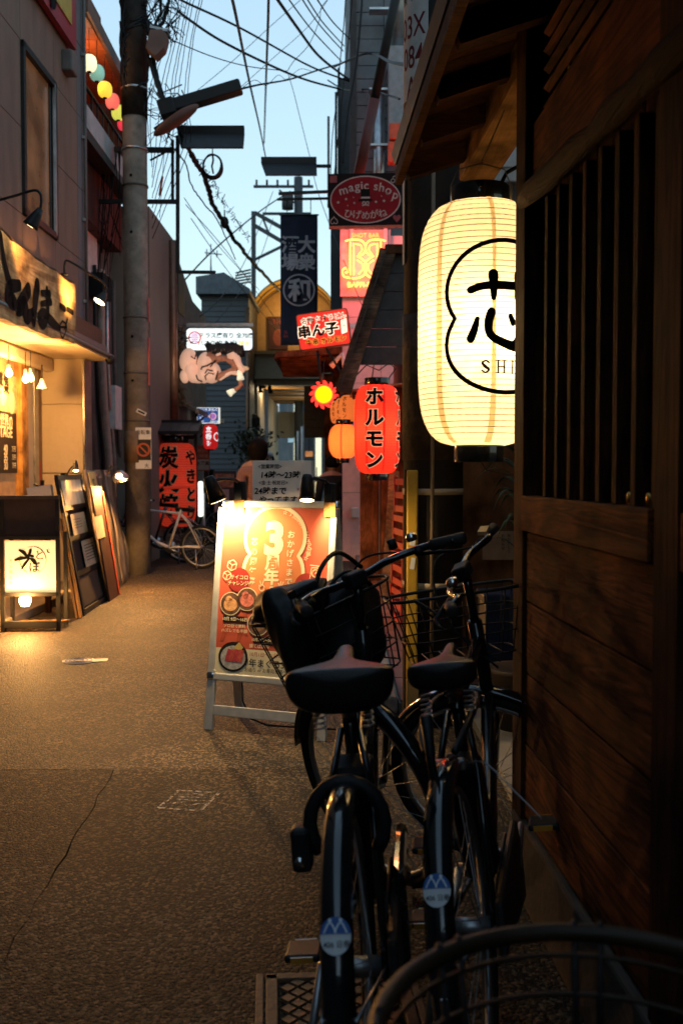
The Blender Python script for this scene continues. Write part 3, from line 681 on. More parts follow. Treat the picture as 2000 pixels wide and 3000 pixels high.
for k in range(6): box('door_slat', (-3.22, 14.62 + k * .15, 1.3), (.03, .03, 2.0), WORG, lb)

cb = building('cream_building', 'cream walled building with brown downpipe right of the concrete pole', (0, 0, 0))
CRW = mat('cream_wall_dim', (.20, .185, .15), .75, var=.12, scale=2, bump=.15, dirt=.5, dcol=(.2, .17, .15))
box('wall', (-3.75, 15.6, 2.55), (2.0, 2.2, 5.1), CRW, cb)
box('wall_far', (-3.7, 18.4, 2.2), (2.0, 3.4, 4.4), mat('brown_wall_dim', (.22, .19, .17), .8, dirt=.5), cb)
MB().add([(-2.72, 16.7, 4.9), (-2.72, 20.1, 4.0), (-4.6, 20.1, 4.0), (-4.6, 16.7, 4.9), (-2.72, 16.7, 4.4), (-2.72, 20.1, 3.9), (-4.6, 20.1, 3.9), (-4.6, 16.7, 4.4)], [(0, 1, 2, 3), (0, 4, 5, 1), (3, 2, 6, 7), (0, 3, 7, 4), (1, 5, 6, 2), (4, 7, 6, 5)]).build('gable', CRW, cb)
MB().cyl((-2.70, 16.2, 1.9), (-2.70, 16.2, 5.0), .07, 12).build('downpipe', mat('copper_pipe', (.20, .11, .07), .4, .5), cb)
MB().tube([(-2.70, 16.2, 2.0), (-2.62, 16.2, 1.85), (-2.55, 16.0, 1.7)], .08, 10).build('pipe_elbow', MATS['copper_pipe'], cb)
box('brown_fascia', (-2.74, 17.0, 4.3), (.1, .6, .7), DARKB, cb)
for k in range(5): MB().bar((-2.75, 17.0 + k * .7, 2.5), (-2.38, 17.0 + k * .7, 2.3), .68, .05).build('awning_board', DARKB, cb)
MB().bar((-2.38, 16.6, 2.31), (-2.38, 20.2, 2.31), .05, .08).build('awning_edge', mat('awning_edge', (.12, .10, .09), .5), cb)
for k in range(5): MB().bar((-2.72, 17.0 + k * .75, 1.95), (-2.42, 17.0 + k * .75, 2.28), .03, .03).build('awning_strut', BLK, cb)
box('awning_post', (-2.42, 18.0, 1.1), (.08, .08, 2.2), DARKB, cb)
box('dark_window', (-2.73, 17.6, 3.3), (.04, .5, .7), FRM, cb)
# grey clapboard house facing down the alley
gh = building('clapboard_house', 'grey clapboard house end wall behind the horse sign', (0, 24.0, 0))
GCL = mat('clapboard_grey', (.105, .112, .118), .6, var=.08, dirt=.3, dcol=(.1, .11, .12))
xa, xb_ = at(590, 900, 24).x, at(728, 900, 24).x
for i in range(44):
    box('clapboard', ((xa + xb_) / 2, .02, .06 + i * .125), (xb_ - xa, .03, .128), GCL, gh, M=Matrix.Rotation(R(-9), 3, 'X'))
box('wall', ((xa + xb_) / 2, 2.05, 2.75), (xb_ - xa - .04, 4.0, 5.5), DARKB, gh)
MB().prism([(xa - .1, 5.5), (xb_ + .05, 5.5), (xb_ + .05, 5.62), ((xa + xb_) / 2, 6.0), (xa - .1, 5.9)], -.2, 4).build('roof', mat('roof_slate', (.13, .15, .17), .5), gh)
box('eave_board', ((xa + xb_) / 2, -.12, 4.55), (xb_ - xa, .16, .07), mat('eave_pale', (.35, .36, .36), .6), gh)
MB().cyl((xb_ - .02, -.06, 0), (xb_ - .02, -.06, 5.2), .05, 10).build('downpipe', MATS['copper_pipe'], gh)

# arcade gate with barrel vault
ag = building('arcade_gate', 'yellow vaulted arcade entrance with timber posts at the alley end', (0, 25.5, 0))
xl_, xr_ = at(728, 900, 25.5).x, at(990, 900, 25.5).x; xc = (xl_ + xr_) / 2; rad = (xr_ - xl_) / 2; zsp = at(730, 945, 25.5).z
YV = mat('vault_yellow', (.62, .36, .06), .5, trans=.3)
vb = MB(); N = 22
for j in range(8):
    vb = MB(); V = []; y0 = j * .55; y1 = y0 + .53
    for i in range(N + 1):
        a = math.pi * i / N; V += [(xc - rad * math.cos(a), y0, zsp + rad * math.sin(a)), (xc - rad * math.cos(a), y1, zsp + rad * math.sin(a))]
    vb.add(V, [(2 * i, 2 * i + 2, 2 * i + 3, 2 * i + 1) for i in range(N)], True); vb.build('vault_panel', YV, ag, solid=.02)
    MB().tube([(xc - (rad - .02) * math.cos(math.pi * i / N), y1, zsp + (rad - .02) * math.sin(math.pi * i / N)) for i in range(N + 1)], .03, 6).build('vault_rib', mat('rib_brown', (.22, .11, .03), .5), ag)
P = [(xc - (rad - .05) * math.cos(math.pi * i / N), zsp + (rad - .05) * math.sin(math.pi * i / N)) for i in range(N + 1)]
OCH = mat('ochre_render', (.42, .24, .09), .7, var=.12)
zl = at(800, 1030, 25.5).z
MB().prism([(xl_, zl)] + P + [(xr_, zl)], 1.2, 1.3).build('gable_wall', OCH, ag)
x_, z_ = at(815, 975, 26.6).x, at(815, 975, 26.6).z
pf = box('poster_frame', (x_, 1.15, z_), (.50, .05, .86), mat('poster_dark_brown', (.07, .025, .015), .5), ag)
pr('poster_print', join(text('THE', .17, x_, z_ + .3, .02), disc(x_, z_ - .12, .14, .22)), mat('poster_red', (.22, .05, .03), .6), ag, 1.12)
BGC = mat('arcade_cream', (.34, .28, .19), .6, var=.08)
box('lintel', (xc, .6, zl - .4), (2 * rad, .25, .8), BGC, ag)
box('lintel_cap', (xc, .5, zl + .02), (2 * rad + .1, .4, .08), OCH, ag)
box('ceiling', (xc, 5.0, at(800, 1165, 30).z + .2), (2 * rad, 9.5, .06), BGC, ag)
box('inner_lintel', (xc, 9.7, 2.95), (2 * rad, .2, .9), BGC, ag)
for i in range(6): box('ceiling_batten', (xc, 1.5 + i * 1.4, at(800, 1165, 30).z + .15), (2 * rad, .06, .05), OCH, ag)
for k, px_ in enumerate((722, 733, 742)): 
    x = at(px_, 1200, 25.5).x; box('timber_post', (x, .1 + .25 * k, 1.9), (.11, .12, 3.8), WORG, ag)
box('side_wall', (xl_ + .1, 5, 1.8), (.1, 9, 3.6), BGC, ag)
x = at(880, 1300, 25.5).x
MB().cyl((at(780, 1300, 26).x, .6, 0), (at(780, 1300, 26).x, .6, 3.4), .05, 10).build('steel_column', WHITE, ag)
MB().lathe([(.17, -.3), (.17, 0), (.09, .1), (0, .12)], 6, (at(738, 1220, 25).x, -.1, at(738, 1235, 25).z + .1), smooth=False).build('hexagon_lantern', BLK, ag)
SPL = glow('spot_lit', (1., .85, .6), 6.)
for px_, py_ in ((770, 1137), (790, 1153), (760, 1150), (752, 1115), (880, 1068)):
    p = at(px_, py_, 27.0); q = MB().lathe([(.0, .3), (.03, .28), (.05, .15), (.105, .0)], 14, (p.x, 1.5, p.z)).build('pendant_shade', BLK, ag)
    MB().lathe([(.0, .02), (.08, .01), (.085, .005)], 12, (p.x, 1.5, p.z)).build('lamp_face', SPL, q)
lamp('arcade_lamp', 'POINT', at(790, 1140, 27.6) - Vector((0, 25.5, 0)), 45, (1, .72, .4), ag, .1)
lamp('arcade_lamp', 'POINT', Vector((xc, .5, zsp + .3)), 40, (1, .7, .3), ag, .1)
lamp('arcade_lamp', 'POINT', Vector((xc, 6.5, 2.9)), 18, (1, .78, .5), ag, .1)

# alley beyond the arcade: far dim house fronts
def far_house(label, x0, x1, Y, h, col, wins):
    f = building('far_house', label, (0, Y, 0)); m = mat('far_%s' % label[:12], col, .8, var=.2, scale=1.5)
    box('wall', ((x0 + x1) / 2, 2, h / 2), (x1 - x0, 4, h), m, f)
    box('roof', ((x0 + x1) / 2, 1.9, h + .1), (x1 - x0 + .3, 4.4, .2), mat('far_roof', (.07, .075, .08), .6), f)
    for i in range(wins): 
        ww = box('window', (x0 + (x1 - x0) * (i + .5) / wins, -.02, h * .62), ((x1 - x0) / wins * .5, .05, h * .2), mat('far_glass', (.12, .15, .18), .2), f)
    return f
far_house('pale far house seen left inside the arcade opening', -3.4, -2.35, 44, 7.5, (.16, .17, .18), 2)
far_house('dark far house seen at middle of the arcade opening', -2.3, -1.55, 56, 6.5, (.07, .075, .08), 2)
far_house('bluish far house seen right in the arcade opening', -1.0, 1.5, 50, 6.0, (.09, .10, .115), 3)
far_house('grey apartment roofline far behind the vaulted arcade', -12, -5, 70, 10.5, (.22, .24, .26), 5)
far_house('low far tower seen left of the navy banner', -7.5, -4.2, 85, 14.5, (.20, .22, .24), 4)

# ---------------------------------------------------------------- the alley behind the viewer (closes off the sky light)
nb_ = building('neighbour_building', 'tall dark neighbour building beyond the left edge of view', (0, 0, 0))
box('wall', (-4.1, -3.2, 4.6), (2.0, 18.0, 9.2), W2, nb_)
us = building('upper_house', 'tall upper storeys set back above the timber house', (0, 0, 0))
box('wall', (2.5, -2.0, 5.2), (2.4, 12.5, 5.0), DARKB, us)
box('lower_wall', (2.9, -5.2, 1.4), (3.6, 9.0, 2.8), W2, us)
eb = building('added_end_blocker', 'unseen dark building added behind the viewer to hold back sky light', (0, -10, 0))  # unseen, added and sized to limit sky light from behind
box('wall', (-.5, 0, 2.5), (9.0, 1.0, 5.0), W2, eb)
# ---------------------------------------------------------------- paper lanterns
RINGS = {}
def lan_prof(r, h, cap, p):
    def f(z):
        s = min(1., abs(2 * z / h)); return r * (cap + (1 - cap) * (1 - s ** p) ** .5)
    return f
def lantern(name, label, c, r, h, paper, capm, group=None, cap=.45, p=5., ribs=30, seams=6, seam_m=None, capr=.48, caph=.1, rib_m=None, rz=0., single_ribs=False, cat='lantern', sag=.012):
    t = thing(name, label, cat, (c[0], c[1], c[2]), rz, group=group)
    f = lan_prof(r, h, cap, p); pts = []
    for i in range(ribs):
        z = -h / 2 + h * i / (ribs - 1); pts.append((f(z), z))
        if i < ribs - 1:
            zm = z + h / (ribs - 1) / 2; pts.append((f(zm) - r * sag * random.uniform(.5, 1.6), zm))
    MB().lathe(pts, 48, smooth=True).build('paper_shade', paper, t)
    rm = rib_m or INK
    if single_ribs:
        if 'unit' not in RINGS:
            o = MB().tube([(math.cos(2 * math.pi * i / 40), math.sin(2 * math.pi * i / 40), 0) for i in range(40)], .0038, 4, closed=True).build('rib_src', rm)
            RINGS['unit'] = o.data; bpy.data.objects.remove(o)
        for i in range(1, ribs - 1):
            z = -h / 2 + h * i / (ribs - 1); o = link('rib', RINGS['unit'], t); s = f(z) + .0003; o.scale = (s, s, .32); o.location = (0, 0, z + random.uniform(-.0016, .0016)); o.rotation_euler = (random.uniform(-.005, .005), random.uniform(-.005, .005), 0)
    else:
        mb = MB()
        for i in range(1, ribs - 1):
            z = -h / 2 + h * i / (ribs - 1); mb.tube([((f(z) + .0004) * math.cos(2 * math.pi * k / 32), (f(z) + .0004) * math.sin(2 * math.pi * k / 32), z) for k in range(32)], r * .006, 4, closed=True)
        mb.build('ribs', rm, t, kind='stuff')
    for sgn, nm in ((1, 'top_cap'), (-1, 'bottom_cap')):
        k = capr * r if sgn > 0 else capr * r * .84; z = sgn * h / 2
        MB().lathe([(k, min(z - sgn * .01, z + sgn * caph) if sgn > 0 else z + sgn * caph), (k, max(z - sgn * .01, z + sgn * caph))][::1], 40).build(nm, capm, t, bevel=.004)
    if seams and seam_m:
        for k in range(seams):
            a0 = 2 * math.pi * (k + .35) / seams; mb = MB(); V = []
            nz = 24
            for i in range(nz + 1):
                z = -h / 2 * .985 + h * .985 * i / nz; rr = f(z) + .0009; wd = .045 * r * (1 + .4 * math.sin(k * 2.1 + z * 4))
                for e in (-1, 1): a = a0 + e * wd / rr; V.append((rr * math.cos(a), rr * math.sin(a), z))
            mb.add(V, [(2 * i, 2 * i + 1, 2 * i + 3, 2 * i + 2) for i in range(nz)], True).build('paper_seam', seam_m, t)
    return t, f
def wrap(f, out=.0025, ang=0.):
    """(arc length, height) -> lantern skin; ang 0 faces local -y"""
    def fn(u, v):
        r = f(v) + out; a = ang + u / max(f(0), 1e-3); return (r * math.sin(a), -r * math.cos(a), v)
    return fn

PAPW = mat('lantern_paper_cream', (.92, .80, .56), .7, var=.06, scale=4, emit=.26, ecol=(1., .74, .40), trans=.62, dirt=.6, dcol=(.52, .33, .14), dscale=2.6, bump=.25, bscale=14)
SEAMW = mat('lantern_seam_cream', (.84, .68, .42), .7, var=.1, emit=.20, ecol=(1., .70, .34), trans=.58)
RIBW = mat('bamboo_rib', (.45, .28, .12), .7, trans=.4)
LAQ = mat('black_lacquer', (.008, .008, .009), .18, coat=.6)
LC = Vector((.475, 3.48, 1.805)); LR, LH = .211, .825
ml, mf = lantern('paper_lantern', 'large cream paper lantern with black gourd outline and brush character', LC, LR, LH, PAPW, LAQ, cap=.44, p=5, ribs=44, seams=7, seam_m=SEAMW, caph=.058, rib_m=RIBW, single_ribs=True, sag=.006)
lamp('lantern_bulb', 'POINT', (.085, -.06, -.04), 14, (1, .80, .50), ml, .04)
def lz(zx, zy, wd=.0):                   # lettering measured on the lantern -> (arc, height)
    px = zx * .542 + 1150; q = 0.
    for _ in range(30):
        s = ((px - 1000) / F * (LC.y - LR * math.cos(q)) - LC.x) / LR; q = math.asin(max(-.995, min(.995, s)))
    return (q * LR, (985 - zy) * .542 * 3.27 / F - .004, wd)
ca, cz, _ = lz(605, 985)
def mir(p): return (2 * ca - p[0], p[1], p[2])
k_ = .542 * 3.27 / F
G = [(x, y, .0075) for x, y in gourd(ca, cz, .198, 272 * k_, 257 * k_, 143 * k_, -143 * k_)]
Sx = [[lz(415, 838, .0125), lz(470, 820, .0125), lz(540, 812, .013), lz(640, 812, .013), mir(lz(540, 812, .013)), mir(lz(430, 838, .012))],
      [lz(535, 755, .017), lz(538, 810, .014), lz(538, 880, .009)], [mir(lz(535, 755, .017)), mir(lz(538, 810, .014)), mir(lz(545, 880, .009))],
      [lz(452, 992, .008), lz(436, 1050, .012), lz(417, 1098, .014)],
      [lz(527, 957, .015), lz(512, 1010, .014), lz(518, 1070, .013), lz(565, 1108, .014), lz(650, 1140, .016), mir(lz(560, 1130, .014)), mir(lz(520, 1070, .006))],
      [lz(628, 975, .009), lz(640, 1010, .011)], [mir(lz(480, 985, .008)), mir(lz(440, 1050, .013))]]
MB().flat(stroke(G, closed=True), wrap(mf)).build('gourd_outline', INK, ml)
MB().flat(join(*[stroke(s, 8) for s in Sx]), wrap(mf)).build('brush_character', INK, ml)
def ser(ch, a, z, hgt):                  # one roman capital with slab serifs
    w_ = hgt * .62; h2 = hgt / 2; tk = .0030; L = []
    if ch == 'S': L = [stroke([(a + w_ * .45, z + h2 * .62, tk), (a + w_ * .1, z + h2 * .95, tk), (a - w_ * .4, z + h2 * .62, tk * 1.3), (a, z + .0, tk * 1.8), (a + w_ * .45, z - h2 * .5, tk * 1.3), (a, z - h2 * .95, tk), (a - w_ * .45, z - h2 * .6, tk)], 5)]
    elif ch == 'H': L = [stroke([(a + e * w_ * .42, z - h2, tk), (a + e * w_ * .42, z + h2, tk)], 2) for e in (-1, 1)] + [stroke([(a - w_ * .4, z, tk * .7), (a + w_ * .4, z, tk * .7)], 3)] + [stroke([(a + e * w_ * .42 - .008, z + s * h2, .0018), (a + e * w_ * .42 + .008, z + s * h2, .0013)], 2) for e in (-1, 1) for s in (-1, 1)]
    elif ch == 'I': L = [stroke([(a, z - h2, tk), (a, z + h2, tk)], 2)] + [stroke([(a - .008, z + s * h2, .0018), (a + .008, z + s * h2, .0013)], 2) for s in (-1, 1)]
    else: L = [stroke([(a + e * w_ * .4, z - h2, tk * .8), (a + e * w_ * .4, z + h2, tk * .8)], 2) for e in (-1, 1)] + [stroke([(a - w_ * .4, z + h2, tk), (a + w_ * .4, z - h2, tk)], 4)]
    return join(*L)
zz = lz(500, 1248)[1]; a0 = lz(496, 1248)[0]
MB().flat(join(ser('S', a0, zz, .040), ser('H', a0 + .052, zz, .040), ser('I', a0 + .092, zz, .040), ser('N', a0 + .132, zz, .040)), wrap(mf)).build('roman_lettering', INK, ml)
zt = LH / 2 + .058
MB().tube([(-.10, -.02, zt - .05), (-.103, -.02, zt), (-.08, -.02, zt + .055), (0, -.02, zt + .075), (.08, -.02, zt + .055), (.103, -.02, zt), (.10, -.02, zt - .05)], .0022, 6).build('wire_handle', mat('hook_wire', (.35, .25, .14), .4, .8), ml)
MB().tube([(0, -.02, zt + .075), (.02, .0, zt + .12), (.085, .02, zt + .27)], .002, 6).build('hook_wire', mat('hook_wire'), ml)
MB().tube([(.06, .02, zt - .01), (.09, .0, zt + .05), (.16, -.02, zt + .085), (.3, -.02, zt + .11)], .007, 8).build('flex_cable', CABLE, ml)
MB().tube([(.01, 0, -LH / 2 - .06), (.03, .02, -LH / 2 - .085), (.10, .05, -LH / 2 - .1), (.3, .08, -LH / 2 - .095)], .0015, 5).build('flex_cable', CABLE, ml)

# tall red lantern by the pole
PAPR = mat('lantern_paper_red', (.78, .07, .035), .7, var=.06, emit=.75, ecol=(1., .060, .026), trans=.5, scale=3)
SEAMR = mat('lantern_seam_red', (.5, .04, .02), .7, emit=.38, ecol=(1., .04, .018), trans=.4)
RIBR = mat('rib_dark_red', (.18, .02, .012), .7)
GOLD = glow('lantern_gold_edge', (.95, .62, .32), .55)
c = at(1104, 1258, 9.6); rr = 66 * mpp(9.6); hh = 258 * mpp(9.6)
rl, rf = lantern('paper_lantern', 'tall red paper lantern with black katakana beside the dark pole', c, rr, hh, PAPR, LAQ, cap=.5, p=5.5, ribs=34, seams=8, seam_m=SEAMR, capr=.56, caph=.066, rib_m=RIBR)
lamp('lantern_bulb', 'POINT', (0, 0, 0), 17, (1, .24, .12), rl, .06)
for an in (-.16, 1.35, 2.9):
    for bold, m_, o_ in ((.075, GOLD, .002), (.045, INK, .0035)):
        T = split(join(*[text(ch, .175, 0, hh * .5 - .12 - i * .197, bold, sx=1.05) for i, ch in enumerate('ホルモン')]), .03)
        MB().flat(T, wrap(rf, o_, an)).build('katakana_lettering', m_, rl)
MB().tube([(-.05, 0, hh / 2 + .05), (-.03, 0, hh / 2 + .2), (.05, 0, hh / 2 + .24)], .006, 5).build('hanging_wire', CABLE, rl)
MB().tube([(.10, .05, hh / 2 + .05), (.18, .05, hh / 2 + .16), (.12, .1, hh / 2 + .22), (.02, .1, hh / 2 + .15), (-.1, .1, hh / 2 + .2), (-.2, .15, hh / 2 + .1)], .006, 5).build('hanging_wire', CABLE, rl)
# round orange lantern and the small ones behind
PAPO = mat('lantern_paper_orange', (.85, .25, .07), .7, var=.05, emit=.85, ecol=(1., .21, .045), trans=.5)
PAPY = mat('lantern_paper_amber', (.85, .36, .10), .7, var=.05, emit=.85, ecol=(1., .30, .07), trans=.5)
RIBO = mat('rib_brown_orange', (.45, .14, .04), .7)
c = at(1005, 1293, 11.0)
ol, of = lantern('paper_lantern', 'round orange paper lantern low behind the tall red one', c, 43 * mpp(11), 100 * mpp(11), PAPO, LAQ, cap=.35, p=2.3, ribs=20, seams=6, seam_m=mat('seam_orange', (.6, .15, .04), .7, emit=.6, ecol=(1, .16, .035)), capr=.5, caph=.05, rib_m=RIBO)
lamp('lantern_bulb', 'POINT', (0, 0, 0), 4, (1, .5, .2), ol, .05)
for i, (px_, py_, Y, r_, h_, lab) in enumerate(((1022, 1196, 11.6, 30, 78, 'nearest amber oval lantern above the round orange one'), (1003, 1202, 12.3, 24, 72, 'middle amber oval lantern in the row above the round one'), (985, 1208, 13.0, 18, 66, 'farthest small amber lantern with black lettering beside the sun sign'))):
    c = at(px_, py_, Y)
    tl, tf = lantern('paper_lantern', lab, c, r_ * mpp(Y), h_ * mpp(Y), PAPY, LAQ, cap=.35, p=2.6, ribs=16, seams=0, capr=.5, caph=.03, rib_m=RIBO, group='amber lanterns under the canopy')
    MB().flat(split(text('ホルモン', .062, 0, .135, .02, vertical=True), .02), wrap(tf, .003, -.5)).build('katakana_lettering', INK, tl)
    MB().cyl((0, 0, h_ * mpp(Y) / 2), (0, 0, h_ * mpp(Y) / 2 + .25), .004, 5).build('hanging_wire', CABLE, tl)

# big worn red lantern under a little roof on the left
PAPD = mat('lantern_paper_faded_red', (.62, .075, .04), .7, var=.12, scale=3, emit=.30, ecol=(1, .075, .03), trans=.3, dirt=.35, dcol=(.25, .02, .012))
kc = gr(515, 1640); KY = 15.4
kx = at(517, 1400, KY).x
ks = thing('lantern_stand', 'black posted stand with small tiled roof over the worn red lantern', 'stand', (kx, KY, 0))
rfz = at(517, 1262, KY).z
for sx_ in (-.30, .30): box('post', (sx_, 0, rfz / 2), (.045, .045, rfz), BLK, ks)
for k in range(5): MB().bar((-.30 + k * .15, -.30, rfz - .03), (-.30 + k * .15 + .02, .0, rfz + .13), .146, .02).build('roof_slat', mat('stand_roof', (.07, .065, .06), .4, .3), ks)
for k in range(5): MB().bar((-.30 + k * .15, .30, rfz - .03), (-.30 + k * .15 + .02, .0, rfz + .13), .146, .02).build('roof_slat', MATS['stand_roof'], ks)
box('roof_edge', (0, -.31, rfz - .04), (.78, .03, .05), BLK, ks); box('roof_cap', (.0, 0, rfz + .14), (.72, .06, .05), BLK, ks)
box('cross_beam', (0, 0, rfz - .1), (.6, .05, .06), BLK, ks); box('base', (0, 0, .06), (.7, .5, .12), DARKB, ks)
kz = at(517, 1420, KY).z; kh = 245 * mpp(KY)
kl, kf = lantern('paper_lantern', 'big torn red paper lantern with black brush characters behind the white bicycle', (kx, KY, kz), 60 * mpp(KY), kh, PAPD, LAQ, cap=.5, p=6, ribs=36, seams=0, capr=.62, caph=.1, rib_m=RIBR)
lamp('lantern_bulb', 'POINT', (0, 0, 0), 3, (1, .4, .2), kl, .06)
for body, an, sz, g_ in (('炭火焼', -.25, .34, .36), ('やきとり', .95, .24, .28)):
    for bold, m_, o_ in ((.075, mat('pale_edge', (.72, .42, .2), .7), .003), (.035, INK, .005)):
        T = split(join(*[text(ch, sz, 0, kh * .5 - .23 - i * g_, bold, sx=.95) for i, ch in enumerate(body)]), .05)
        MB().flat(T, wrap(kf, o_, an)).build('brush_lettering', m_, kl)
MB().tube([(-.30, -.1, -.02), (-.1, -.31, -.05), (.12, -.30, -.02), (.25, -.2, -.03)], [.01, .03, .035, .01], 6).build('torn_fold', PAPD, kl)
MB().cyl((0, 0, kh / 2 + .09), (0, 0, rfz - kz - .1), .012, 6).build('hanging_wire', CABLE, kl)

# coloured lanterns strung along the balcony
cols_ = [((262, 185), (1., .82, .5), 'cream lantern at the near end of the balcony string', 1.3), ((285, 214), (.30, .62, .48), 'pale green lantern on the balcony string', .5), ((308, 263), (1., .60, .05), 'yellow lantern on the balcony string', 1.1), ((330, 297), (1., .16, .12), 'coral red lantern on the balcony string', .9), ((347, 330), (.75, .80, .12), 'lime yellow lantern on the balcony string', .8), ((364, 362), (1., .05, .09), 'crimson lantern half hidden by the pole on the balcony string', .8)]
for (px_, py_), col_, lab, s_ in cols_:
    Y = -2.95 * F / (px_ - 1000); c = at(px_, py_, Y)
    tl, tf = lantern('balcony_lantern', lab, c, .088, .19, glow('bal_%s' % lab[:8], col_, s_), LAQ, cap=.3, p=2.2, ribs=10, seams=0, capr=.35, caph=.012, rib_m=mat('rib_plain', tuple(x * .6 for x in col_), .7), group='lanterns strung along the balcony')
    MB().cyl((0, 0, .09), (0, 0, .38), .004, 5).build('hanging_wire', CABLE, tl)
lamp('balcony_bulb', 'POINT', (-3.1, 12.3, 6.15), 8, (1, .5, .25), None, .1)

# ---------------------------------------------------------------- signs over the alley on the right
def sign(name, label, px, py, Y, wpx, hpx, yaw=0., roll=0., cat='sign'):
    c = at(px, py, Y); t = thing(name, label, cat, c, R(yaw)); t.rotation_euler = (0, R(roll), R(yaw)); return t, wpx * mpp(Y), hpx * mpp(Y)
# oval sign
t, w_, h_ = sign('hanging_sign', 'dark square sign with red oval, top hat and playing card corners', 1070, 585, 12.6, 214, 152, roll=-1)
box('board', (0, .03, 0), (w_, .06, h_), mat('sign_black', (.012, .007, .007), .8, spec=.1), t, bevel=.004)
OVR = mat('sign_oval_red', (.20, .010, .014), .8, var=.3, scale=3, spec=.1); OVW = mat('sign_line_pink', (.46, .30, .27), .8, spec=.1)
pr('oval_field', disc(0, 0, w_ * .47, h_ * .44, 48), OVR, t, -.003)
pr('oval_border', circ(0, 0, w_ * .47, .007, h_ * .44, 56), OVW, t, -.005)
L = []; X_ = -.335
for ch in 'magic shop':
    adv = .05 if ch == ' ' else (max(p[0] for p in glyphs(ch, .012)[0]) * .15 + .012)
    xm_ = X_ + adv / 2; X_ += adv
    if ch != ' ': L.append(text(ch, .15, xm_, h_ * .36 * math.sqrt(max(.05, 1 - (xm_ / (w_ * .47)) ** 2)) - .055, .012, rot=-xm_ * .85))
pr('lettering', join(*L), OVW, t, -.007)
pr('lettering', join(*[text(ch, .115, (i - 2) * .105, -h_ * .26 - .012 * (2 - abs(i - 2)), .008, rot=(i - 2) * .10) for i, ch in enumerate('ひげめがね')]), OVW, t, -.007)
pr('top_hat', join(rect(-.055, .0, .055, .13), rect(-.085, -.02, .085, .005)), INK, t, -.008)
pr('hat_band', rect(-.055, .012, .055, .034), OVW, t, -.010)
pr('monocle_face', join(circ(-.02, -.045, .018, .005), circ(.024, -.045, .018, .005), stroke([(-.04, -.075, .006), (0, -.065, .008), (.04, -.075, .006)])), OVW, t, -.010)
pr('star_print', join(*[star(x, z, r) for x, z, r in ((-.34, -.03, .022), (-.24, .01, .02), (-.14, -.04, .018), (.13, -.03, .02), (.23, -.02, .022), (.27, .07, .02), (-.15, .03, .01), (.2, .04, .01), (-.22, -.07, .01), (.32, -.02, .012))]), OVW, t, -.007)
CRD = mat('card_red', (.25, .03, .03), .5)
pr('card_diamond', rect(-w_ * .475, h_ * .33, -w_ * .38, h_ * .46), CRD, t, -.004)
def heart(x, z, s, fl=1): return poly([(x + s * .9 * 16 * math.sin(a) ** 3 / 16, z + fl * s * (13 * math.cos(a) - 5 * math.cos(2 * a) - 2 * math.cos(3 * a) - math.cos(4 * a)) / 16) for a in [2 * math.pi * i / 30 for i in range(30)]])
pr('card_heart', heart(w_ * .42, -h_ * .36, .055), CRD, t, -.004)
def hl(x, z, s, fl=1): return stroke([(p[0], p[1], .004) for p in heart(x, z, s, fl)[0][1:]], closed=True)
pr('card_spade', hl(-w_ * .43, -h_ * .39, .05, -1), OVW, t, -.004)
pr('card_club', join(circ(w_ * .40, h_ * .40, .022, .004), circ(w_ * .44, h_ * .36, .022, .004), circ(w_ * .375, h_ * .345, .022, .004)), OVW, t, -.004)
box('lower_trim', (0, .0, -h_ / 2 - .012), (w_, .05, .03), mat('trim_orange', (.55, .10, .05), .5), t)
MB().bar((-w_ / 2, .04, h_ * .18), (-w_ / 2 - .62, .04, h_ * .16), .035, .035).build('arm', BLK, t)
# neon sign
t, w_, h_ = sign('neon_sign', 'glowing yellow neon double letter B monogram on the pink wall', 1070, 765, 14.5, 120, 180)
NEO = glow('neon_yellow', (1., .55, .08), 3.2); NEO2 = glow('neon_orange', (1., .36, .06), 2.)
box('mount_panel', (0, .05, -.02), (.72, .02, .95), mat('neon_mount', (.74, .38, .36), .5), t)
s = .0175
def neon(nm, pts, r=.011, m=NEO): MB().tube([(x, -.02, z) for x, z in spline(pts, 6)] if len(pts) > 2 else [(x, -.02, z) for x, z in pts], r, 6).build(nm, m, t)
for sg in (1, -1):
    X = lambda x: sg * x
    neon('tube_letter', [(X(-.22), .27), (X(-.22), -.22)]); neon('tube_letter', [(X(-.17), .25), (X(-.17), -.20)])
    neon('tube_letter', [(X(-.29), .28), (X(-.20), .30), (X(-.06), .29), (X(.0), .20), (X(-.03), .10), (X(-.12), .06)] if sg > 0 else [(X(-.29), .28), (X(-.20), .30), (X(-.06), .29), (X(.0), .20), (X(-.03), .10), (X(-.12), .06)])
    neon('tube_letter', [(X(-.10), .06), (X(.0), -.02), (X(.02), -.12), (X(-.04), -.22), (X(-.16), -.25), (X(-.24), -.24)])
    neon('tube_letter', [(X(-.15), .24), (X(-.07), .22), (X(-.05), .15), (X(-.10), .09)], .008); neon('tube_letter', [(X(-.12), .01), (X(-.05), -.04), (X(-.04), -.12), (X(-.10), -.19)], .008)
neon('tube_letter', [(-.24, -.24), (-.31, -.22), (-.33, -.14), (-.28, -.10), (-.25, -.15), (-.29, -.17)])
MB().flat(text('SHOT BAR', .088, 0, .365, .004, sx=.95), lambda a, b: (a, -.02, b)).build('neon_lettering', NEO2, t, solid=.012)
MB().flat(text('BAFFI-BAR', .105, -.02, -.335, .004, sx=1.0), lambda a, b: (a, -.02, b)).build('neon_lettering', NEO, t, solid=.012)
lamp('neon_glow', 'POINT', (-.05, -.40, 0), 62, (1, .13, .11), t, .25)
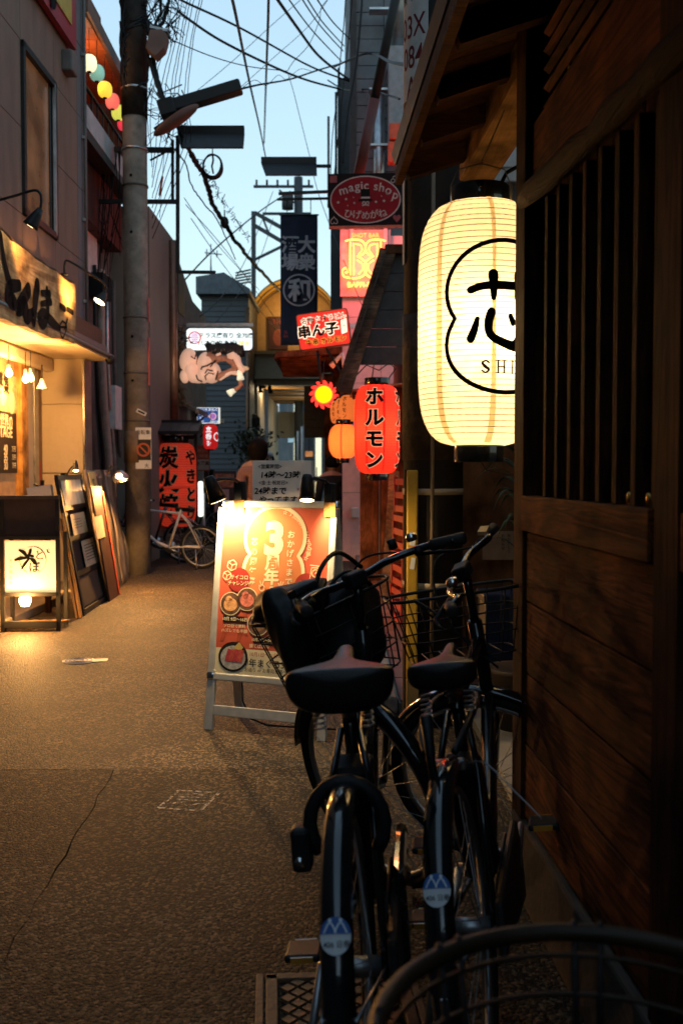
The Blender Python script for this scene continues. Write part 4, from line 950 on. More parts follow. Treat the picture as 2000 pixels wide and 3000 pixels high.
# tilted red light box
t, w_, h_ = sign('light_box_sign', 'tilted red light box sign with black food names on white glow', 947, 965, 14.2, 152, 106, yaw=-6, roll=-7)
MB().prism(rrect(w_, h_, .04), 0, .14).build('case', mat('case_brown', (.22, .10, .06), .5), t)
MB().prism(rrect(w_ - .03, h_ - .03, .035), -.006, .0).build('red_face', glow('lightbox_red', (.85, .035, .02), .85, .2, 3.), t)
HAL = glow('lightbox_white', (1., .86, .62), 1.6)
A = lambda bold: join(text('名物 かすうどん', .088, .02, h_ * .30, bold, rot=.02))
B = lambda bold: join(text('串ん子', .185, -.07, .0, bold, sx=1.05))
C = lambda bold: join(text('牛串 ホルモン', .092, .02, -h_ * .31, bold))
pr('lettering_halo', join(A(.09), B(.10)), HAL, t, -.008); pr('lettering_halo', C(.08), glow('lightbox_amber', (1., .40, .06), 1.), t, -.008)
pr('lettering', join(A(.025), B(.05), C(.028)), INK, t, -.010)
pr('side_tab', poly([(.25, -.10), (.33, -.08), (.34, .11), (.26, .09)]), HAL, t, -.009)
pr('side_tab_lettering', text('立呑み', .055, .295, .095, .01, vertical=True, gap=1.05), INK, t, -.011)
MB().bar((.0, .07, -h_ / 2), (.25, .07, -h_ / 2 - .55), .03, .03).build('strut', BLK, t); MB().bar((w_ / 2, .07, 0), (w_ / 2 + .25, .12, .02), .06, .06).build('arm', WHITE, t)
MB().cyl((-.13, .07, -h_ / 2 - .02), (-.13, .07, -h_ / 2 - .5), .02, 8).build('strut', BLK, t)
# navy banner
t, w_, h_ = sign('banner', 'navy cloth banner with pale characters and a ringed character', 876, 822, 17.2, 108, 374)
mb = MB(); n1, n2 = 8, 24; V = []
for i in range(n2 + 1):
    for j in range(n1 + 1):
        x = -w_ / 2 + w_ * j / n1; z = h_ / 2 - h_ * i / n2
        V.append((x, .02 * math.sin(j * 1.3 + i * .22) * min(1, i / 4 + .3) + .015 * math.sin(i * .5), z))
mb.add(V, [(i * (n1 + 1) + j, i * (n1 + 1) + j + 1, (i + 1) * (n1 + 1) + j + 1, (i + 1) * (n1 + 1) + j) for i in range(n2) for j in range(n1)], True)
mb.build('cloth', mat('navy_cloth', (.012, .020, .042), .8, var=.25, scale=4, bump=.1, bscale=8), t, solid=.006)
BNW = mat('banner_print', (.33, .35, .38), .8)
pr('lettering', join(text('大', .30, .13, .60, .035), text('衆', .30, .13, .30, .03), text('酒', .30, -.15, .60, .03), text('場', .30, -.15, .30, .03)), BNW, t, -.05)
pr('ring_mark', join(circ(0, -.17, .26, .013), text('和', .40, 0, -.17, .035)), BNW, t, -.05)
pr('corner_stamp', join(text('SL', .07, -.22, -h_ / 2 + .22, .01), text('EX', .07, -.22, -h_ / 2 + .15, .01)), mat('stamp_pink', (.30, .06, .08), .7), t, -.05)
MB().cyl((-w_ / 2 - .02, .0, h_ / 2 + .01), (w_ / 2 + .02, 0, h_ / 2 + .01), .015, 8).build('rod', BLK, t)
MB().bar((-w_ / 2 - .05, .0, h_ / 2 + .27), (w_ / 2 + .4, 0, h_ / 2 + .29), .03, .04).build('arm', BLK, t)
for sx_ in (-.2, .2): MB().cyl((sx_, 0, h_ / 2), (sx_, 0, h_ / 2 + .27), .008, 6).build('hook', BLK, t)
# sun sign
t, w_, h_ = sign('neon_sun_sign', 'red neon sun with wavy rays and yellow disc under the canopy', 948, 1156, 14.6, 80, 80)
P = []
for i in range(96):
    a = 2 * math.pi * i / 96; q = (i % 8) / 8.; rr = .125 + .085 * max(0, math.sin(q * math.pi)) ** .8; P.append((rr * math.cos(a + .25 * math.sin(q * math.pi)), rr * math.sin(a + .25 * math.sin(q * math.pi))))
MB().prism(P, 0, .05).build('rays', glow('sun_red', (1., .045, .035), 1.25), t)
MB().prism([(.112 * math.cos(2 * math.pi * i / 40), .112 * math.sin(2 * math.pi * i / 40)) for i in range(40)], -.03, .0).build('disc', glow('sun_yellow', (1., .72, .0), 1.6), t)
MB().prism([(.13 * math.cos(2 * math.pi * i / 40), .13 * math.sin(2 * math.pi * i / 40)) for i in range(40)], -.006, .0).build('inner_ring', glow('sun_orange', (1., .28, .02), 1.5), t)
MB().cyl((0, .03, .15), (0, .03, .5), .01, 6).build('bracket', BLK, t)
lamp('sun_glow', 'POINT', (0, -.3, .1), 8, (1, .15, .06), t, .15)

# ---------------------------------------------------------------- signs on the left beyond the pole
t, w_, h_ = sign('light_box_sign', 'white rounded light box sign with purple seal above the horse', 643, 994, 16.6, 194, 66)
MB().prism(rrect(w_, h_, .07), 0, .18).build('case', mat('case_grey', (.3, .3, .3), .5), t)
MB().prism(rrect(w_ - .02, h_ - .02, .06), -.006, 0).build('white_face', glow('lightbox_cool', (.80, .92, .90), 1.15, .03), t)
PUR = glow('seal_purple', (.45, .06, .38), .6); TEAL = mat('teal_ink', (.10, .20, .24), .6)
pr('seal', join(circ(-w_ * .37, .025, .094, .010), *[rect(-w_ * .37 - .066 + abs(k) * .010, .025 + k * .029 - .0075, -w_ * .37 + .066 - abs(k) * .010, .025 + k * .029 + .0075) for k in (-2, -1, 0, 1, 2)]), PUR, t, -.009)
pr('seal_ring', circ(-w_ * .37, .025, .103, .005), glow('seal_orange', (.9, .3, .08), .7), t, -.010)
pr('lettering', join(text('テラス席有り 全70席', .098, .115, .062, .02), text('バニク タカバ', .098, -.05, -.062, .02)), TEAL, t, -.009)
pr('lettering', text('2F↗', .105, w_ * .36, -.066, .03), glow('ink_yellow', (1., .62, .05), .9), t, -.010)
MB().bar((-w_ / 2, .1, .12), (-w_ / 2 - .5, .1, .12), .04, .04).build('arm', STEEL, t); MB().bar((-w_ / 2, .1, h_ / 2 + .06), (w_ / 2, .1, h_ / 2 + .06), .06, .06).build('top_bar', STEEL, t)
t, w_, h_ = sign('light_box_sign', 'small blue light box sign with white arrow and purple disc', 611, 1217, 17.8, 66, 46, yaw=4)
box('case', (0, .06, 0), (w_, .12, h_), glow('case_white_lit', (.8, .85, .75), .8), t)
box('blue_face', (-.01, -.003, 0), (w_ - .035, .008, h_ - .02), glow('lightbox_blue', (.02, .07, .24), .9, .2), t)
LW_ = glow('lightbox_print', (.85, .9, .95), 1.)
pr('lettering', join(text('バニク.タカバ', .053, -.01, .098, .015), text('2F', .042, -.144, -.042, .01), text('営業中', .034, -.127, -.102, .008), text('音楽食堂', .038, .10, -.11, .008)), LW_, t, -.009)
pr('arrow', poly([(-.17, .06), (-.17, .004), (-.149, .021), (-.10, -.026), (-.077, .0), (-.127, .043), (-.11, .06)]), LW_, t, -.009)
pr('disc_mark', join(disc(.076, -.017, .064), disc(-.008, -.017, .025, .013)), glow('mark_peach', (.75, .45, .4), .9), t, -.009); pr('disc_mark', disc(.076, -.017, .05), glow('mark_violet', (.35, .15, .5), .8), t, -.011)
c = at(617, 1280, 17.6)
tl, tf = lantern('paper_lantern', 'small red lantern with white characters below the blue sign', c, .128, .43, mat('lantern_crimson', (.65, .03, .03), .7, emit=.5, ecol=(1, .03, .03), trans=.4), LAQ, cap=.5, p=5, ribs=18, seams=0, capr=.5, caph=.02, rib_m=RIBR)
MB().flat(split(text('立呑み', .11, 0, .185, .03, vertical=True, gap=1.1), .03), wrap(tf, .003, -.15)).build('lettering', LW_, tl)
MB().flat(split(circ(0, 0, .068, .008), .03), wrap(tf, .003, 1.15)).build('ring_mark', LW_, tl)
MB().cyl((0, 0, .27), (0, 0, .45), .006, 5).build('hanging_wire', CABLE, tl)
# leaping horse relief
t, w_, h_ = sign('horse_sign', 'floodlit muscular horse figure with black mane leaping from the left wall', 630, 1085, 16.3, 200, 160)
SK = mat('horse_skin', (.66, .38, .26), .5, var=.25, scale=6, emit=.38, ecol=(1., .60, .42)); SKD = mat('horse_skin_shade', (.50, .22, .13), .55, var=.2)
u = lambda x, z: ((x - 700) / 1568 * 300 * mpp(16.3), (800 - z) / 1568 * 300 * mpp(16.3))
hb = MB()
for x, z, a, b_, rot, dep in ((280, 640, 130, 190, 10, .17), (330, 800, 110, 190, -15, .18), (230, 880, 75, 110, 0, .14), (540, 680, 120, 170, 15, .20), (520, 850, 110, 140, 0, .19), (640, 880, 130, 110, -10, .21), (600, 640, 120, 110, -20, .18), (430, 900, 130, 90, 0, .15), (700, 800, 80, 140, -20, .16)):
    X, Z = u(x, z); k = 300 / 1568 * mpp(16.3); hb.ball((X, .08, Z), (a * k, dep, b_ * k), 18, 12, Matrix.Rotation(R(rot), 3, 'Y'))
hb.build('body', SK, t)
def limb(nm, P, m): MB().tube([(*[u(x, z)[0]], -.02 - .05 * i / len(P), u(x, z)[1]) for i, (x, z, r) in enumerate(P)], [r * 300 / 1568 * mpp(16.3) for _, _, r in P], 10).build(nm, m, t)
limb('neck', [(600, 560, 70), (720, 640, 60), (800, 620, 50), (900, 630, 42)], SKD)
limb('head', [(900, 600, 60), (990, 570, 65), (1040, 620, 60), (1060, 700, 50), (1110, 780, 45), (1150, 820, 38)], SK)
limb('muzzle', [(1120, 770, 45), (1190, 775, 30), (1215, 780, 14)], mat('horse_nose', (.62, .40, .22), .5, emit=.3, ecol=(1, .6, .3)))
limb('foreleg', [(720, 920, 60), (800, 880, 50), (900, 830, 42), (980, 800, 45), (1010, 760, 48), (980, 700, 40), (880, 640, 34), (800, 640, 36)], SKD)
limb('foreleg', [(760, 930, 40), (860, 870, 38), (950, 830, 36), (1040, 850, 34)], SK)
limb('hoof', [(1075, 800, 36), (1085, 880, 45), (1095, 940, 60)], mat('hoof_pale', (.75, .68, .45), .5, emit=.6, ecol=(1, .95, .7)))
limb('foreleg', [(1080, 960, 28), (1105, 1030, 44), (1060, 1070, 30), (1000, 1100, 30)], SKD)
limb('hoof', [(1010, 1100, 32), (950, 1130, 48), (915, 1160, 58)], MATS['hoof_pale'])
HAIR = mat('mane_black', (.014, .010, .009), .4)
for k in range(16):
    x = 640 + k * 32; limb('mane_lock', [(x, 575 - 30 * math.sin(k * .35), 46), (x - 20 + 10 * (k % 3), 500 - 20 * (k % 4), 44), (x - 50 - 12 * (k % 4), 450 - 18 * (k % 3), 28), (x - 95 - 14 * (k % 5), 405 - 16 * (k % 4), 5)], HAIR)
limb('mane_lock', [(680, 520, 30), (640, 440, 18), (600, 360, 3)], HAIR)
limb('forelock', [(1040, 500, 40), (1100, 470, 34), (1120, 540, 16), (1130, 600, 5)], HAIR)
limb('ear', [(700, 640, 30), (760, 560, 34), (820, 520, 12)], SK)
for P in ([(500, 800, 7), (520, 760, 9), (600, 740, 9), (680, 690, 7)], [(430, 880, 8), (450, 950, 8), (520, 985, 8)], [(560, 860, 6), (600, 800, 8), (680, 820, 8)], [(640, 760, 7), (690, 700, 8), (730, 660, 8)], [(350, 600, 7), (410, 640, 9), (430, 560, 7)], [(580, 960, 6), (560, 900, 7), (620, 850, 7), (700, 870, 6)], [(740, 900, 7), (760, 820, 7), (720, 960, 7)]):
    MB().tube([(u(x, z)[0], -.115, u(x, z)[1]) for x, z, r in P], [r * 1.5 * 300 / 1568 * mpp(16.3) for _, _, r in P], 6).build('muscle_line', HAIR, t)
box('wall_bracket', (-.75, .1, .0), (.4, .06, .08), BLK, t)
lamp('horse_floodlight', 'SPOT', (-.1, -1.4, -.5), 40, (1, .8, .6), t, .05, (0, 0, 0), 70)
# round white sign behind the pole, card boards, lit tube sign
t, w_, h_ = sign('round_light_sign', 'round white glowing sign half hidden by the concrete pole', 408, 1195, 16.2, 96, 96)
MB().lathe([(.0, -.07), (.22, -.07), (.262, -.03), (.262, .03), (.22, .07), (0, .07)], 36, M=Matrix.Rotation(R(90), 3, 'X')).build('drum', glow('drum_white', (1., .92, .74), 1.5), t)
MB().bar((-.26, 0, 0), (-.6, 0, 0), .04, .04).build('arm', BLK, t)
t, w_, h_ = sign('poster_board', 'weathered red poster board beside the worn red lantern', 594, 1342, 17.6, 40, 76)
box('board', (0, .01, 0), (w_, .02, h_), mat('board_brown_red', (.24, .06, .035), .7, dirt=.5), t); MB().cyl((0, .03, -h_ / 2 - 1.3), (0, .03, -h_ / 2), .012, 6).build('pole', STEEL, t)
pr('lettering', join(text('AKB48', .09, 0, h_ * .30, .01, sx=.7), text('NMB48', .085, 0, h_ * .08, .01, sx=.7)), mat('print_brown', (.42, .22, .12), .7), t, -.003)
pr('lower_card', rect(-w_ * .46, -h_ * .45, w_ * .46, -h_ * .05), mat('card_grey', (.30, .28, .24), .7), t, -.003); pr('lettering', text('生写真', .075, 0, -h_ * .2, .015), INK, t, -.006)
t, w_, h_ = sign('tube_sign', 'upright white glowing tube sign on a thin pole beside the worn red lantern', 587, 1462, 16.6, 13, 104)
MB().prism(rrect(w_, h_, .03), 0, .09).build('tube', glow('tube_white', (.88, 1., .86), 1.5), t); MB().cyl((.06, .04, -at(587, 1462, 16.6).z), (.06, .04, .1), .018, 8).build('pole', WHITE, t)
t, w_, h_ = sign('menu_easel', 'dark easel with food photo and pale sheet left of the woman', 658, 1428, 16.4, 66, 96)
box('board', (0, .02, 0), (w_, .03, h_), DARKB, t); pr('food_photo', rect(-w_ * .42, 0, w_ * .42, h_ * .42), mat('photo_brown', (.22, .13, .08), .5, var=.7, scale=14), t, -.002)
pr('pale_sheet', rect(-w_ * .45, -h_ * .75, w_ * .2, -h_ * .06), mat('sheet_grey', (.34, .31, .29), .7, var=.2, scale=20), t, -.004)
for sx_ in (-.15, .15): MB().bar((sx_, .03, h_ * .4), (sx_ * 1.2, .1, -at(658, 1428, 16.4).z), .02, .02).build('leg', BLK, t)

# ---------------------------------------------------------------- utility poles
def pole(name, label, x, y, r, h, m): 
    t = thing(name, label, 'pole', (x, y, 0)); MB().tube([(0, 0, 0), (0, 0, h * .5), (0, 0, h)], [r, r * .97, r * .93], 28).build('shaft', m, t); return t
up = pole('utility_pole', 'mottled concrete utility pole hung with cables on the left', -2.60, 12.8, .158, 9.6, CONC)
for z in (1.95, 2.55, 3.25, 4.9, 5.35, 6.1): MB().lathe([(.166, -.012), (.166, .012)], 24, (0, 0, z)).build('band', STEEL if z > 5 else mat('band_dark', (.10, .085, .07), .6), up)
MB().lathe([(.168, -.2), (.168, .2)], 28, (0, 0, 1.62)).build('wrap_sheet', mat('wrap_brown', (.20, .13, .075), .6), up)
for z in (3.0, 2.45, 4.3, 5.0): MB().ball((-.02, -.155, z), .018, 8, 6).build('bolt_hole', INK, up)
MB().tube([(0, 0, 5.75), (0, 0, 7.5), (0, 0, 9.6)], [.164, .163, .16], 24).build('dark_sleeve', mat('sleeve_tar', (.022, .018, .016), .7, bump=.9, bscale=16, var=.5), up)
box('notice_plate', (.11, -.155, 1.60), (.20, .008, .52), PAPER, up); box('notice_picture', (.11, -.161, 1.58), (.19, .004, .26), mat('notice_black', (.02, .015, .015), .6), up)
pr('notice_ring', join(circ(.11, 1.58, .075, .012), stroke([(.06, 1.63, .009), (.16, 1.53, .009)])), mat('notice_orange', (.5, .10, .04), .6), up, -.165)
pr('notice_lettering', join(text('自転車', .06, .11, 1.80, .008), text('大', .06, .15, 1.38, .008)), INK, up, -.162)
box('sticker', (.09, -.166, 2.05), (.13, .006, .05), PAPER, up, M=Matrix.Rotation(R(25), 3, 'Y')); box('sticker_bar', (.09, -.171, 2.05), (.09, .004, .022), INK, up, M=Matrix.Rotation(R(25), 3, 'Y'))
for k, z in enumerate((3.35, 2.85, 2.55)): box('red_side_plate', (.162, -.02, z), (.02, .05, .30), mat('faded_red', (.5, .12, .10), .6), up)
# steel bracket frame on the pole
bf = thing('bracket_frame', 'black steel bracket frame crossing the concrete pole', 'bracket', (0, 13.0, 0))
def B2(n, a, b, wd=.045, m=BLK, p=bf, Y=13.0):
    a = at(*a, Y); b = at(*b, Y); MB().bar((a.x, 0, a.z), (b.x, 0, b.z), wd, wd).build(n, m, p)
for n, a, b, wd in (('arm', (262, 438), (510, 440), .06), ('arm', (262, 591), (520, 591), .05), ('upright', (506, 410), (506, 592), .035), ('upright', (521, 398), (521, 800), .045), ('foot_bar', (519, 797), (632, 798), .04), ('brace', (440, 470), (500, 438), .02)): B2(n, a, b, wd)
# unlit street lamps
def street_light(label, px, py, Y, wpx, hpx, roll, m=BLK, dep=.3):
    t, w_, h_ = sign('street_light', label, px, py, Y, wpx, hpx, roll=roll, cat='street light')
    MB().prism([(-w_ / 2, h_ / 2), (w_ / 2, h_ / 2), (w_ / 2 * 1.0, h_ * .22), (-w_ / 2, h_ * .22)], -.02, .06).build('hood', m, t)
    MB().add([(-w_ / 2, -.02, h_ * .22), (w_ / 2, -.02, h_ * .22), (w_ / 2 * 1.03, -dep, -h_ / 2), (-w_ / 2 * .8, -dep, -h_ / 2), (-w_ / 2, .06, h_ * .22), (w_ / 2, .06, h_ * .22), (w_ / 2 * 1.03, -dep + .07, -h_ / 2), (-w_ / 2 * .8, -dep + .07, -h_ / 2)], [(0, 1, 2, 3), (7, 6, 5, 4), (0, 4, 5, 1), (3, 2, 6, 7), (0, 3, 7, 4), (1, 5, 6, 2)]).build('reflector', m, t)
    return t, w_, h_
t, w_, h_ = street_light('wide black street light panel on the left bracket', 618, 411, 13.0, 192, 82, 0)
MB().bar((-w_ / 2, .02, 0), (-w_ / 2 - .0, .02, -.3), .04, .04).build('arm', BLK, t)
t, w_, h_ = street_light('black street light panel hung right of the alley middle', 846, 494, 17.0, 160, 66, 0)
MB().bar((w_ / 2, .03, .05), (w_ / 2 + .24, .03, .05), .04, .05).build('arm', BLK, t)
t, w_, h_ = sign('street_light', 'long black tilted box light reaching out from the pole', 592, 288, 12.6, 236, 34, roll=-16.5, cat='street light')
MB().prism(rrect(w_, h_, .03), -.1, .1).build('case', BLK, t, bevel=.01); box('end_box', (-w_ / 2 + .06, 0, 0), (.2, .22, h_ * 1.35), BLK, t, bevel=.01)
t, w_, h_ = sign('street_light', 'rust brown oblong street lamp below the tilted box light', 516, 352, 12.4, 158, 34, roll=-34, cat='street light')
MB().ball((0, 0, 0), (w_ / 2, .10, h_ / 2), 20, 10).build('bowl', mat('lamp_rust', (.16, .065, .045), .5, dirt=.5), t); box('spine', (-.05, 0, .045), (w_ * .7, .07, .05), BLK, t, bevel=.01)
t, w_, h_ = sign('junction_box', 'brown metal junction box strapped high on the concrete pole', 462, 132, 12.6, 58, 84, roll=12, cat='junction box')
MB().prism([(-.10, .12), (.04, .16), (.12, .10), (.11, -.06), (.03, -.18), (-.11, -.1)], -.12, .08).build('case', mat('box_rust', (.18, .11, .09), .6, dirt=.4), t, bevel=.01); box('lid', (.0, -.01, .16), (.22, .2, .03), STEEL, t)
c = at(623, 487, 14.0)
t = thing('cable_coil', 'black ring of coiled cable hanging below the left street light', 'cable', c)
mb = MB()
for k in range(5): mb.tube([((.12 + .004 * k) * math.cos(a) + .005 * math.sin(3 * a + k), .02 * k - .04, (.15 + .004 * k) * math.sin(a)) for a in [2 * math.pi * i / 36 for i in range(36)]], .012, 6, closed=True)
mb.build('coil', CABLE, t); MB().tube([(0, 0, .16), (.01, 0, .08), (-.01, 0, 0), (.01, 0, -.1)], .014, 6).build('tie', CABLE, t); MB().tube([(0, 0, .15), (0, 0, .26)], .008, 5).build('hook', CABLE, t)
# dark right-hand pole with plates
rp_ = pole('utility_pole', 'thick black utility pole with white number plate on the right', .474, 5.2, .156, 7.0, mat('pole_charcoal', (.030, .025, .022), .75, var=.3, scale=8, bump=.3, bscale=40, dirt=.5, dcol=(.02, .016, .014)))
MB().tube([(0, 0, 1.36), (0, 0, 1.9), (0, 0, 2.1)], [.1605, .1605, .160], 28).build('flaking_wrap', mat('flaking_wrap', (.055, .035, .022), .7, var=.5, scale=7, bump=.8, bscale=22, dirt=.8, dcol=(.16, .11, .075), dscale=6), rp_)
def onpole(r): return lambda a, b: (r * math.sin(a / .156), -r * math.cos(a / .156), b)
PLX = -.095
MB().flat(split(rect(PLX - .14, 3.08, PLX + .05, 3.74), .03), onpole(.1595)).build('number_plate', mat('plate_white', (.62, .58, .54), .5, dirt=.3, dcol=(.4, .35, .3)), rp_)
PLR = mat('plate_maroon', (.16, .02, .02), .5)
MB().flat(split(join(text('03X', .155, PLX - .045, 3.53, .008, sx=.62), text('084', .155, PLX - .045, 3.38, .008, sx=.62), text('A', .15, PLX - .045, 3.23, .008, sx=.75)), .02), onpole(.1605)).build('plate_number', PLR, rp_)
MB().flat(split(text('照 不 明', .05, PLX - .045, 3.67, .008, sx=.9), .02), onpole(.1605)).build('plate_caption', INK, rp_)
MB().flat(split(rect(PLX - .135, 3.10, PLX + .03, 3.17), .03), onpole(.1605)).build('plate_label', mat('plate_orange', (.45, .17, .03), .5), rp_)
MB().flat(split(join(text('0120-676-0761', .03, PLX - .05, 3.115, .004, sx=.8), text('街路灯管理所', .03, PLX - .05, 3.15, .004, sx=.8)), .02), onpole(.1612)).build('plate_caption', INK, rp_)
for z, n_ in ((3.70, 'strap'), (3.14, 'strap'), (1.20, 'strap'), (.72, 'strap')):
    MB().lathe([(.1585, -.016), (.1585, .016)], 30, (0, 0, z)).build(n_, STEEL if z > 1.5 else mat('strap_tan', (.42, .33, .22), .5), rp_)
MB().flat(split(rect(-.25, 2.36, -.20, 2.78), .03), onpole(.1605)).build('side_plate', MATS['plate_white'], rp_)
MB().cyl((-.02, -.18, 0), (-.02, -.18, 3.0), .010, 8).build('conduit', mat('conduit_brown', (.22, .15, .09), .5), rp_)
yg = thing('pole_guard', 'scuffed yellow guard strip standing left of the dark pole', 'pole guard', (at(1206, 1700, 5.06).x, 5.06, 0))
YEL = mat('guard_yellow', (.62, .36, .035), .5, var=.2, scale=5, dirt=.75, dcol=(.16, .09, .035), dscale=4, stretch=(1, 1, .35))
MB().box((0, 0, .78), (.056, .05, 1.06)).build('guard', YEL, yg, bevel=.008); MB().box((-.03, .02, .78), (.012, .03, 1.06)).build('edge_strip', WDARKZ, yg)
MB().box((.005, .012, .125), (.062, .05, .25)).build('lower_post', mat('guard_base', (.30, .19, .06), .6, dirt=.7), yg, bevel=.006)
for z, w_ in ((.96, .03), (.84, .022)): box('torn_sticker', (.002, -.0265, z), (w_, .002, .06), PAPER, yg, M=Matrix.Rotation(R(8), 3, 'Y'))

# ---------------------------------------------------------------- overhead cables
def cable(label, P, r, group=None, sag=0., wob=0.):
    """P: (px, py, distance) photo points the cable passes through"""
    pts = [at(*p) for p in P]
    q = [Vector(v) for v in spline([tuple(p) for p in pts], 10)]
    if sag: 
        n = len(q) - 1; q = [p - Vector((0, 0, sag * 4 * (i / n) * (1 - i / n))) for i, p in enumerate(q)]
    if wob: q = [p + Vector((random.uniform(-wob, wob), 0, random.uniform(-wob, wob))) for p in q]
    return tag(MB().tube(q, r, 6).build('overhead_cable', CABLE), label, 'cable', group)
TW = 'thin cables crossing the sky'; ORD = ('first', 'second', 'third', 'fourth', 'fifth', 'sixth', 'seventh', 'eighth', 'ninth')
cable('upper thick cable from the pole top across the sky to the right', [(490, -30, 12.8), (530, 0, 12.8), (700, 80, 14), (900, 190, 17), (1000, 230, 18), (1060, 250, 19)], .016)
cable('lower thick cable from the pole across the sky to the right', [(520, 32, 12.8), (640, 115, 13.5), (800, 195, 15), (900, 235, 17), (1000, 262, 18.5)], .017)
for i, P in enumerate(([(432, 60, 12.7), (452, 190, 12.7), (480, 290, 12.7), (520, 372, 12.8), (560, 450, 13.2)], [(436, 170, 12.66), (455, 230, 12.66), (478, 300, 12.66), (500, 330, 12.66)], [(500, -20, 12.75), (480, 60, 12.75), (455, 95, 12.7), (440, 160, 12.7)], [(468, -20, 12.7), (470, 40, 12.7), (440, 110, 12.7), (432, 230, 12.7)])):
    cable(ORD[i] + ' heavy black cable lashed to the right of the concrete pole, from the bottom', P, .028 - .003 * i, 'heavy cables on the concrete pole', wob=.006)
cable('thin cable sagging low from the junction box to mid sky', [(492, 112, 12.6), (620, 165, 13.5), (730, 195, 15), (840, 208, 17)], .007, TW)
MBc = cable('thick hooked cable bundle running up the middle of the sky', [(676, -20, 9), (690, 40, 10), (712, 150, 12), (735, 260, 15), (760, 370, 20), (778, 460, 26)], .016)
cable('straight twin cable up the middle of the sky', [(786, -20, 10), (784, 60, 11), (780, 180, 14), (776, 300, 19), (772, 440, 27)], .010)
cable('pale twin of the straight middle cable', [(789, -20, 10), (787, 80, 11.3), (781, 240, 16), (775, 420, 26)], .006)
cable('thick cable slanting down to the dark building on the right', [(800, -20, 12), (870, 80, 14), (930, 160, 17), (990, 210, 20), (1040, 245, 21)], .022)
for i, (a, b) in enumerate((((840, -10), (1000, 180)), ((880, -10), (1005, 150)), ((895, -10), (1008, 135)), ((930, 0), (1030, 120)))):
    cable(ORD[i] + ' of four parallel thin cables slanting into the right buildings, from the left', [(a[0], a[1], 12), ((a[0] + b[0]) / 2 - 4, (a[1] + b[1]) / 2 + 6, 15), (b[0], b[1], 19)], .010, TW)
cable('bundle of cables from the tilted box light to the right buildings', [(700, 262, 12.7), (760, 248, 13.5), (850, 232, 16), (930, 206, 18), (1010, 182, 20), (1070, 160, 20)], .014)
cable('loose loop of wire along the tilted light bundle', [(700, 266, 12.7), (745, 235, 13), (780, 250, 14), (815, 220, 15), (840, 232, 16), (880, 202, 17), (920, 212, 18)], .004)
cable('thin cable dropping from mid sky to the right light panel', [(842, 210, 17), (860, 270, 17), (880, 350, 17), (908, 462, 17), (940, 590, 16.5), (1070, 920, 13)], .006)
cable('faint diagonal wire crossing the sky upward to the right', [(560, 280, 20), (680, 180, 20), (800, 70, 20), (880, 0, 20)], .006, TW)
cable('faint diagonal wire crossing the sky beside the first', [(700, 260, 18), (800, 170, 18), (900, 80, 18), (960, 0, 18)], .005, TW)
cable('kinked thin wire hanging in the upper right sky', [(842, 208, 17), (860, 180, 17), (905, 130, 17), (935, 60, 17), (940, 25, 17), (958, 0, 17)], .006)
cable('upright cable on the right edge of the sky', [(1012, -20, 16), (1008, 60, 16), (996, 180, 17), (985, 300, 18), (972, 420, 19), (965, 620, 19)], .010)
cable('second upright cable on the right edge of the sky', [(1032, -20, 15), (1020, 120, 15.5), (1000, 300, 17), (978, 520, 19)], .008)
cable('long upright cable in front of the block building', [(1062, -20, 14), (1045, 180, 14), (1020, 330, 14), (1005, 480, 14)], .016)
cable('heavy cable loop between leaning prop and dark pole', [(980, 195, 15), (1060, 160, 14), (1100, 160, 13.5), (1140, 180, 9), (1190, 190, 6)], .014)
cable('cable passing behind the leaning prop low', [(960, 235, 18), (1010, 262, 17), (1080, 262, 15), (1140, 280, 13), (1170, 290, 11)], .012)
for i, (a, b, m_) in enumerate((((545, 600), (860, 1010), (690, 770)), ((560, 640), (820, 980), (680, 800)), ((540, 580), (760, 850), (640, 700)))):
    cable(('lowest', 'middle', 'uppermost')[i] + ' of three thin cables running down to the arcade roof', [(a[0], a[1], 14), (m_[0], m_[1] + 10 * i, 18), (b[0], b[1], 26)], .006, 'thin cables down to the arcade')
bundle = cable('knotted thick cable bundle descending past the coil', [(560, 452, 13.5), (590, 500, 14), (610, 545, 14.5), (625, 600, 15), (660, 660, 16.5), (700, 720, 18), (760, 790, 21), (830, 860, 25)], .036, wob=.016)
lsh = thing('cable_lashing', 'tangled lashing wire wound round the descending bundle', 'cable')
for k in range(26):
    p = at(575 + k * 6.2, 470 + k * 9.3, 13.8 + k * .22); MB().tube([p + Vector((random.uniform(-.07, .07), random.uniform(-.03, .03), random.uniform(-.08, .08))) for _ in range(5)], .006, 5).build('lashing_wire', CABLE, lsh)
t = thing('splice_box', 'black cable splice hanging on the descending bundle', 'splice box', at(658, 652, 16.3)); MB().ball((0, 0, 0), (.07, .07, .1), 8, 6).build('body', CABLE, t); MB().cyl((0, 0, .08), (0, 0, .2), .012, 6).build('hook', CABLE, t)
cable('slack service cable along the left of the bundle', [(505, 430, 13.2), (545, 480, 13.6), (560, 540, 14), (600, 600, 15), (640, 650, 16), (690, 760, 19)], .010, wob=.005)
for i, P in enumerate(([(500, 870, 18), (560, 800, 18), (640, 720, 19), (760, 620, 22), (850, 560, 25)], [(620, 960, 20), (700, 860, 22), (760, 760, 24), (800, 640, 26)], [(560, 945, 19), (640, 880, 20), (720, 760, 23), (800, 560, 26)])):
    cable(('thick dark cable rising from the cream building toward the far pole', 'thin steep wire rising beside the vaulted arcade', 'thin wire rising from the white sign toward the far pole')[i], P, .014 if i == 0 else .008, 'cables rising to the far pole')
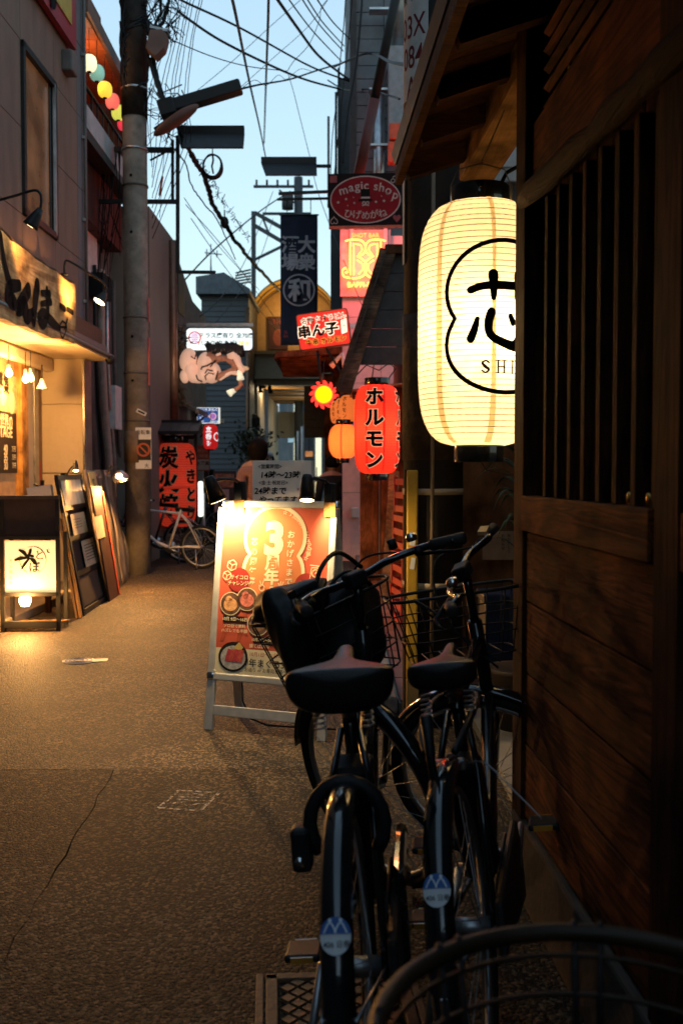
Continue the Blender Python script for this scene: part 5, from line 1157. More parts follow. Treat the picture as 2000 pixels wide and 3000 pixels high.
for k in range(9):
    x = 436 + k * 13 + random.uniform(-5, 5)
    cable(ORD[k] + ' fine dropper wire from the concrete pole outward', [(x + 60, -20, 12.8), (x + 45 - k * 2, 110, 12.8), (x + 10, 220 + 9 * k, 12.8), (x - 8 + 3 * k, 330 + 12 * k, 12.8), (446, 460 + 30 * k, 12.8)], .005, 'dropper wires beside the concrete pole', wob=.004)
for k in range(7):
    x0_, y0_ = random.uniform(352, 366), -10 + k * 27
    cable(ORD[k] + ' loose wire loop from the top on the left of the concrete pole', [(372, y0_, 12.65), (x0_, y0_ + 30, 12.65), (x0_ - 4, y0_ + 90, 12.65), (372, y0_ + 125, 12.65)], .009, 'wire loops on the concrete pole')
tg = MB()
for k in range(70):
    p = at(random.uniform(432, 520), random.choice((random.uniform(-20, 120), random.uniform(270, 420))), 12.7)
    tg.tube([p + Vector((random.uniform(-.16, .16), random.uniform(-.06, .06), random.uniform(-.18, .18))) for _ in range(4)], random.choice((.004, .006, .009)), 5)
for k in range(24):
    a = random.uniform(0, 6.28); z = random.uniform(6.0, 8.4); tg.tube([(-2.6 + .17 * math.cos(a + i * .5), 12.8 + .17 * math.sin(a + i * .5), z + .05 * i + random.uniform(-.03, .03)) for i in range(8)], .013, 5)
o = tag(tg.build('cable_tangle', CABLE), 'dense tangle of cables around the top of the concrete pole', 'cable'); o['kind'] = 'stuff'
tg = MB()
for k in range(22):
    x = random.uniform(275, 365); tg.tube([at(x + random.uniform(-60, 60) * q, 430 + 620 * q * random.uniform(.5, 1), 13.0) for q in (0, .4, .7)], random.choice((.004, .007)), 5)
o = tag(tg.build('cable_tangle', CABLE), 'web of slanting wires in front of the dark wall left of the pole', 'cable'); o['kind'] = 'stuff'
t = thing('cable_marker', 'orange cable marker sleeve on a wire right of the concrete pole', 'cable marker', at(472, 545, 13.0)); MB().bar((-.02, 0, -.12), (.02, 0, .12), .025, .025).build('sleeve', ORG, t); MB().cyl((-.02, 0, -.4), (.05, 0, .5), .004, 5).build('wire', CABLE, t)
# distant pole and steel frame against the sky
t = thing('distant_utility_pole', 'distant utility pole with transformer under the right light panel', 'pole', (at(874, 600, 34).x, 34, 0))
z = at(874, 520, 34).z
MB().cyl((0, 0, 0), (0, 0, z), .15, 10).build('shaft', mat('pole_far_dark', (.05, .055, .06), .7), t); DKP = mat('pole_far_dark', (.05, .055, .06), .7); box('crossarm', (-.5, 0, z - .3), (2.0, .08, .08), DKP, t); box('crossarm', (-.4, 0, z - 1.2), (1.6, .08, .08), DKP, t); box('brace', (-.3, 0, z - .7), (.9, .05, .05), DKP, t, M=Matrix.Rotation(R(40), 3, 'Y')); MB().cyl((-.35, -.2, z - 1.1), (-.35, -.2, z - .6), .2, 10).build('transformer', DKP, t)
for k in range(6): MB().cyl((-1.4 + k * .35, 0, z - .26), (-1.4 + k * .35, 0, z - .08), .04, 6).build('insulator', CABLE, t)
t = thing('steel_frame', 'distant steel mast with slanted rails left of the navy banner', 'mast', (0, 40, 0))
def B3(n, a, b, wd): a = at(*a, 40); b = at(*b, 40); MB().bar((a.x, 0, a.z), (b.x, 0, b.z), wd, wd).build(n, mat('mast_grey', (.05, .06, .07), .6), t)
B3('mast', (743, 620), (743, 1000), .17); B3('rail', (748, 624), (830, 670), .14); B3('rail', (748, 662), (830, 710), .14); B3('rail', (748, 760), (830, 720), .1); B3('strut', (770, 640), (790, 690), .08)
for k in range(5): B3('rung', (690, 800 + k * 8), (735, 790 + k * 9), .06)
t = thing('antenna', 'thin rooftop television antenna against the sky left', 'antenna', (0, 45, 0))
for a, b in (((618, 715), (618, 790)), ((600, 740), (650, 746)), ((606, 730), (606, 750)), ((636, 734), (636, 754))):
    a = at(*a, 45); b = at(*b, 45); MB().cyl((a.x, 0, a.z), (b.x, 0, b.z), .03, 5).build('rod', STEEL, t)
MB().cyl((at(618, 780, 45).x, 0, 0), (at(618, 780, 45).x, 0, at(618, 780, 45).z), .05, 5).build('mast', STEEL, t)
# ---------------------------------------------------------------- wall lamps and bulbs at the left shop
WARM = (1., .47, .125)
FACE = glow('lamp_face_warm', (1., .72, .34), 14.)
BULB = glow('bulb_warm', (1., .72, .36), 18.)
def lamp_head(t, a, b, r0, r1, m=BLK):
    """shade from a to b with a glowing face at b"""
    a = Vector(a); b = Vector(b); d = (b - a).normalized()
    s = MB().tube([a, a + (b - a) * .3, a + (b - a) * .85, b], [r0 * .6, r0, r1 * .92, r1], 18, cap=False); 
    o = s.build('shade', m, t, solid=.004)
    MB().tube([b - d * .012, b - d * .004], [r1 * .86, r1 * .86], 18).build('bulb_face', FACE, o)
    return d
def goose(label, base, pts, a, b, tgt, e, ang=95):
    t = thing('wall_lamp', label, 'lamp', base); B = Vector(base)
    MB().tube([tuple(p) for p in spline([tuple(Vector(p) - B) for p in pts], 6)], .011, 8).build('arm', BLK, t)
    MB().lathe([(.035, -.01), (.035, .01)], 14).build('wall_plate', BLK, t)
    d = lamp_head(t, Vector(a) - B, Vector(b) - B, .035, .062)
    lamp('lamp_light', 'SPOT', Vector(b) - B + d * .02, e, WARM, t, .04, Vector(tgt) - B, ang, .95)
Yb = 9.6
bs = at(190, 805, Yb)
goose('gooseneck lamp shining back on the name board end', (bs.x, Yb, bs.z), [bs, at(190, 775, Yb), at(200, 764, Yb), at(250, 793, Yb), at(300, 826, Yb), at(312, 842, Yb), at(310, 862, Yb)], at(309, 858, Yb), at(291, 885, Yb - .04), LM @ Vector((-1.9, -.30, 3.0)), 75)
Ya = 7.9
bs = at(-25, 592, Ya)
goose('gooseneck lamp hanging above the name board beside the window', (bs.x, Ya, bs.z), [bs, at(40, 575, Ya), at(98, 558, Ya), at(118, 566, Ya), at(122, 590, Ya), at(119, 612, Ya)], at(119, 612, Ya), at(89, 664, Ya), LM @ Vector((-3.0, -.30, 3.1)), 40)
def bulb(label, px, py, Y, e, drop=.16):
    c = at(px, py, Y); t = thing('hanging_bulb', label, 'bulb', c, group='bare bulbs under the canopy')
    MB().lathe([(0, -.034), (.020, -.028), (.031, -.008), (.031, .008), (.020, .03), (.014, .045), (0, .046)], 16).build('glass', BULB, t)
    MB().lathe([(.015, .04), (.018, .05), (.018, .09), (.008, .10)], 12).build('socket', WHITE, t); MB().cyl((0, 0, .1), (0, 0, drop + .1), .004, 6).build('flex', CABLE, t)
    lamp('bulb_light', 'POINT', (0, -.04, -.06), e, WARM, t, .035)
bulb('leftmost bare bulb under the shop canopy', 27, 1093, 9.25, 44)
bulb('middle bare bulb under the shop canopy', 76, 1111, 9.65, 44)
bulb('right bare bulb under the shop canopy', 91, 1108, 9.85, 44)
t = thing('hanging_spot_lamp', 'unlit white cone spot lamp hanging under the shop canopy', 'lamp', at(124, 1127, 10.15)); MB().lathe([(.015, .06), (.022, .03), (.045, -.02), (.055, -.04)], 16).build('shade', WHITE, t, solid=.003); MB().cyl((0, 0, .05), (0, 0, .2), .008, 8).build('stem', BLK, t)

# ---------------------------------------------------------------- lit sign stand
b = gr(92, 1850)
t = thing('sign_stand', 'black sign stand with glowing cream panel and brush characters', 'sign', (b.x, b.y, 0), R(4))
for sx_ in (-.222, .222): box('leg', (sx_, 0, .55), (.032, .035, 1.10), WDARKZ if False else BLK, t)
box('head_panel', (0, .01, .93), (.44, .03, .33), mat('slate_brown', (.045, .028, .022), .6), t); box('head_rail', (0, 0, 1.095), (.476, .045, .03), mat('slate_edge', (.07, .05, .04), .5), t); box('head_rail', (0, -.002, .765), (.46, .04, .025), BLK, t)
box('lit_panel', (0, .02, .53), (.405, .03, .42), mat('panel_cream_lit', (.85, .68, .38), .6, var=.05, emit=.85, ecol=(1., .74, .36)), t)
box('lower_rail', (0, 0, .305), (.42, .04, .03), BLK, t); box('lower_rail', (0, 0, .06), (.42, .05, .05), BLK, t)
for k in range(5): box('slat', (-.17 + k * .085, .14, .05), (.05, .28, .016), WORG, t, M=Matrix.Rotation(R(-30), 3, 'Z'))
for sx_ in (-.222, .222): box('leg', (sx_, .3, .4), (.03, .03, .8), BLK, t)
DR = [[(-.02, .60, .006), (-.05, .645, .016), (-.085, .665, .01)], [(-.02, .60, .006), (-.07, .60, .016), (-.12, .585, .01)], [(-.015, .60, .006), (.0, .655, .014), (.008, .675, .006)], [(-.01, .595, .008), (-.045, .55, .012), (-.075, .505, .004)], [(-.005, .60, .006), (.025, .58, .018), (.05, .548, .008)], [(-.02, .625, .008), (.02, .615, .012)]]
pr('dragonfly_brush_mark', join(*[stroke(s) for s in DR]), INK, t, .003)
pr('ring_mark', stroke([(.02 + .105 * math.cos(a), .585 + .11 * math.sin(a), .0025 + .0015 * math.sin(a * 2)) for a in [R(-70 + 12 * i) for i in range(27)]], 2), INK, t, .004)
pr('lettering', join(text('と', .085, .075, .625, .012), text('ぼ', .095, .035, .525, .016), stroke([(.135, .67, .004), (.142, .65, .006), (.155, .645, .004)])), INK, t, .002)
pr('lettering', text('炭火焼とり', .03, -.155, .60, .002, vertical=True, gap=1.5), mat('ink_sepia', (.20, .12, .05), .6), t, .002)
q = MB().lathe([(0, -.05), (.032, -.045), (.048, -.01), (.046, .02), (.02, .04)], 16, (-.045, -.0, .255)).build('bulb', BULB, t)
lamp('stand_light', 'POINT', (-.045, -.05, .25), 110, WARM, t, .05)
# clip board box behind the stand
t = thing('menu_box', 'pale menu holder with clip behind the lit sign stand', 'menu', at(120, 1450, 9.2)); box('box', (0, 0, .0), (.22, .06, .16), PAPER, t, M=Matrix.Rotation(R(-8), 3, 'Y')); box('clip', (.02, -.01, .1), (.03, .03, .07), BLK, t); MB().cyl((-.06, 0, .1), (.02, 0, .06), .012, 6).build('lamp_arm', BLK, t); box('post', (.05, .03, -.62), (.05, .04, 1.1), WDARKZ, t)

# ---------------------------------------------------------------- leaning boards along the left kerb
def lean_board(bl, br, tl, tr):
    bl, br, tl, tr = map(Vector, (bl, br, tl, tr)); n = (br - bl).cross(tl - bl).normalized()
    if n.dot(Vector((0, 0, H)) - bl) < 0: n = -n
    def f(u, v, o=0.): return (bl * (1 - u) * (1 - v) + br * u * (1 - v) + tl * (1 - u) * v + tr * u * v) + n * o
    return f
def quadbox(name, f, u0, v0, u1, v1, o0, o1, m, parent, base, nu=1, nv=1, wave=0.):
    mb = MB(); V = []
    for o in (o1, o0):
        for j in range(nv + 1):
            for i in range(nu + 1):
                u, v = u0 + (u1 - u0) * i / nu, v0 + (v1 - v0) * j / nv
                V.append(f(u, v, o + wave * math.sin(5 * u + 9 * v) * (1 if o == o1 else 1)) - base)
    k = (nu + 1) * (nv + 1); Q = []
    for j in range(nv):
        for i in range(nu):
            a = j * (nu + 1) + i; Q += [(a, a + 1, a + nu + 2, a + nu + 1), (k + a, k + a + nu + 1, k + a + nu + 2, k + a + 1)]
    E_ = [i for i in range(nu + 1)] + [(j + 1) * (nu + 1) - 1 for j in range(1, nv + 1)] + [nv * (nu + 1) + i for i in range(nu - 1, -1, -1)] + [j * (nu + 1) for j in range(nv - 1, 0, -1)]
    Q += [(E_[i], E_[i] + k, E_[(i + 1) % len(E_)] + k, E_[(i + 1) % len(E_)]) for i in range(len(E_))]
    return mb.add(V, Q, nu > 2).build(name, m, parent)
A_, B_ = gr(237, 1806), gr(310, 1757)
tl_ = at(157, 1392, A_.y + .03); tr_ = at(232, 1390, B_.y + .03)
f = lean_board(A_, B_, tl_, tr_); base = Vector(A_)
t = thing('menu_stand', 'tall narrow black menu stand with clipped sheets and small lamp', 'menu stand', base)
for u in (.02, .94): quadbox('stile', f, u, 0, u + .05, 1, 0, .03, BLK, t, base)
for v in (.0, .27, .52, .74, .96): quadbox('rail', f, .05, v, .95, v + .035, .0, .025, BLK, t, base)
quadbox('back_panel', f, .04, .02, .96, .98, -.01, .0, mat('slate_black', (.03, .026, .024), .5), t, base)
quadbox('backing_sheet', f, .08, .05, .92, .26, .006, .01, mat('chalk_brown', (.06, .045, .035), .6), t, base)
quadbox('menu_sheet', f, .16, .77, .95, .96, .012, .016, mat('sheet_cream', (.75, .66, .46), .6), t, base)
quadbox('menu_sheet', f, .25, .54, .80, .71, .014, .018, mat('sheet_buff', (.55, .44, .27), .6, var=.2, scale=40), t, base)
quadbox('menu_sheet', f, .45, .30, 1.0, .50, .016, .02, mat('sheet_tan', (.48, .38, .26), .6, var=.3, scale=40), t, base)
for k in range(4): quadbox('menu_line', f, .33, .665 - k * .02, .62, .668 - k * .02, .0185, .0195, INK, t, base)
for k in range(6): quadbox('menu_line', f, .52, .46 - k * .022, .9, .465 - k * .022, .0205, .0215, INK, t, base)
c = at(221, 1366, 9.5) - base; fc = at(223, 1380, 9.45) - base
lamp_head(t, c + Vector((0, 0, .05)), fc, .022, .03); MB().tube([c + Vector((0, 0, .03)), at(205, 1375, 9.5) - base, at(195, 1395, 9.5) - base, at(190, 1400, 9.5) - base], .007, 6).build('lamp_arm', BLK, t); box('clip', at(186, 1402, 9.5) - base, (.04, .04, .1), BLK, t)
lamp('menu_light', 'SPOT', fc + Vector((.03, -.03, -.02)), 5, WARM, t, .02, f(.5, .75) - base, 120)
# second darker sandwich board behind it, red edged
t = thing('chalk_board', 'red edged chalk board between menu stand and long plank board', 'board', gr(338, 1752)); bb_ = Vector(t.location)
f2 = lean_board(gr(318, 1762), gr(345, 1742), at(262, 1425, 9.9), at(292, 1425, 10.6))
quadbox('panel', f2, 0, .0, 1, 1, 0, .02, mat('panel_soot', (.05, .02, .015), .5), t, bb_); quadbox('red_edge', f2, .9, 0, 1.02, .95, .021, .03, mat('edge_red', (.4, .05, .02), .5), t, bb_)
quadbox('sheet', f2, -.3, .55, .5, .74, .022, .026, mat('sheet_cream2', (.6, .5, .32), .6), t, bb_)
# low A-frame by the stand
t = thing('folding_board', 'low timber folding board with lit sheet right of the sign stand', 'board', gr(212, 1812)); bb_ = Vector(t.location)
f3 = lean_board(gr(222, 1812), gr(262, 1770), at(172, 1520, 8.95), at(190, 1530, 9.8))
quadbox('panel', f3, 0, .0, 1, 1, 0, .02, mat('panel_pine', (.25, .13, .05), .6), t, bb_); quadbox('sheet', f3, .1, .3, .9, .9, .022, .026, mat('sheet_red_menu', (.55, .22, .10), .6, var=.5, scale=18), t, bb_); quadbox('leg', f3, .0, -.0, .1, 1.05, .03, .05, WORG, t, bb_)
# long plank board wrapped in clear sheet with its lamp
A_, B_ = gr(308, 1743), gr(374, 1700)
f = lean_board(A_, B_, at(240, 1378, A_.y + .05), at(322, 1374, B_.y + .05)); base = Vector(A_)
t = thing('plank_board', 'long worn plank board in glossy sheeting lit by its own lamp', 'board', base)
BW = mat('whitewashed_plank', (.17, .13, .10), .35, var=.6, scale=5, stretch=(2.5, 1, .5), dirt=.7, dcol=(.42, .36, .30), dscale=5, coat=.8, bump=.4, bscale=14)
for k in range(3): quadbox('plank', f, k / 3 + .004, 0, (k + 1) / 3 - .004, 1 - .004 * k, 0, .03 + .004 * (k % 2), BW, t, base, 3, 14, .012)
quadbox('tag_strip', f, .02, .67, .24, .98, .055, .06, mat('tag_yellow', (.66, .52, .22), .6), t, base)
def onb(f, base, u0, v0, su, sv, o): return lambda a, b_: f(u0 + a * su, v0 + b_ * sv, o) - base
MB().flat(text('営業中', .09, 0, 0, .01, vertical=True, gap=1.1), onb(f, base, .12, .93, .8, .75, .064)).build('tag_lettering', INK, t)
quadbox('sheet_fold', f, .98, .05, 1.12, .93, -.01, .012, mat('clear_sheet', (.25, .22, .18), .15, coat=1., var=.5, scale=6), t, base, 3, 12, .03)
lc = at(352, 1393, 10.9) - base
MB().lathe([(.03, .05), (.05, .03), (.085, -.02), (.09, -.035)], 20, lc, Matrix.Rotation(R(35), 3, 'X')).build('lamp_shade', STEEL, t, solid=.004)
MB().ball(lc + Vector((0, -.03, -.01)), .042, 14, 8).build('lamp_bulb', BULB, t)
MB().tube([lc + Vector((0, .03, .04)), at(345, 1370, 10.9) - base, at(325, 1366, 10.9) - base, at(318, 1385, 10.9) - base], .009, 6).build('lamp_arm', BLK, t)
lamp('board_light', 'SPOT', lc + Vector((.07, -.05, -.05)), 430, WARM, t, .045, lc + Vector((.17, -.15, -1.0)), 166, .25)
lamp('board_light', 'SPOT', lc + Vector((.02, -.04, -.02)), 9, WARM, t, .03, f(.4, .8) - base, 140, .8)

# ---------------------------------------------------------------- A-board with anniversary poster
L_ = gr(600, 2136); Rr = gr(944, 2172)
yaw = math.atan2(Rr.y - L_.y, Rr.x - L_.x)
ab = thing('poster_stand', 'silver A-frame poster stand with red anniversary poster', 'sign', (L_.x, L_.y, 0), yaw)
WB = .66; TM = Matrix.Rotation(R(-8.4), 4, 'X')
ALU = mat('brushed_aluminium', (.66, .62, .55), .4, .35, var=.12, scale=20)
for x in (.022, WB - .022): MB().box((x, 0, .15), (.045, .022, .30)).build('leg', ALU, ab, M=TM, bevel=.003)
MB().box((WB / 2, .002, .10), (WB - .09, .018, .05)).build('cross_bar', ALU, ab, M=TM, bevel=.003)
for c, d in (((WB / 2, 0, .268), (WB, .026, .036)), ((WB / 2, 0, 1.148), (WB, .026, .036)), ((.018, 0, .708), (.036, .024, .85)), ((WB - .018, 0, .708), (.036, .024, .85))): MB().box(c, d).build('frame_rail', ALU, ab, M=TM, bevel=.006)
for x, z in ((.018, .268), (WB - .018, .268), (.018, 1.148), (WB - .018, 1.148)): MB().box((x, -.001, z), (.044, .031, .044)).build('corner_cap', CHROME, ab, M=TM, bevel=.012)
MB().box((WB / 2, .004, .708), (WB - .06, .012, .85)).build('back_panel', mat('panel_grey', (.3, .3, .3), .6), ab, M=TM)
BM = Matrix.Translation((0, .345, 0)) @ Matrix.Rotation(R(8.4), 4, 'X')
MB().box((WB / 2, .0, .70), (WB, .02, .90)).build('rear_leaf', mat('rear_leaf_dark', (.12, .10, .085), .5), ab, M=BM); 
for x in (.022, WB - .022): MB().box((x, 0, .58), (.045, .022, 1.16)).build('rear_leg', ALU, ab, M=BM, bevel=.003)
pst = thing('dummy', '', '') ; bpy.data.objects.remove(pst)
PST = mat('poster_red_orange', (.60, .105, .055), .45, var=.16, scale=5)
po = MB().box((WB / 2, -.004, .708), (WB - .068, .002, .846)).build('poster', PST, ab, M=TM)
def PU(x, y):
    lf = 258 - (y - 470) * .0957; rg = 1110 - (y - 482) * .053; tp = 470 + (x - 258) * .014; bt = 1755 + (x - 135) * .06
    return (.036 + (x - lf) / (rg - lf) * (WB - .072), .288 + (1 - (y - tp) / (bt - tp)) * .84)
LY = [0]
def pp(name, VF, m, lay):                # print layer on the poster
    return MB().flat(VF, lambda a, b_: (a, -.0056 - lay * .0006, b_)).build(name, m, po, M=TM)
PCR = mat('poster_cream', (.82, .68, .42), .5, var=.04); POR = mat('poster_orange', (.70, .22, .075), .5, var=.10, scale=4); PRD = mat('poster_deep_red', (.36, .035, .025), .5, var=.1); PDK = mat('poster_black_print', (.02, .014, .012), .5)
PPK = mat('poster_food_pink', (.72, .20, .14), .5, var=.4, scale=50); PFD = mat('poster_food_orange', (.78, .36, .15), .5, var=.4, scale=60)
x0, z0 = PU(150, 1745); x1, z1 = PU(1050, 1590)
pp('cream_band', rect(.037, .286, WB - .037, PU(400, 1575)[1]), PCR, 1)
for k in range(7): 
    x, z = PU(200 + 140 * k, 1400); pp('faint_ray', poly([(x, .45), (x + .02, .45), (WB / 2 + (x - WB / 2) * .2 + .02, 1.1), (WB / 2 + (x - WB / 2) * .2, 1.1)]), mat('poster_ray', (.52, .09, .042), .5), .5)
gx, gz = PU(655, 855)
g_ = gourd(gx, gz, .165, .155, .165, .098, -.085)
pp('gourd_field', poly(g_), POR, 1.5); pp('gourd_outline', stroke([(x, z, .0095) for x, z in g_], closed=True), PCR, 2)
x, z = PU(662, 705); pp('big_numeral', text('3', .225, x, z, .05, sx=1.0), PCR, 3)
x, z = PU(640, 900); pp('big_lettering', text('周', .083, x, z, .035), PCR, 3); x, z = PU(633, 1015); pp('big_lettering', text('年', .083, x, z, .035), PCR, 3)
x, z = PU(803, 645); pp('column_lettering', text('おかげさまで', .041, x, z, .022, vertical=True, gap=1.15), PCR, 3)
x, z = PU(502, 700); pp('column_lettering', text('芯の周年祭', .041, x, z, .022, vertical=True, gap=1.22), PCR, 3)
arc = [(752, 508), (800, 522), (833, 545), (862, 575), (885, 605), (905, 640), (922, 680), (935, 720), (942, 755), (943, 790), (935, 830), (915, 870)]
for i, ch in enumerate('☆3周年のスペシャル企画☆'[:13]):
    k = i * (len(arc) - 1) / 12; j = min(int(k), len(arc) - 2); q = k - j
    x, z = PU(arc[j][0] * (1 - q) + arc[j + 1][0] * q, arc[j][1] * (1 - q) + arc[j + 1][1] * q); pp('arc_lettering', text(ch, .027, x, z, .008, rot=-R(8 + 82 * i / 12)), PCR, 3)
for cx_, cy_, r, tx in ((365, 1040, .062, ('サイコロ', 'チャレンジ!')), (623, 1205, .064, ('じゃんけん', 'チャレンジ!')), (915, 1085, .064, ('うなぎ', 'チャレンジ!'))):
    x, z = PU(cx_, cy_); pp('badge', disc(x, z, r), PRD, 4); pp('badge_lettering', join(text(tx[0], .026, x, z + .014, .015), text(tx[1], .026, x, z - .016, .015, sx=.9)), PCR, 6)
for cx_, cy_, r, m_ in ((430, 1190, .055, PPK), (290, 1225, .055, PFD), (600, 1340, .055, PFD), (520, 1380, .056, mat('poster_food_brown', (.25, .14, .08), .5, var=.5, scale=50)), (870, 1260, .055, PFD), (980, 1250, .055, PPK)):
    x, z = PU(cx_, cy_); pp('photo_rim', disc(x, z, r + .004), PCR, 4.6); pp('food_photo', disc(x, z, r), mat('poster_plate_dark', (.14, .07, .045), .5, var=.5, scale=40), 5); pp('food_shape', join(disc(x, z - .005, r * .7, r * .6), disc(x - .01, z + .02, r * .35)), m_, 5.6)
x, z = PU(325, 1345); pp('date_bar', rect(x - .068, z - .015, x + .068, z + .015), PDK, 4); pp('date_lettering', text('10月 9日〜16日', .021, x, z, .02), PCR, 6); pp('caption', join(text('ゾロ目で無料', .021, x, z - .034, .008), text('ハズレでも半額', .021, x, z - .058, .008)), PCR, 4)
x, z = PU(560, 1505); pp('date_bar', rect(x - .055, z - .014, x + .055, z + .014), PDK, 4); pp('date_lettering', text('10月17日〜24日', .018, x, z, .02), PCR, 6); pp('caption', text('勝てば無料', .022, x - .02, z - .032, .008), PCR, 4)
x, z = PU(302, 1635); pp('plate', disc(x, z, .082, .075), PDK, 4); pp('plate_inner', disc(x, z - .004, .070, .060), mat('plate_grey', (.45, .42, .38), .5, var=.4, scale=60), 5)
for k in range(4): pp('tuna_slice', poly([(x - .045 + k * .022, z - .02), (x - .03 + k * .022, z + .04), (x - .005 + k * .022, z + .035), (x - .015 + k * .022, z - .028)]), mat('tuna_%d' % (k % 2), (.50 + .1 * (k % 2), .06 + .04 * (k % 2), .07), .5, var=.3, scale=60), 6 + k * .3)
pp('garnish', poly([(x + .0, z + .045), (x + .03, z + .075), (x + .055, z + .05), (x + .04, z + .03)]), mat('garnish', (.6, .42, .12), .5), 6)
x, z = PU(600, 1620); pp('caption', text('10月1日〜31日の間', .024, x, z, .006), PRD, 4); x, z = PU(620, 1688); pp('caption', text('周年まぐろ3貫盛', .044, x, z, .012), PDK, 4); x, z = PU(610, 1742); pp('caption', text('お造り or お寿司を選べます', .022, x, z, .006), PDK, 4)
def hand(x, z, a, fs): return join(circ(x, z, .014, .0022, .016, 14), *[stroke([(x + .009 * math.cos(a + q), z + .012 * math.sin(a + q), .0022), (x + (.012 + l_) * math.cos(a + q), z + (.012 + l_) * math.sin(a + q), .0022)], 2) for q, l_ in fs])
for (cx_, cy_), fs in (((555, 1100), ((-.2, .024), (.35, .024), (.9, .008))), ((637, 1115), ((-.3, .006), (.1, .006), (.5, .006))), ((712, 1108), ((-.8, .02), (-.3, .024), (.1, .024), (.5, .02)))):
    x, z = PU(cx_, cy_); pp('hand_drawing', hand(x, z, math.pi / 2, fs), PCR, 6)
x, z = PU(990, 985); pp('scale_drawing', join(stroke([(x - .03, z + .04, .002), (x + .03, z + .035, .002)], 2), stroke([(x - .022, z + .028, .002), (x + .022, z + .026, .002), (x + .028, z - .034, .002), (x - .028, z - .03, .002), (x - .022, z + .028, .002)], 1), circ(x, z, .018, .002), stroke([(x, z, .002), (x + .01, z + .01, .002)], 2)), PCR, 6)
for cx_, cy_, s_ in ((265, 1005, .024), (310, 925, .028)):
    x, z = PU(cx_, cy_); pp('dice_drawing', join(*[stroke([(x + s_ * math.cos(R(60 * i + 20)), z + s_ * math.sin(R(60 * i + 20)), .002), (x + s_ * math.cos(R(60 * i + 80)), z + s_ * math.sin(R(60 * i + 80)), .002)], 2) for i in range(6)], *[stroke([(x, z, .002), (x + s_ * math.cos(R(120 * i + 20)), z + s_ * math.sin(R(120 * i + 20)), .002)], 2) for i in range(3)]), PCR, 6)
# clip lamps on the stand
IM = Matrix.Rotation(yaw, 4, 'Z'); AB = Matrix.Translation((L_.x, L_.y, 0)) @ IM
def clip_lamp(label, loc, a, b, r0, r1, e, tgt, ang, face=True):
    W = AB @ Vector(loc); t = thing('clip_lamp', label, 'lamp', W, yaw); a = Vector(a); b = Vector(b)
    MB().tube([a, a + (b - a) * .15, b], [r0 * .8, r0, r1], 20).build('shade', BLKM, t)
    d = (b - a).normalized(); MB().tube([b - d * .004, b + d * .006], [r1 * 1.08, r1 * 1.08], 20).build('rim', BLKM, t)
    MB().tube([b + d * .0065, b + d * .008], [r1 * .9, r1 * .9], 18).build('bulb_face', FACE if face else glow('lamp_face_dim', (1., .75, .4), 8), t)
    MB().tube([a + (b - a) * .3, a + (b - a) * .3 + Vector((.03, .02, .02)), Vector((.07, .09, .04)), Vector((.075, .14, .02))], .009, 8).build('arm', BLKM, t)
    MB().box((.075, .14, -.03), (.05, .05, .12)).build('clamp', BLKM, t, bevel=.006); box('clamp_pad', (.085, .112, -.10), (.06, .008, .07), WORG, t)
    lamp('clip_light', 'SPOT', b + d * .02, e, (1, .70, .34), t, .02, AB.to_3x3().inverted() @ (AB @ Vector(tgt) - W), ang, .7)
clip_lamp('black clip lamp shining down on the poster from its left corner', (.035, .045, 1.222), (-.015, -.03, .055), (.02, .0, -.06), .03, .046, 52, (.14, .10, .87), 165)
clip_lamp('black clip lamp on the right end of the poster stand', (WB - .12, .03, 1.215), (.0, .03, .07), (.01, .0, -.045), .028, .038, 22, (WB + .42, .10, .62), 125)
MB().tube([(.18, .06, .25), (.19, .05, .15), (.24, .03, .07), (.33, .04, .04), (.5, .1, .03), (.8, .15, .03), (1.0, .3, .03)], .005, 6).build('lamp_cord', CABLE, ab)
# hand lettered hours notice behind the stand top
c = at(826, 1412, 5.22)
t = thing('hours_notice', 'white hand lettered opening hours card standing behind the poster stand', 'sign', c, R(-2))
nw, nh = 172 * mpp(5.22), 126 * mpp(5.22)
box('card', (0, .004, -.06), (nw, .008, nh + .12), mat('card_white', (.94, .80, .70), .7, var=.04), t); box('card_edge', (nw / 2 + .008, .02, -.06), (.016, .05, nh + .12), mat('card_edge', (.5, .46, .4), .7), t); box('support', (0, .03, -.35), (.2, .02, .6), DARKB, t)
pr('brush_lettering', join(text('<営業時間>', .026, -.062, nh * .36, .010, sx=.92), text('14時〜23時', .042, -.005, nh * .165, .022, sx=1.0, shear=.1), text('<金·土·祝前日>', .024, -.045, -nh * .015, .010, sx=.95), text('24時まで', .042, -.06, -nh * .205, .024, shear=.1), text('やってます', .040, -.02, -nh * .41, .022, shear=.1)), INK, t, -.003)
pr('red_lettering', join(text('来てね♡', .017, .108, -nh * .17, .003), text('芯', .026, .112, -nh * .385, .003), stroke([(x, z, .0008) for x, z in gourd(.112, -nh * .385, .021, .018, .018, .009, -.009, 14)], closed=True)), REDINK, t, -.003)

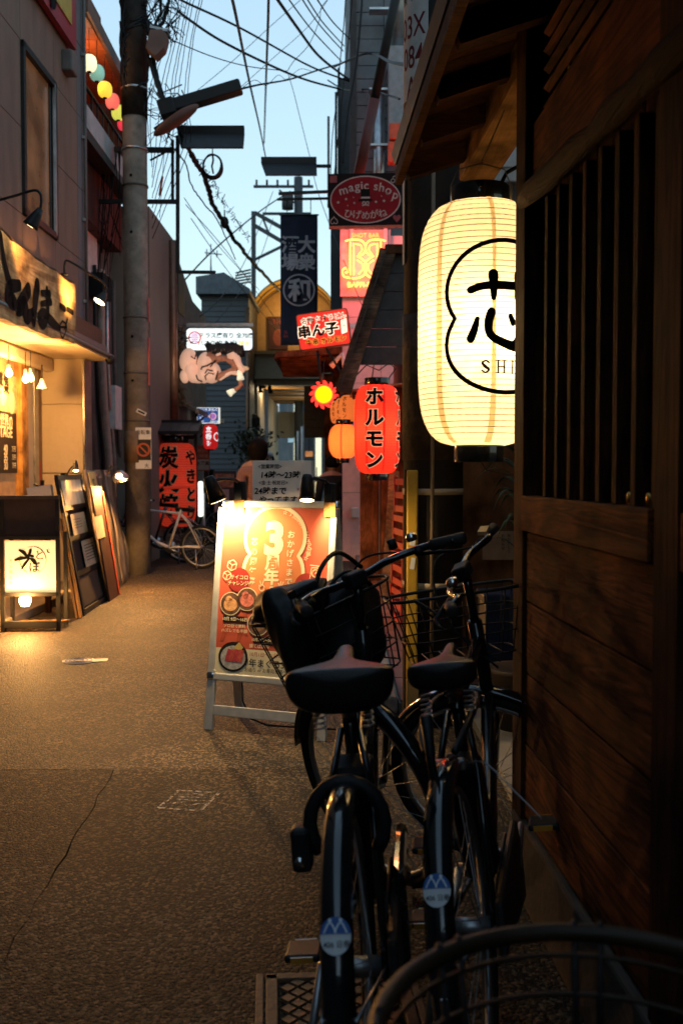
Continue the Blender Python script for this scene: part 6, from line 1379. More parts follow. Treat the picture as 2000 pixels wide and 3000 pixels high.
# ---------------------------------------------------------------- bicycles
BIKE = mat('bicycle_black_gloss', (.010, .010, .011), .22, .2, coat=.7); GUARD = mat('mudguard_black', (.006, .007, .008), .16, .1, coat=.9, dirt=.35, dcol=(.035, .032, .028), dscale=9)
LEA = mat('saddle_vinyl', (.014, .011, .010), .36, bump=.12, bscale=260); REFL = mat('red_reflector', (.35, .01, .01), .12, coat=1., emit=.02, ecol=(1, .02, .02))
def arcpts(c, r, a0, a1, n): return [(c[0] + r * math.cos(R(a0 + (a1 - a0) * i / n)), 0, c[1] + r * math.sin(R(a0 + (a1 - a0) * i / n))) for i in range(n + 1)]
def wheel(t, c, r, M, nsp=28, detail=True, rimm=None):
    n = 40; ci = [2 * math.pi * i / n for i in range(n)]
    w = MB().tube([(c[0] + (r - .018) * math.cos(a), 0, c[1] + (r - .018) * math.sin(a)) for a in ci], .019, 8, closed=True).build('wheel', RUB, t, M)
    MB().tube([(c[0] + (r - .044) * math.cos(a), 0, c[1] + (r - .044) * math.sin(a)) for a in ci], .010, 6, closed=True).build('rim', rimm or STEEL, w, M)
    s = MB()
    for i in range(nsp):
        a = 2 * math.pi * i / nsp; b_ = a + (.55 if i % 2 else -.55); sd = .03 if (i // 2) % 2 else -.03
        s.tube([(c[0] + .022 * math.cos(b_), sd, c[1] + .022 * math.sin(b_)), (c[0] + (r - .05) * math.cos(a), 0, c[1] + (r - .05) * math.sin(a))], .0012, 4, cap=False)
    s.build('spokes', STEEL, w, M, kind='stuff'); MB().cyl((c[0], -.05, c[1]), (c[0], .05, c[1]), .02, 12).build('hub', STEEL, w, M)
    return w
def guard(t, c, r, a0, a1, wd, M, m):
    n = 28; V = []; prof = [(-1, -.35), (-.75, -.05), (-.35, .12), (0, .16), (.35, .12), (.75, -.05), (1, -.35)]
    for i in range(n + 1):
        a = R(a0 + (a1 - a0) * i / n)
        for y, dr in prof: rr = r + dr * wd * .5; V.append((c[0] + rr * math.cos(a), y * wd / 2, c[1] + rr * math.sin(a)))
    k = len(prof); return MB().add(V, [(i * k + j, i * k + j + 1, (i + 1) * k + j + 1, (i + 1) * k + j) for i in range(n) for j in range(k - 1)], True).build('mudguard', m, t, M, solid=.002)
def saddle(t, x, z, ln, wd, th, m, M=None):
    secs = []; N = 14
    for i in range(N + 1):
        q = i / N; X = x - ln * .5 + ln * q
        if q < .12: hw = wd / 2 * (.80 + .2 * math.sin(q / .12 * math.pi / 2))
        elif q < .62: hw = wd / 2 * (1 - .80 * (.5 - .5 * math.cos((q - .12) / .5 * math.pi)))
        else: hw = wd / 2 * (.20 - .05 * (q - .62) / .38)
        if q > .93: hw *= .75
        top = .012 * max(0, 1 - q * 2.0) + .020 * q; tt = th * (1 - .45 * q)
        if i in (0,): tt *= .6; hw *= .85
        S_ = []
        for j in range(20):
            a = 2 * math.pi * j / 20; cy, sz = math.cos(a), math.sin(a)
            yy = hw * math.copysign(abs(cy) ** .75, cy); zz = (top if sz > 0 else 0) + (.016 * abs(sz) ** .6 if sz > 0 else -tt * .75 * abs(sz) ** .8)
            S_.append((X, yy, z + zz))
        secs.append(S_)
    return MB().loft(secs).build('saddle', m, t, M, sub=1)
def bicycle(label, x, y, head, lean, steer, r=.33, wb=1.14, seat_z=.90, bar_z=1.04, frame=BIKE, rear_guard=True, basket=False, group=None, saddle_w=.215, ebike=False, tall=True, detail=True, saddle_len=.27, flat_bar=False, rimm=None, guard_m=None):
    t = thing('bicycle', label, 'bicycle', (x, y, 0), R(90 - head), rx=-R(lean), group=group)
    rh = (0, r); bbx, bbz = .44, .285; sx, szz = bbx - .175, bbz + .48
    ax = wb - .05; dx, dz = -.342, .94
    def st(z): return ax + (z - r) * dx / dz
    # steering: everything in front turns about the head axis
    axis = Vector((dx, 0, dz)).normalized(); o_ = Vector((st(.75), 0, .75))
    SM = Matrix.Translation(o_) @ Matrix.Rotation(R(steer), 4, axis) @ Matrix.Translation(-o_)
    fr = MB()
    if tall: fr.tube([(sx, 0, szz - .02), (st(.80) , 0, .80)], .017, 10)
    fr.tube([(bbx, 0, bbz), (.62, 0, .36), (st(.62), 0, .62)], .022, 10); fr.tube([(bbx, 0, bbz), (sx, 0, szz + .03)], .018, 10)
    fr.tube([(st(.56), 0, .56), (st(.86), 0, .86)], .022, 12)
    if not tall: fr.tube([(sx + .08, 0, bbz + .25), (st(.66), 0, .66)], .018, 10)
    for e in (-1, 1):
        fr.tube([(bbx, e * .03, bbz), (.2, e * .05, .3), (0, e * .058, r)], .010, 8); fr.tube([(sx, e * .02, szz - .03), (.16, e * .045, .62), (0, e * .058, r)], .009, 8)
    fr.build('frame', frame, t)
    wheel(t, rh, r, None, rimm=rimm); wheel(t, (wb, r), r, SM, rimm=rimm)
    fk = MB()
    for e in (-1, 1): fk.tube([(st(.60), e * .045, .62), (st(.5) + .0, e * .05, .5), (wb - .01, e * .052, r)], .011, 8)
    fk.tube([(st(.60), -.05, .62), (st(.60), .05, .62)], .014, 8); fk.build('fork', frame, t, SM)
    gm = guard_m or GUARD
    if rear_guard:
        guard(t, rh, r + .022, 60, 235, .056, None, gm); guard(t, (wb, r), r + .020, 20, 190, .05, SM, gm)
        for e in (-1, 1): MB().tube([(-(r + .02) * math.cos(R(10)), e * .028, r + .08), (0, e * .06, r)], .003, 6).build('mudguard_stay', STEEL, t)
    MB().tube([(sx - .004, 0, szz), (sx - .03, 0, seat_z - .06)], .0135, 12).build('seat_post', STEEL, t)
    if detail:
        MB().lathe([(.024, -.02), (.024, .02)], 14, (sx - .002, 0, szz + .03)).build('seat_clamp', CHROME, t); MB().tube([(sx, 0, szz + .03), (sx - .02, .05, szz + .02), (sx - .02, .08, szz + .015)], .005, 6).build('clamp_lever', CHROME, t)
    sd = saddle(t, sx - .05, seat_z - .03, saddle_len, saddle_w, .10 if saddle_w > .18 else .055, LEA)
    if detail:
        for e in (-1, 1):
            sp = MB(); zt_ = seat_z - .085; pts = [(sx - .12 + .012 * math.cos(a), e * .05 + .012 * math.sin(a), zt_ - .055 + a * .0018) for a in [i * .6 for i in range(50)]]; sp.tube(pts, .0022, 5); sp.build('spring', STEEL, sd)
    # handlebar
    hx = st(bar_z); hb = MB()
    MB().tube([(st(.84), 0, .84), (st(bar_z - .01), 0, bar_z - .01)], .0135, 10).build('stem', frame, t, SM)
    cl = MB().box((hx + .01, 0, bar_z), (.05, .06, .045)).build('bar_clamp', BLKM, t, SM, bevel=.008)
    rise = .0 if flat_bar else .012; sweep = .03 if flat_bar else .14; W_ = .265
    pl = [(hx + .02, 0, bar_z), (hx + .02, .06, bar_z), (hx + .015, .13, bar_z + rise * .6), (hx - .03, .20, bar_z + rise), (hx - sweep * .55, .245, bar_z + rise), (hx - sweep, W_, bar_z + rise * .9)]
    for e in (1, -1): hb.tube(spline([(a, e * b_, c_) for a, b_, c_ in pl], 5), .0112, 10)
    hbo = hb.build('handlebar', frame, t, SM)
    for e in (1, -1):
        a = Vector((hx - sweep * .45, e * .235, bar_z + rise)); b_ = Vector((hx - sweep * 1.15, e * (W_ + .02), bar_z + rise * .9)); d = (b_ - a)
        MB().tube([a, a + d * .05, a + d * .5, b_ - d * .04, b_], [.014, .0175, .0165, .0175, .014], 14).build('grip', mat('grip_rubber', (.03, .024, .021), .6, bump=.2, bscale=300), hbo, SM)
        MB().tube([a + Vector((.03, -e * .03, -.005)), a + Vector((.06, e * .0, -.02)), a + d * .5 + Vector((.055, e * .01, -.03)), a + d * .9 + Vector((.05, 0, -.035))], [.008, .007, .006, .004], 8).build('brake_lever', BLKM, hbo, SM)
        MB().tube([a + Vector((.005, -e * .04, 0)), a + Vector((.04, -e * .02, -.015))], [.014, .010], 10).build('lever_mount', BLKM, hbo, SM)
        if detail:
            MB().tube(spline([tuple(a + Vector((.05, -e * .01, -.015))), (hx + .13, e * .13, bar_z + .02), (hx + .15, e * .02, bar_z - .12), (hx + .06, -e * .02, bar_z - .32)], 7), .0035, 6).build('brake_cable', CABLE, hbo, SM)
    # drive
    MB().lathe([(.085, -.004), (.085, .004)], 26, (bbx, -.055, bbz), Matrix.Rotation(R(90), 3, 'X')).build('chainring', STEEL if not ebike else BLKM, t)
    MB().cyl((bbx, -.075, bbz), (bbx, .075, bbz), .018, 12).build('bottom_bracket', STEEL, t)
    for e, an in ((-1, 20), (1, 200)):
        p1 = Vector((bbx + .165 * math.cos(R(an)), e * .085, bbz + .165 * math.sin(R(an))))
        MB().tube([(bbx, e * .075, bbz), p1], [.012, .009], 8).build('crank', STEEL, t)
        pd = MB().box(p1 + Vector((0, e * .06, 0)), (.08, .08, .018)).build('pedal', BLKM, t, bevel=.006)
        for s_ in (-1, 1): MB().box(p1 + Vector((s_ * .044, e * .06, 0)), (.003, .05, .014)).build('pedal_reflector', mat('amber_reflector', (.6, .25, .03), .2, coat=1), pd)
    ch = MB(); ch.tube([(0, -.055, r + .028), (bbx, -.055, bbz + .085)], .005, 5); ch.tube([(0, -.055, r - .028), (bbx, -.055, bbz - .085)], .005, 5); ch.build('chain', BLKM, t)
    if rear_guard and detail: MB().prism([(-.06, r - .05), (-.02, r + .06), (bbx + .06, bbz + .105), (bbx + .105, bbz + .02), (bbx + .04, bbz - .10), (0, r - .055)], -.085, -.065).build('chain_case', BLKM, t, bevel=.012)
    # side stand, rear light
    MB().tube([(.06, .075, r - .02), (.03, .14, .02)], .009, 8).build('side_stand', STEEL, t); MB().tube([(.03, .14, .02), (.05, .16, .012)], .010, 8).build('stand_foot', RUB, t)
    if detail:
        a = R(197); rr = r + .045; p_ = Vector((rr * math.cos(a), 0, r + rr * math.sin(a)))
        MB().box(p_, (.03, .05, .085), Matrix.Rotation(-R(17), 3, 'Y')).build('rear_light', REFL, t, bevel=.012)
        a = R(178); p2 = Vector(((r + .036) * math.cos(a), 0, r + (r + .036) * math.sin(a))); br = MB().box(p2, (.006, .018, .04)).build('light_bracket', CHROME, t, bevel=.002)
        for z in (-.012, .014): MB().ball(p2 + Vector((-.004, 0, z)), .006, 8, 6).build('screw', STEEL, br)
        def onguard(deg, out=.0045):
            def fn(u, v):
                A = R(deg) - v / (r + .026); rr = r + .022 + .16 * .031 + out - (u / .031) ** 2 * .004; return (rr * math.cos(A), -u, r + rr * math.sin(A))
            return fn
        stk = MB().flat(split(disc(0, 0, .026, .030, 24), .012), onguard(146)).build('sticker', mat('sticker_white', (.62, .62, .62), .5), t)
        MB().flat(split(disc(0, .003, .0255, .0265, 16, 0, math.pi), .012), onguard(146, .0058)).build('sticker_blue', mat('sticker_blue', (.03, .10, .30), .5), stk)
        mk = join(*[stroke([(e * .009 - .010, .005, .0012), (e * .009, .021, .0014), (e * .009 + .010, .005, .0012)], 3) for e in (-1, 1)], disc(-.009, .024, .003, .003, 10), disc(.009, .024, .003, .003, 10))
        MB().flat(split(mk, .01), onguard(146, .007)).build('sticker_mark', mat('sticker_print', (.7, .72, .75), .5), stk)
        MB().flat(split(text('406 日祭', .012, .002, -.013, .004), .01), onguard(146, .0062)).build('sticker_lettering', INK, stk)
    return t, SM, hx, hbo, sd, rh
t1, SM1, hx1, hb1, sd1, rh1 = bicycle('nearest black electric bicycle with stuffed basket and wide saddle', .055, 1.93, 4.5, 4.5, 43, seat_z=.905, bar_z=1.005, saddle_w=.235, ebike=True, tall=False)
# wheel lock, battery, display, bell, rear light of the near bicycle
MB().tube([(.045 + .0, .075 * math.cos(R(a)), .60 + .085 * math.sin(R(a))) for a in range(-40, 221, 20)], .015, 10).build('wheel_lock', BLKM, t1)
MB().box((.045, .095, .555), (.05, .04, .09)).build('lock_body', BLKM, t1, bevel=.01); MB().lathe([(.011, -.004), (.011, .004)], 14, (.018, .098, .535), Matrix.Rotation(R(90), 3, 'Y')).build('lock_barrel', CHROME, t1)
MB().box((.30, 0, .50), (.085, .095, .36), Matrix.Rotation(-R(20), 3, 'Y')).build('battery', BLKM, t1, bevel=.02)
MB().box((.36, -.085, .33), (.34, .03, .2)).build('chain_cover', GUARD, t1, bevel=.03)
a = Vector((hx1 - .045, .205, 1.02 + .03))
dsp = MB().box(a, (.05, .075, .022), Matrix.Rotation(R(12), 3, 'Y')).build('display', BLKM, hb1, SM1, bevel=.006)
LCD = mat('display_screen', (.10, .13, .16), .2, coat=.5)
for q, s_ in (((.008, .012, .012), (.02, .03, .002)),): MB().box(a + Vector(q), s_, Matrix.Rotation(R(12), 3, 'Y')).build('screen', LCD, hb1, SM1)
MB().lathe([(.016, 0), (.018, .012), (.012, .022), (0, .024)], 16, (hx1 - .03, -.205, 1.02 + .025)).build('bell', CHROME, hb1, SM1); MB().lathe([(.014, 0), (.014, .028), (.004, .030)], 14, (hx1 - .0, -.155, 1.02 + .02)).build('switch', BLKM, hb1, SM1)
# reflector strip on mudguard
# wire basket with bag
def basket(t, SM, x0, z0, ln, wt, wb_, hg, m, nv=6, nh=4, name='basket'):
    mb = MB()
    def rg(q):   # rim loop at height fraction q
        w_ = wb_ + (wt - wb_) * q; l0 = ln * (.82 + .18 * q); P = []
        for i in range(32):
            a = 2 * math.pi * i / 32; c_, s_ = math.cos(a), math.sin(a); P.append((x0 + l0 / 2 * math.copysign(abs(c_) ** .5, c_) + ln * .5, w_ / 2 * math.copysign(abs(s_) ** .5, s_), z0 + hg * q))
        return P
    bk = MB().tube(rg(1), .0055, 8, closed=True).build(name, m, t, SM)
    for k in range(nh): MB().tube(rg(k / nh), .0028, 6, closed=True).build('hoop', m, bk, SM)
    for i in range(0, 32, 2): MB().tube([rg(q)[i] for q in (0, .5, 1)], .0024, 5).build('wire', m, bk, SM)
    for j in range(-2, 3): MB().tube([(x0 + ln * .08, j * wb_ / 6, z0), (x0 + ln * .92, j * wb_ / 6, z0)], .0024, 5).build('floor_wire', m, bk, SM)
    return bk
BK1 = basket(t1, SM1, hx1 + .07, .70, .30, .40, .32, .25, BLK)
# the bag stuffed in the basket
bag = thing('shoulder_bag', 'bulging black nylon bag stuffed in the front basket', 'bag', t1.location); bag.rotation_euler = t1.rotation_euler
NYL = mat('black_nylon', (.010, .0095, .009), .5, var=.4, scale=6, bump=.5, bscale=9)
def lump(c, s, seed, n=30, m=20):
    mb = MB(); mb.ball((0, 0, 0), 1., n, m); rnd = random.Random(seed); ph = [rnd.uniform(0, 6) for _ in range(6)]
    V = []
    for p in mb.v:
        v = Vector(p); q = Vector([math.copysign(abs(k) ** .86, k) for k in v]); w = 1 + .09 * math.sin(4 * v.x + ph[0] + 3 * v.z) + .05 * math.sin(5 * v.y + ph[1] + 2 * v.x) + .03 * math.sin(9 * v.z + ph[2] + 4 * v.y)
        V.append((c[0] + q.x * s[0] * w, c[1] + q.y * s[1] * w, c[2] + q.z * s[2] * w))
    mb.v = V; return mb
lump((hx1 + .22, -.035, .85), (.135, .15, .15), 3).build('body', NYL, bag, SM1)
lump((hx1 + .12, .185, .91), (.06, .055, .14), 5).build('hood_flap', NYL, bag, SM1)
lump((hx1 + .22, .10, .985), (.13, .11, .05), 8).build('top_fold', NYL, bag, SM1)
MB().tube(spline([(hx1 + .06, .12, .99), (hx1 + .08, .05, 1.06), (hx1 + .12, -.05, 1.075), (hx1 + .16, -.14, 1.0)], 8), .007, 8).build('strap', NYL, bag, SM1)
MB().tube(spline([(hx1 + .07, .10, .95), (hx1 + .04, .05, 1.02), (hx1 + .05, -.03, 1.02), (hx1 + .08, -.10, .95)], 8), .006, 8).build('strap', NYL, bag, SM1)
pr_ = MB().flat(stroke([(-.012, -.008, .002), (0, .014, .002), (.012, -.008, .002), (-.012, -.008, .002)], 2), lambda a, b_: (hx1 + .058, -.08 - a, .80 + b_)).build('logo', mat('logo_grey', (.09, .085, .08), .5), bag, SM1)
# second bicycle against the timber wall
t2, SM2, hx2, hb2, sd2, rh2 = bicycle('second black bicycle with narrow saddle beside the timber wall', .315, 2.10, 13, 8, 80, seat_z=.885, bar_z=1.02, saddle_w=.165, saddle_len=.255, flat_bar=True, group=None)
o2_ = Vector((hx2, 0, .9)); SB2 = Matrix.Translation(o2_) @ Matrix.Rotation(R(18), 4, 'Z') @ Matrix.Translation(-o2_)
BK2 = basket(t2, SB2, hx2 + .10, .74, .26, .44, .34, .20, BLK, nh=3)
MB().tube(spline([(-.05, .03, .72), (.05, .05, .75), (.30, .05, .76), (.34, 0, .76), (.30, -.05, .76), (.05, -.05, .75), (-.05, -.03, .72)], 5), .008, 8).build('carrier_hoop', BLK, t2)
MB().lathe([(.019, 0), (.02, .012), (.012, .02), (0, .022)], 16, (hx2 + .0, .12, 1.035)).build('bell', CHROME, hb2, SM2)
MB().box((hx2 - .03, -.20, 1.05), (.028, .045, .012), Matrix.Rotation(-R(20), 3, 'Y')).build('shifter_window', mat('shifter_amber', (.55, .34, .16), .3), hb2, SM2)
MB().tube([(-.05, .02, .80), (-.06, .02, .70), (-.06, .015, .50)], [.014, .010, .006], 6).build('tie_strap', NYL, t2)
MB().box((.30, 0, .47), (.075, .09, .34), Matrix.Rotation(-R(20), 3, 'Y')).build('battery', BLKM, t2, bevel=.02)
MB().box((.055, 0, .665), (.02, .07, .025)).build('brake_bridge', STEEL, t2, bevel=.004)
MB().tube(spline([(.055, -.035, .665), (.03, -.08, .67), (-.02, -.14, .62), (-.05, -.19, .57)], 6), .0016, 5).build('loose_cable', STEEL, t2)
# bicycles by the concrete pole
SILV = mat('bicycle_white', (.74, .68, .60), .35, coat=.3)
bicycle('white framed small bicycle parked by the concrete pole', -1.88, 13.45, -84, 3, -12, r=.295, wb=1.08, seat_z=.83, bar_z=.92, frame=SILV, rear_guard=False, detail=False, saddle_w=.15, flat_bar=True)
bicycle('dark bicycle with red forks behind the white framed one', -2.25, 14.35, -80, 4, 20, r=.31, wb=1.05, seat_z=.86, bar_z=.98, frame=mat('bicycle_dark_red', (.09, .02, .015), .3, coat=.5), rear_guard=True, detail=False, saddle_w=.17)
bicycle('dark bicycle seen by its wheel behind the tube sign', -2.1, 17.4, -70, 3, 10, r=.33, wb=1.05, seat_z=.86, bar_z=1.0, rear_guard=True, detail=False, rimm=STEEL)
# basket bicycle right in front of the camera
t3 = thing('bicycle', 'out of focus round basket of the bicycle at bottom right corner', 'bicycle', (.235, .825, 0), R(78))
RIMB = mat('basket_bronze', (.035, .020, .010), .5, .1, var=.3)
def loop(w_, l_, z, cx=.16): return [(cx + l_ * math.cos(a), w_ * math.sin(a), z + .012 * math.cos(a)) for a in [2 * math.pi * i / 48 for i in range(48)]]
bk = MB().tube(loop(.235, .225, .725), .011, 10, closed=True).build('basket', RIMB, t3)
for k, (z, q) in enumerate(((.70, .97), (.655, .945), (.61, .92), (.565, .89), (.52, .86))): MB().tube(loop(.235 * q, .225 * q, z), .0032, 6, closed=True).build('hoop', RIMB, bk)
for i in range(0, 48, 6):
    for o_ in (0, 1): MB().tube([loop(.235 * q, .225 * q, z)[(i + o_) % 48] for z, q in ((.74, 1), (.63, .93), (.52, .86))], .0042, 6).build('upright_wire', BLK, bk)
for j in range(-3, 4): MB().tube([(.16 - .15, j * .05, .52), (.16 + .15, j * .05, .52)], .003, 5).build('floor_wire', BLK, bk)
wheel(t3, (.14, .30), .30, None); fk = MB()
for e in (-1, 1): fk.tube([(.02, e * .045, .60), (.14, e * .05, .30)], .011, 8)
fk.tube([(.02, -.05, .6), (.02, .05, .6)], .013, 8); fk.tube([(.02, 0, .6), (-.06, 0, .84)], .018, 10); fk.tube([(.02, 0, .6), (.10, 0, .52)], .01, 8); fk.build('fork', BIKE, t3)

# ---------------------------------------------------------------- drain cover, lid, marks on the road
c = gr(1000, 2985)
t = thing('drain_cover', 'square cast drain cover with diamond lattice beside the rear wheel', 'drain cover', (c.x, c.y, 0), R(4))
IRON = mat('cast_iron_brown', (.13, .07, .038), .6, var=.35, scale=20, bump=.3)
box('pit', (0, 0, -.0045), (.30, .36, .006), mat('pit_black', (.008, .007, .006), .8), t)
for c_, d in (((-.165, 0, .006), (.03, .40, .014)), ((.165, 0, .006), (.03, .40, .014)), ((0, .19, .006), (.36, .03, .014)), ((0, -.19, .006), (.36, .03, .014)), ((-.195, 0, .002), (.02, .44, .008)), ((.195, 0, .002), (.02, .44, .008))): box('rim_bar', c_, d, IRON, t, bevel=.003)
dm = MB().box((0, 0, 0), (.026, .026, .010), Matrix.Rotation(R(45), 3, 'Z')).build('lattice_stud', IRON, t); dm.location = (-.12, -.15, .004); k = 0
for i in range(6):
    for j in range(14):
        if i == 0 and j == 0: continue
        x = -.125 + i * .05 + (.025 if j % 2 else 0); y = -.155 + j * .0245
        if abs(x) < .14: o = link('lattice_stud', dm.data, t); o.location = (x, y, .004)
c = gr(232, 1937)
t = thing('survey_lid', 'small pale round lid with pointed tab set in the road', 'lid', (c.x, c.y, 0))
LIDM = mat('lid_pale', (.55, .50, .42), .5, dirt=.4, dcol=(.25, .2, .15))
rr = 48 * mpp(c.y)
o = MB().lathe([(rr, 0), (rr, .004), (rr * .93, .006), (0, .006)], 36).build('disc', LIDM, t); MB().add([(rr * .9, -.05, .001), (rr * 1.75, -.01, .001), (rr * 1.62, .08, .001), (rr * .8, .06, .001), (rr * .9, -.05, .005), (rr * 1.75, -.01, .005), (rr * 1.62, .08, .005), (rr * .8, .06, .005)], [(3, 2, 1, 0), (4, 5, 6, 7), (0, 1, 5, 4), (1, 2, 6, 5), (2, 3, 7, 6), (3, 0, 4, 7)]).build('tab', LIDM, t)
for q in (.8, .55, .3): MB().tube([(rr * q * math.cos(2 * math.pi * i / 30), rr * q * math.sin(2 * math.pi * i / 30), .006) for i in range(30)], .003, 4, closed=True).build('ring_groove', mat('lid_groove', (.16, .13, .1), .7), t)
# worn stencil
WORN = bpy.data.materials.new('worn_road_paint'); WORN.use_nodes = True; n = WORN.node_tree.nodes; l = WORN.node_tree.links; p = n['Principled BSDF']
p.inputs['Base Color'].default_value = (.46, .38, .29, 1); p.inputs['Roughness'].default_value = .7
tc = n.new('ShaderNodeTexCoord'); no = n.new('ShaderNodeTexNoise'); no.inputs['Scale'].default_value = 60; no.inputs['Detail'].default_value = 5; l.new(tc.outputs['Object'], no.inputs['Vector'])
rp = n.new('ShaderNodeValToRGB'); rp.color_ramp.elements[0].position = .41; rp.color_ramp.elements[1].position = .62; l.new(no.outputs[0], rp.inputs[0]); l.new(rp.outputs[0], p.inputs['Alpha'])
c = gr(555, 2345); t = thing('road_stencil', 'worn square paint stencil on the near asphalt', 'road mark', (c.x, c.y, .0015), R(-12))
s_ = .17
MB().flat(join(*[stroke([(a, b_, .007), (c_, d, .007)], 4, round_=False) for a, b_, c_, d in ((-s_ / 2, -.11, -s_ / 2, .11), (s_ / 2, -.11, s_ / 2, .11), (-s_ / 2, .11, s_ / 2, .11), (-s_ / 2, -.11, s_ / 2, -.11))], stroke([(-.05, .06, .006), (.0, .08, .006), (.05, .06, .006)]), stroke([(-.06, .03, .006), (.05, .04, .006)]), stroke([(-.05, .0, .006), (.06, .005, .006)]), stroke([(-.06, -.06, .006), (-.02, -.03, .006), (.02, -.06, .006), (.05, -.03, .006)])), lambda a, b_: (a, b_, 0)).build('paint', WORN, t)

# ---------------------------------------------------------------- odds and ends at right: crates, plank, cooler, notice, plant
def crate(label, x, y, z, m):
    t = thing('crate', label, 'crate', (x, y, z), R(8), group='red bottle crates by the dark pole')
    for sx_ in (-.17, .17):
        for q in (.03, .14, .25): box('side_slat', (sx_, 0, q), (.015, .44, .05), m, t)
    for sy in (-.22, .22):
        for q in (.03, .14, .25): box('end_slat', (0, sy, q), (.34, .015, .05), m, t)
    for sx_ in (-.168, .168):
        for sy in (-.218, .218): box('corner_post', (sx_, sy, .15), (.03, .03, .29), m, t)
    box('floor', (0, 0, .01), (.33, .43, .012), m, t)
CRT = mat('crate_red', (.42, .035, .02), .4)
for k, lab in enumerate(('lowest red bottle crate of the stack by the pole', 'second red bottle crate from the ground by the pole', 'third red bottle crate of the stack by the pole', 'topmost red bottle crate of the stack by the pole')): crate(lab, .62 + .01 * k, 8.2, .07 + k * .30, CRT)
t = thing('timber_plank', 'split weathered plank leaning by the shop door under the red lantern', 'plank', (.44, 9.9, .06)); MB().bar((0, 0, 0), (.10, .35, 1.25), .10, .03).build('plank', wood('weathered_plank', (.14, .06, .025), (.36, .17, .07), 0), t)
t = thing('wall_post', 'carved dark corner post of the shop beyond the pole', 'post', (.73, 7.6, 0)); box('post', (0, 0, 1.3), (.07, .09, 2.6), WRED, t); 
t = thing('cooler_box', 'dark blue plastic box on the entrance floor', 'box', (at(1478, 1710, 5.5).x, 5.5, 0)); BLU = mat('box_blue', (.015, .03, .075), .45)
box('body', (0, 0, .36), (.26, .3, .48), BLU, t, bevel=.015); box('lid', (0, 0, .62), (.28, .32, .05), BLU, t, bevel=.012); box('stand', (0, 0, .08), (.24, .28, .12), DARKB, t)
t = thing('wall_notice', 'small tan paper notice on the entrance wall by the plant', 'notice', at(1462, 1598, 5.92)); box('paper', (0, 0, 0), (.20, .006, .17), mat('notice_tan', (.42, .30, .20), .7), t); pr('lettering', join(text('ありがとう', .022, .055, .07, .004, vertical=True), text('お知らせ', .024, .02, .07, .004, vertical=True)), INK, t, -.005)
t = thing('potted_plant', 'dark long leaved plant in the entrance behind the timber post', 'plant', (at(1500, 1450, 4.9).x + .05, 4.9, 0))
MB().lathe([(.12, 0), (.17, .32), (.18, .34), (.15, .34), (.0, .30)], 24).build('pot', mat('pot_dark', (.06, .04, .03), .5), t); MB().tube([(0, 0, .3), (.01, .02, .8), (-.02, 0, 1.25)], [.02, .016, .01], 8).build('stem', mat('stem_brown', (.09, .06, .03), .7), t)
LEAF = mat('leaf_dark', (.035, .055, .02), .4)
for k in range(26):
    a = random.uniform(0, 6.28); z = random.uniform(.85, 1.35); ln = random.uniform(.18, .32); V = []
    for i in range(7):
        q = i / 6; w_ = .014 * math.sin(math.pi * min(1, q + .12)); rr = ln * q; zz = z + .12 * math.sin(q * 2.4) - .10 * q * q
        for e in (-1, 1): V.append((rr * math.cos(a) - e * w_ * math.sin(a), rr * math.sin(a) + e * w_ * math.cos(a), zz))
    MB().add(V, [(2 * i, 2 * i + 1, 2 * i + 3, 2 * i + 2) for i in range(6)], True).build('leaf', LEAF, t, solid=.001)
t = thing('wall_lamp', 'brown leafy creeper hanging beside the horse sign', 'plant', at(520, 1060, 16.4)); t.name = 'creeper'
MB().tube([(0, 0, .6), (.02, 0, .2), (-.02, 0, -.3), (.1, 0, -.6)], .03, 6).build('vine', mat('vine_dark', (.03, .02, .012), .8), t); lv = MB()
for k in range(220):
    p = Vector((random.gauss(0, .09), random.gauss(0, .06), random.uniform(-.7, .6))); d = Vector((random.uniform(-1, 1), random.uniform(-1, 1), random.uniform(-1, 1))).normalized() * .05; e = d.orthogonal() * .5
    lv.add([p - d, p + e, p + d, p - e], [(0, 1, 2, 3)])
lv.build('leaves', mat('creeper_leaf', (.05, .035, .018), .6), t, kind='stuff')
t = thing('bush', 'dark foliage of a shrub left of the woman\'s head', 'shrub', (at(735, 1290, 19).x, 19, 0)); MB().tube([(0, 0, 0), (.03, 0, 1.0), (0, 0, 1.7)], [.04, .03, .015], 7).build('stem', mat('vine_dark'), t); lv = MB()
for k in range(420):
    p = Vector((random.gauss(0, .17), random.gauss(0, .15), 1.85 + random.gauss(0, .16))); d = Vector((random.uniform(-1, 1), random.uniform(-1, 1), random.uniform(-1, 1))).normalized() * .05; e = d.orthogonal() * .45
    lv.add([p - d, p + e, p + d, p - e], [(0, 1, 2, 3)])
lv.build('crown', mat('bush_leaf', (.03, .04, .02), .6), t, kind='stuff')
t = thing('yellow_lit_shop_sign', 'tiny green lit sign far inside the arcade alley', 'sign', at(843, 1252, 40)); box('panel', (0, 0, 0), (.30, .05, .12), glow('far_green', (.55, .9, .12), 1.2), t, M=Matrix.Rotation(R(-15), 3, 'Y')); MB().cyl((0, .05, 0), (0, .05, .6), .01, 5).build('rod', BLK, t)
t = thing('white_post', 'cream pipe post standing right inside the arcade mouth', 'post', (at(886, 1300, 22).x, 22, 0)); MB().cyl((0, 0, 0), (0, 0, 2.3), .04, 10).build('pipe', WHITE, t); MB().tube([(-.1, 0, 2.2), (-.1, 0, 1.2)], .025, 8).build('side_pipe', WHITE, t); box('cross_piece', (-.05, 0, 1.55), (.14, .03, .03), WHITE, t)

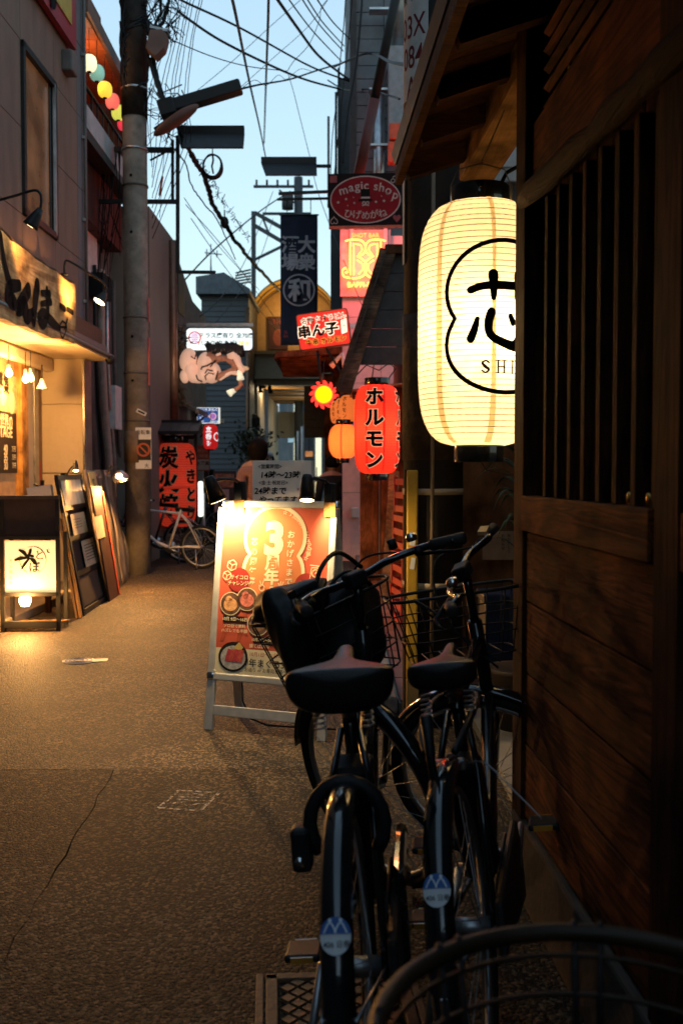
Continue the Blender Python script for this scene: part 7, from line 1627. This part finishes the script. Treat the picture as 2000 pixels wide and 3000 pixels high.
for px_, py_, Y, w_, h_, col_, s_, lab in ((928, 1243, 19.5, 34, 20, (1., .62, .25), .9, 'small amber lit shelf lamp under the dark shutter'), (927, 1428, 21, 16, 34, (1., .66, .3), .8, 'small warm lit window low right in the arcade mouth'), (812, 1196, 36, 12, 30, (.75, .85, .9), .35, 'pale narrow lit sign inside the arcade left'), (770, 1300, 34, 26, 18, (.9, .82, .6), .3, 'cream shop board low inside the arcade left'), (905, 1330, 24, 22, 16, (.9, .3, .1), .5, 'small orange lit panel behind the cream pipe post'), (852, 1290, 38, 18, 12, (.5, .7, .9), .3, 'tiny bluish lit panel deep in the arcade alley'), (505, 1215, 18.4, 30, 40, (.35, .2, .1), .25, 'dim brown lit poster under the left awning')):
    t, a_, b_ = sign('shop_light_panel', lab, px_, py_, Y, w_, h_); box('face', (0, 0, 0), (a_, .03, b_), glow('panel_%s' % lab[:14], col_, s_, .4, 9.), t); box('case', (0, .04, 0), (a_ * 1.1, .05, b_ * 1.1), BLK, t); MB().bar((0, .05, b_ / 2), (0, .05, b_ / 2 + .3), .02, .02).build('hanger', BLK, t)

# ---------------------------------------------------------------- people
def skin(name, pts, edges, rad, m, parent, sub=2):
    me = bpy.data.meshes.new(name); me.from_pydata(pts, edges, []); me.materials.append(m)
    o = bpy.data.objects.new(name, me); COL.objects.link(o); o.parent = parent
    md = o.modifiers.new('skin', 'SKIN'); md.use_smooth_shade = True
    if not me.skin_vertices: 
        bm = bmesh.new(); bm.from_mesh(me); bm.verts.layers.skin.verify(); bm.to_mesh(me); bm.free()
    for i, r_ in enumerate(rad):
        me.skin_vertices[0].data[i].radius = (r_, r_) if not isinstance(r_, tuple) else r_
    me.skin_vertices[0].data[0].use_root = True
    s = o.modifiers.new('sub', 'SUBSURF'); s.levels = sub; s.render_levels = sub
    return o
def check_mat():
    m = mat('checked_shirt', (.48, .24, .20), .8); n = m.node_tree.nodes; l = m.node_tree.links; p = n['Principled BSDF']
    tc = n.new('ShaderNodeTexCoord'); sp = n.new('ShaderNodeSeparateXYZ'); l.new(tc.outputs['Object'], sp.inputs[0]); outs = []
    for ax_ in (0, 2):
        mu = n.new('ShaderNodeMath'); mu.operation = 'MULTIPLY'; mu.inputs[1].default_value = 42; l.new(sp.outputs[ax_], mu.inputs[0])
        f_ = n.new('ShaderNodeMath'); f_.operation = 'FRACT'; l.new(mu.outputs[0], f_.inputs[0]); g_ = n.new('ShaderNodeMath'); g_.operation = 'LESS_THAN'; g_.inputs[1].default_value = .2; l.new(f_.outputs[0], g_.inputs[0]); outs.append(g_)
    mx_ = n.new('ShaderNodeMath'); mx_.operation = 'MAXIMUM'; l.new(outs[0].outputs[0], mx_.inputs[0]); l.new(outs[1].outputs[0], mx_.inputs[1])
    mi = n.new('ShaderNodeMix'); mi.data_type = 'RGBA'; l.new(mx_.outputs[0], mi.inputs[0]); mi.inputs[6].default_value = (.38, .235, .205, 1); mi.inputs[7].default_value = (.12, .04, .04, 1); l.new(mi.outputs[2], p.inputs['Base Color']); return m
SKN = mat('skin_tone', (.50, .30, .21), .55); HRB = mat('hair_black', (.006, .005, .005), .8, spec=.1)
def person(label, x, y, face, h, shirt, legs, hair_long=False, bagstrap=False, cap=None, turn=0.):
    t = thing('person', label, 'person', (x, y, 0), face); k = h / 1.6
    J = lambda *p: tuple(c * k for c in p)
    pts = [J(0, 0, .86), J(0, .0, 1.02), J(0, .005, 1.18), J(0, .01, 1.31), J(0, .005, 1.38), J(0, -.005, 1.44), J(0, -.01, 1.50),
           J(-.09, 0, .80), J(-.10, -.02, .45), J(-.10, .02, .08), J(-.10, -.09, .04), J(.09, 0, .80), J(.10, -.02, .45), J(.10, .02, .08), J(.10, -.09, .04),
           J(-.17, .0, 1.29), J(-.235, .02, 1.05), J(-.20, -.12, .88), J(-.18, -.18, .84), J(.17, .0, 1.29), J(.225, .02, 1.05), J(.20, -.10, .87), J(.18, -.16, .83)]
    ed = [(0, 1), (1, 2), (2, 3), (3, 4), (4, 5), (5, 6), (0, 7), (7, 8), (8, 9), (9, 10), (0, 11), (11, 12), (12, 13), (13, 14), (3, 15), (15, 16), (16, 17), (17, 18), (3, 19), (19, 20), (20, 21), (21, 22)]
    rd = [.12, .11, .115, .10, .05, .062, .085, .085, .055, .035, .03, .085, .055, .035, .03, .058, .042, .033, .028, .058, .042, .033, .028]
    skin('body', pts, ed, [r_ * k for r_ in rd], SKN, t)
    sh_i = [0, 1, 2, 3, 15, 16, 17, 19, 20, 21]
    mp_ = {v: i for i, v in enumerate(sh_i)}; e2 = [(mp_[a], mp_[b_]) for a, b_ in ed if a in mp_ and b_ in mp_]
    skin('shirt', [pts[i] for i in sh_i], e2, [k * q for q in (.155, .14, .145, .125, .085, .064, .055, .085, .064, .055)], shirt, t)
    lg_i = [0, 7, 8, 9, 11, 12, 13]; mp_ = {v: i for i, v in enumerate(lg_i)}
    skin('trousers', [pts[i] for i in lg_i], [(mp_[a], mp_[b_]) for a, b_ in ed if a in mp_ and b_ in mp_], [k * q for q in (.135, .105, .075, .065, .105, .075, .065)], legs, t)
    MB().ball(J(0, -.005, 1.49), J(.078, .095, .115), 18, 12).build('head', SKN, t)
    fz = MB(); fz.ball(J(0, -.10, 1.475), J(.012, .018, .02), 8, 6); fz.build('nose', SKN, t)
    for e in (-1, 1): MB().ball(J(e * .03, -.088, 1.505), J(.011, .006, .006), 8, 6).build('eye', INK, t); MB().ball(J(e * .08, .01, 1.49), J(.01, .02, .03), 8, 6).build('ear', SKN, t)
    MB().tube([J(-.022, -.09, 1.43), J(0, -.094, 1.428), J(.022, -.09, 1.43)], .004 * k, 6).build('mouth', mat('lip', (.35, .12, .10), .5), t)
    hr = MB(); hr.ball((0, 0, 0), 1., 28, 18); V = []
    for p in hr.v:
        v = Vector(p); low = (.175 if hair_long else .09); s_ = 1 + .025 * math.sin(14 * math.atan2(v.y, v.x)) 
        zz = v.z * (.125 if v.z > 0 else low); fl = 1.0 if v.z > -.3 else 1.0 + .10 * (-v.z - .3) * (1 if hair_long else 0)
        yy = v.y * .118 * fl
        if v.y < 0 and v.z < .45: yy *= .62
        V.append(tuple(c * k for c in (v.x * .122 * s_ * fl, .018 + yy, 1.515 + zz)))
    hr.v = V; hr.build('hair', HRB, t)
    for e in (-1, 1):
        MB().ball(J(e * .10, -.05, .035), J(.045, .12, .04), 12, 8).build('shoe', INK, t)
    if bagstrap: MB().tube([J(-.10, .145, 1.02), J(-.11, .14, 1.2), J(-.115, .06, 1.385), J(-.11, -.09, 1.30), J(-.12, -.14, 1.0), J(-.20, -.05, .82), J(-.16, .12, .85), J(-.10, .145, 1.02)], .014 * k, 6).build('bag_strap', INK, t)
    if cap: MB().ball(J(0, 0, 1.60), J(.105, .12, .065), 16, 8).build('cap', cap, t)
    return t
p_ = at(757, 1420, 12.4)
person('woman with black bob hair in pink checked shirt seen from behind', p_.x, 12.4, R(176), 1.68, check_mat(), mat('trousers_dark', (.04, .04, .05), .8), hair_long=True, bagstrap=True)
p_ = at(786, 1350, 20.0); person('person in dark clothes with pale cap further down the alley', p_.x, 20.0, R(10), 1.64, mat('shirt_black', (.02, .02, .022), .8), mat('trousers_dark'), cap=mat('cap_pale', (.55, .53, .5), .7))
p_ = at(972, 1420, 15.2); person('person in black standing under the red canopy', p_.x, 15.2, R(200), 1.52, mat('shirt_black'), mat('trousers_dark'))
p_ = at(622, 1400, 18.6); person('person in grey crouched low beyond the poster board', p_.x, 18.6, R(120), 1.32, mat('shirt_grey', (.12, .11, .10), .8), mat('trousers_dark'))
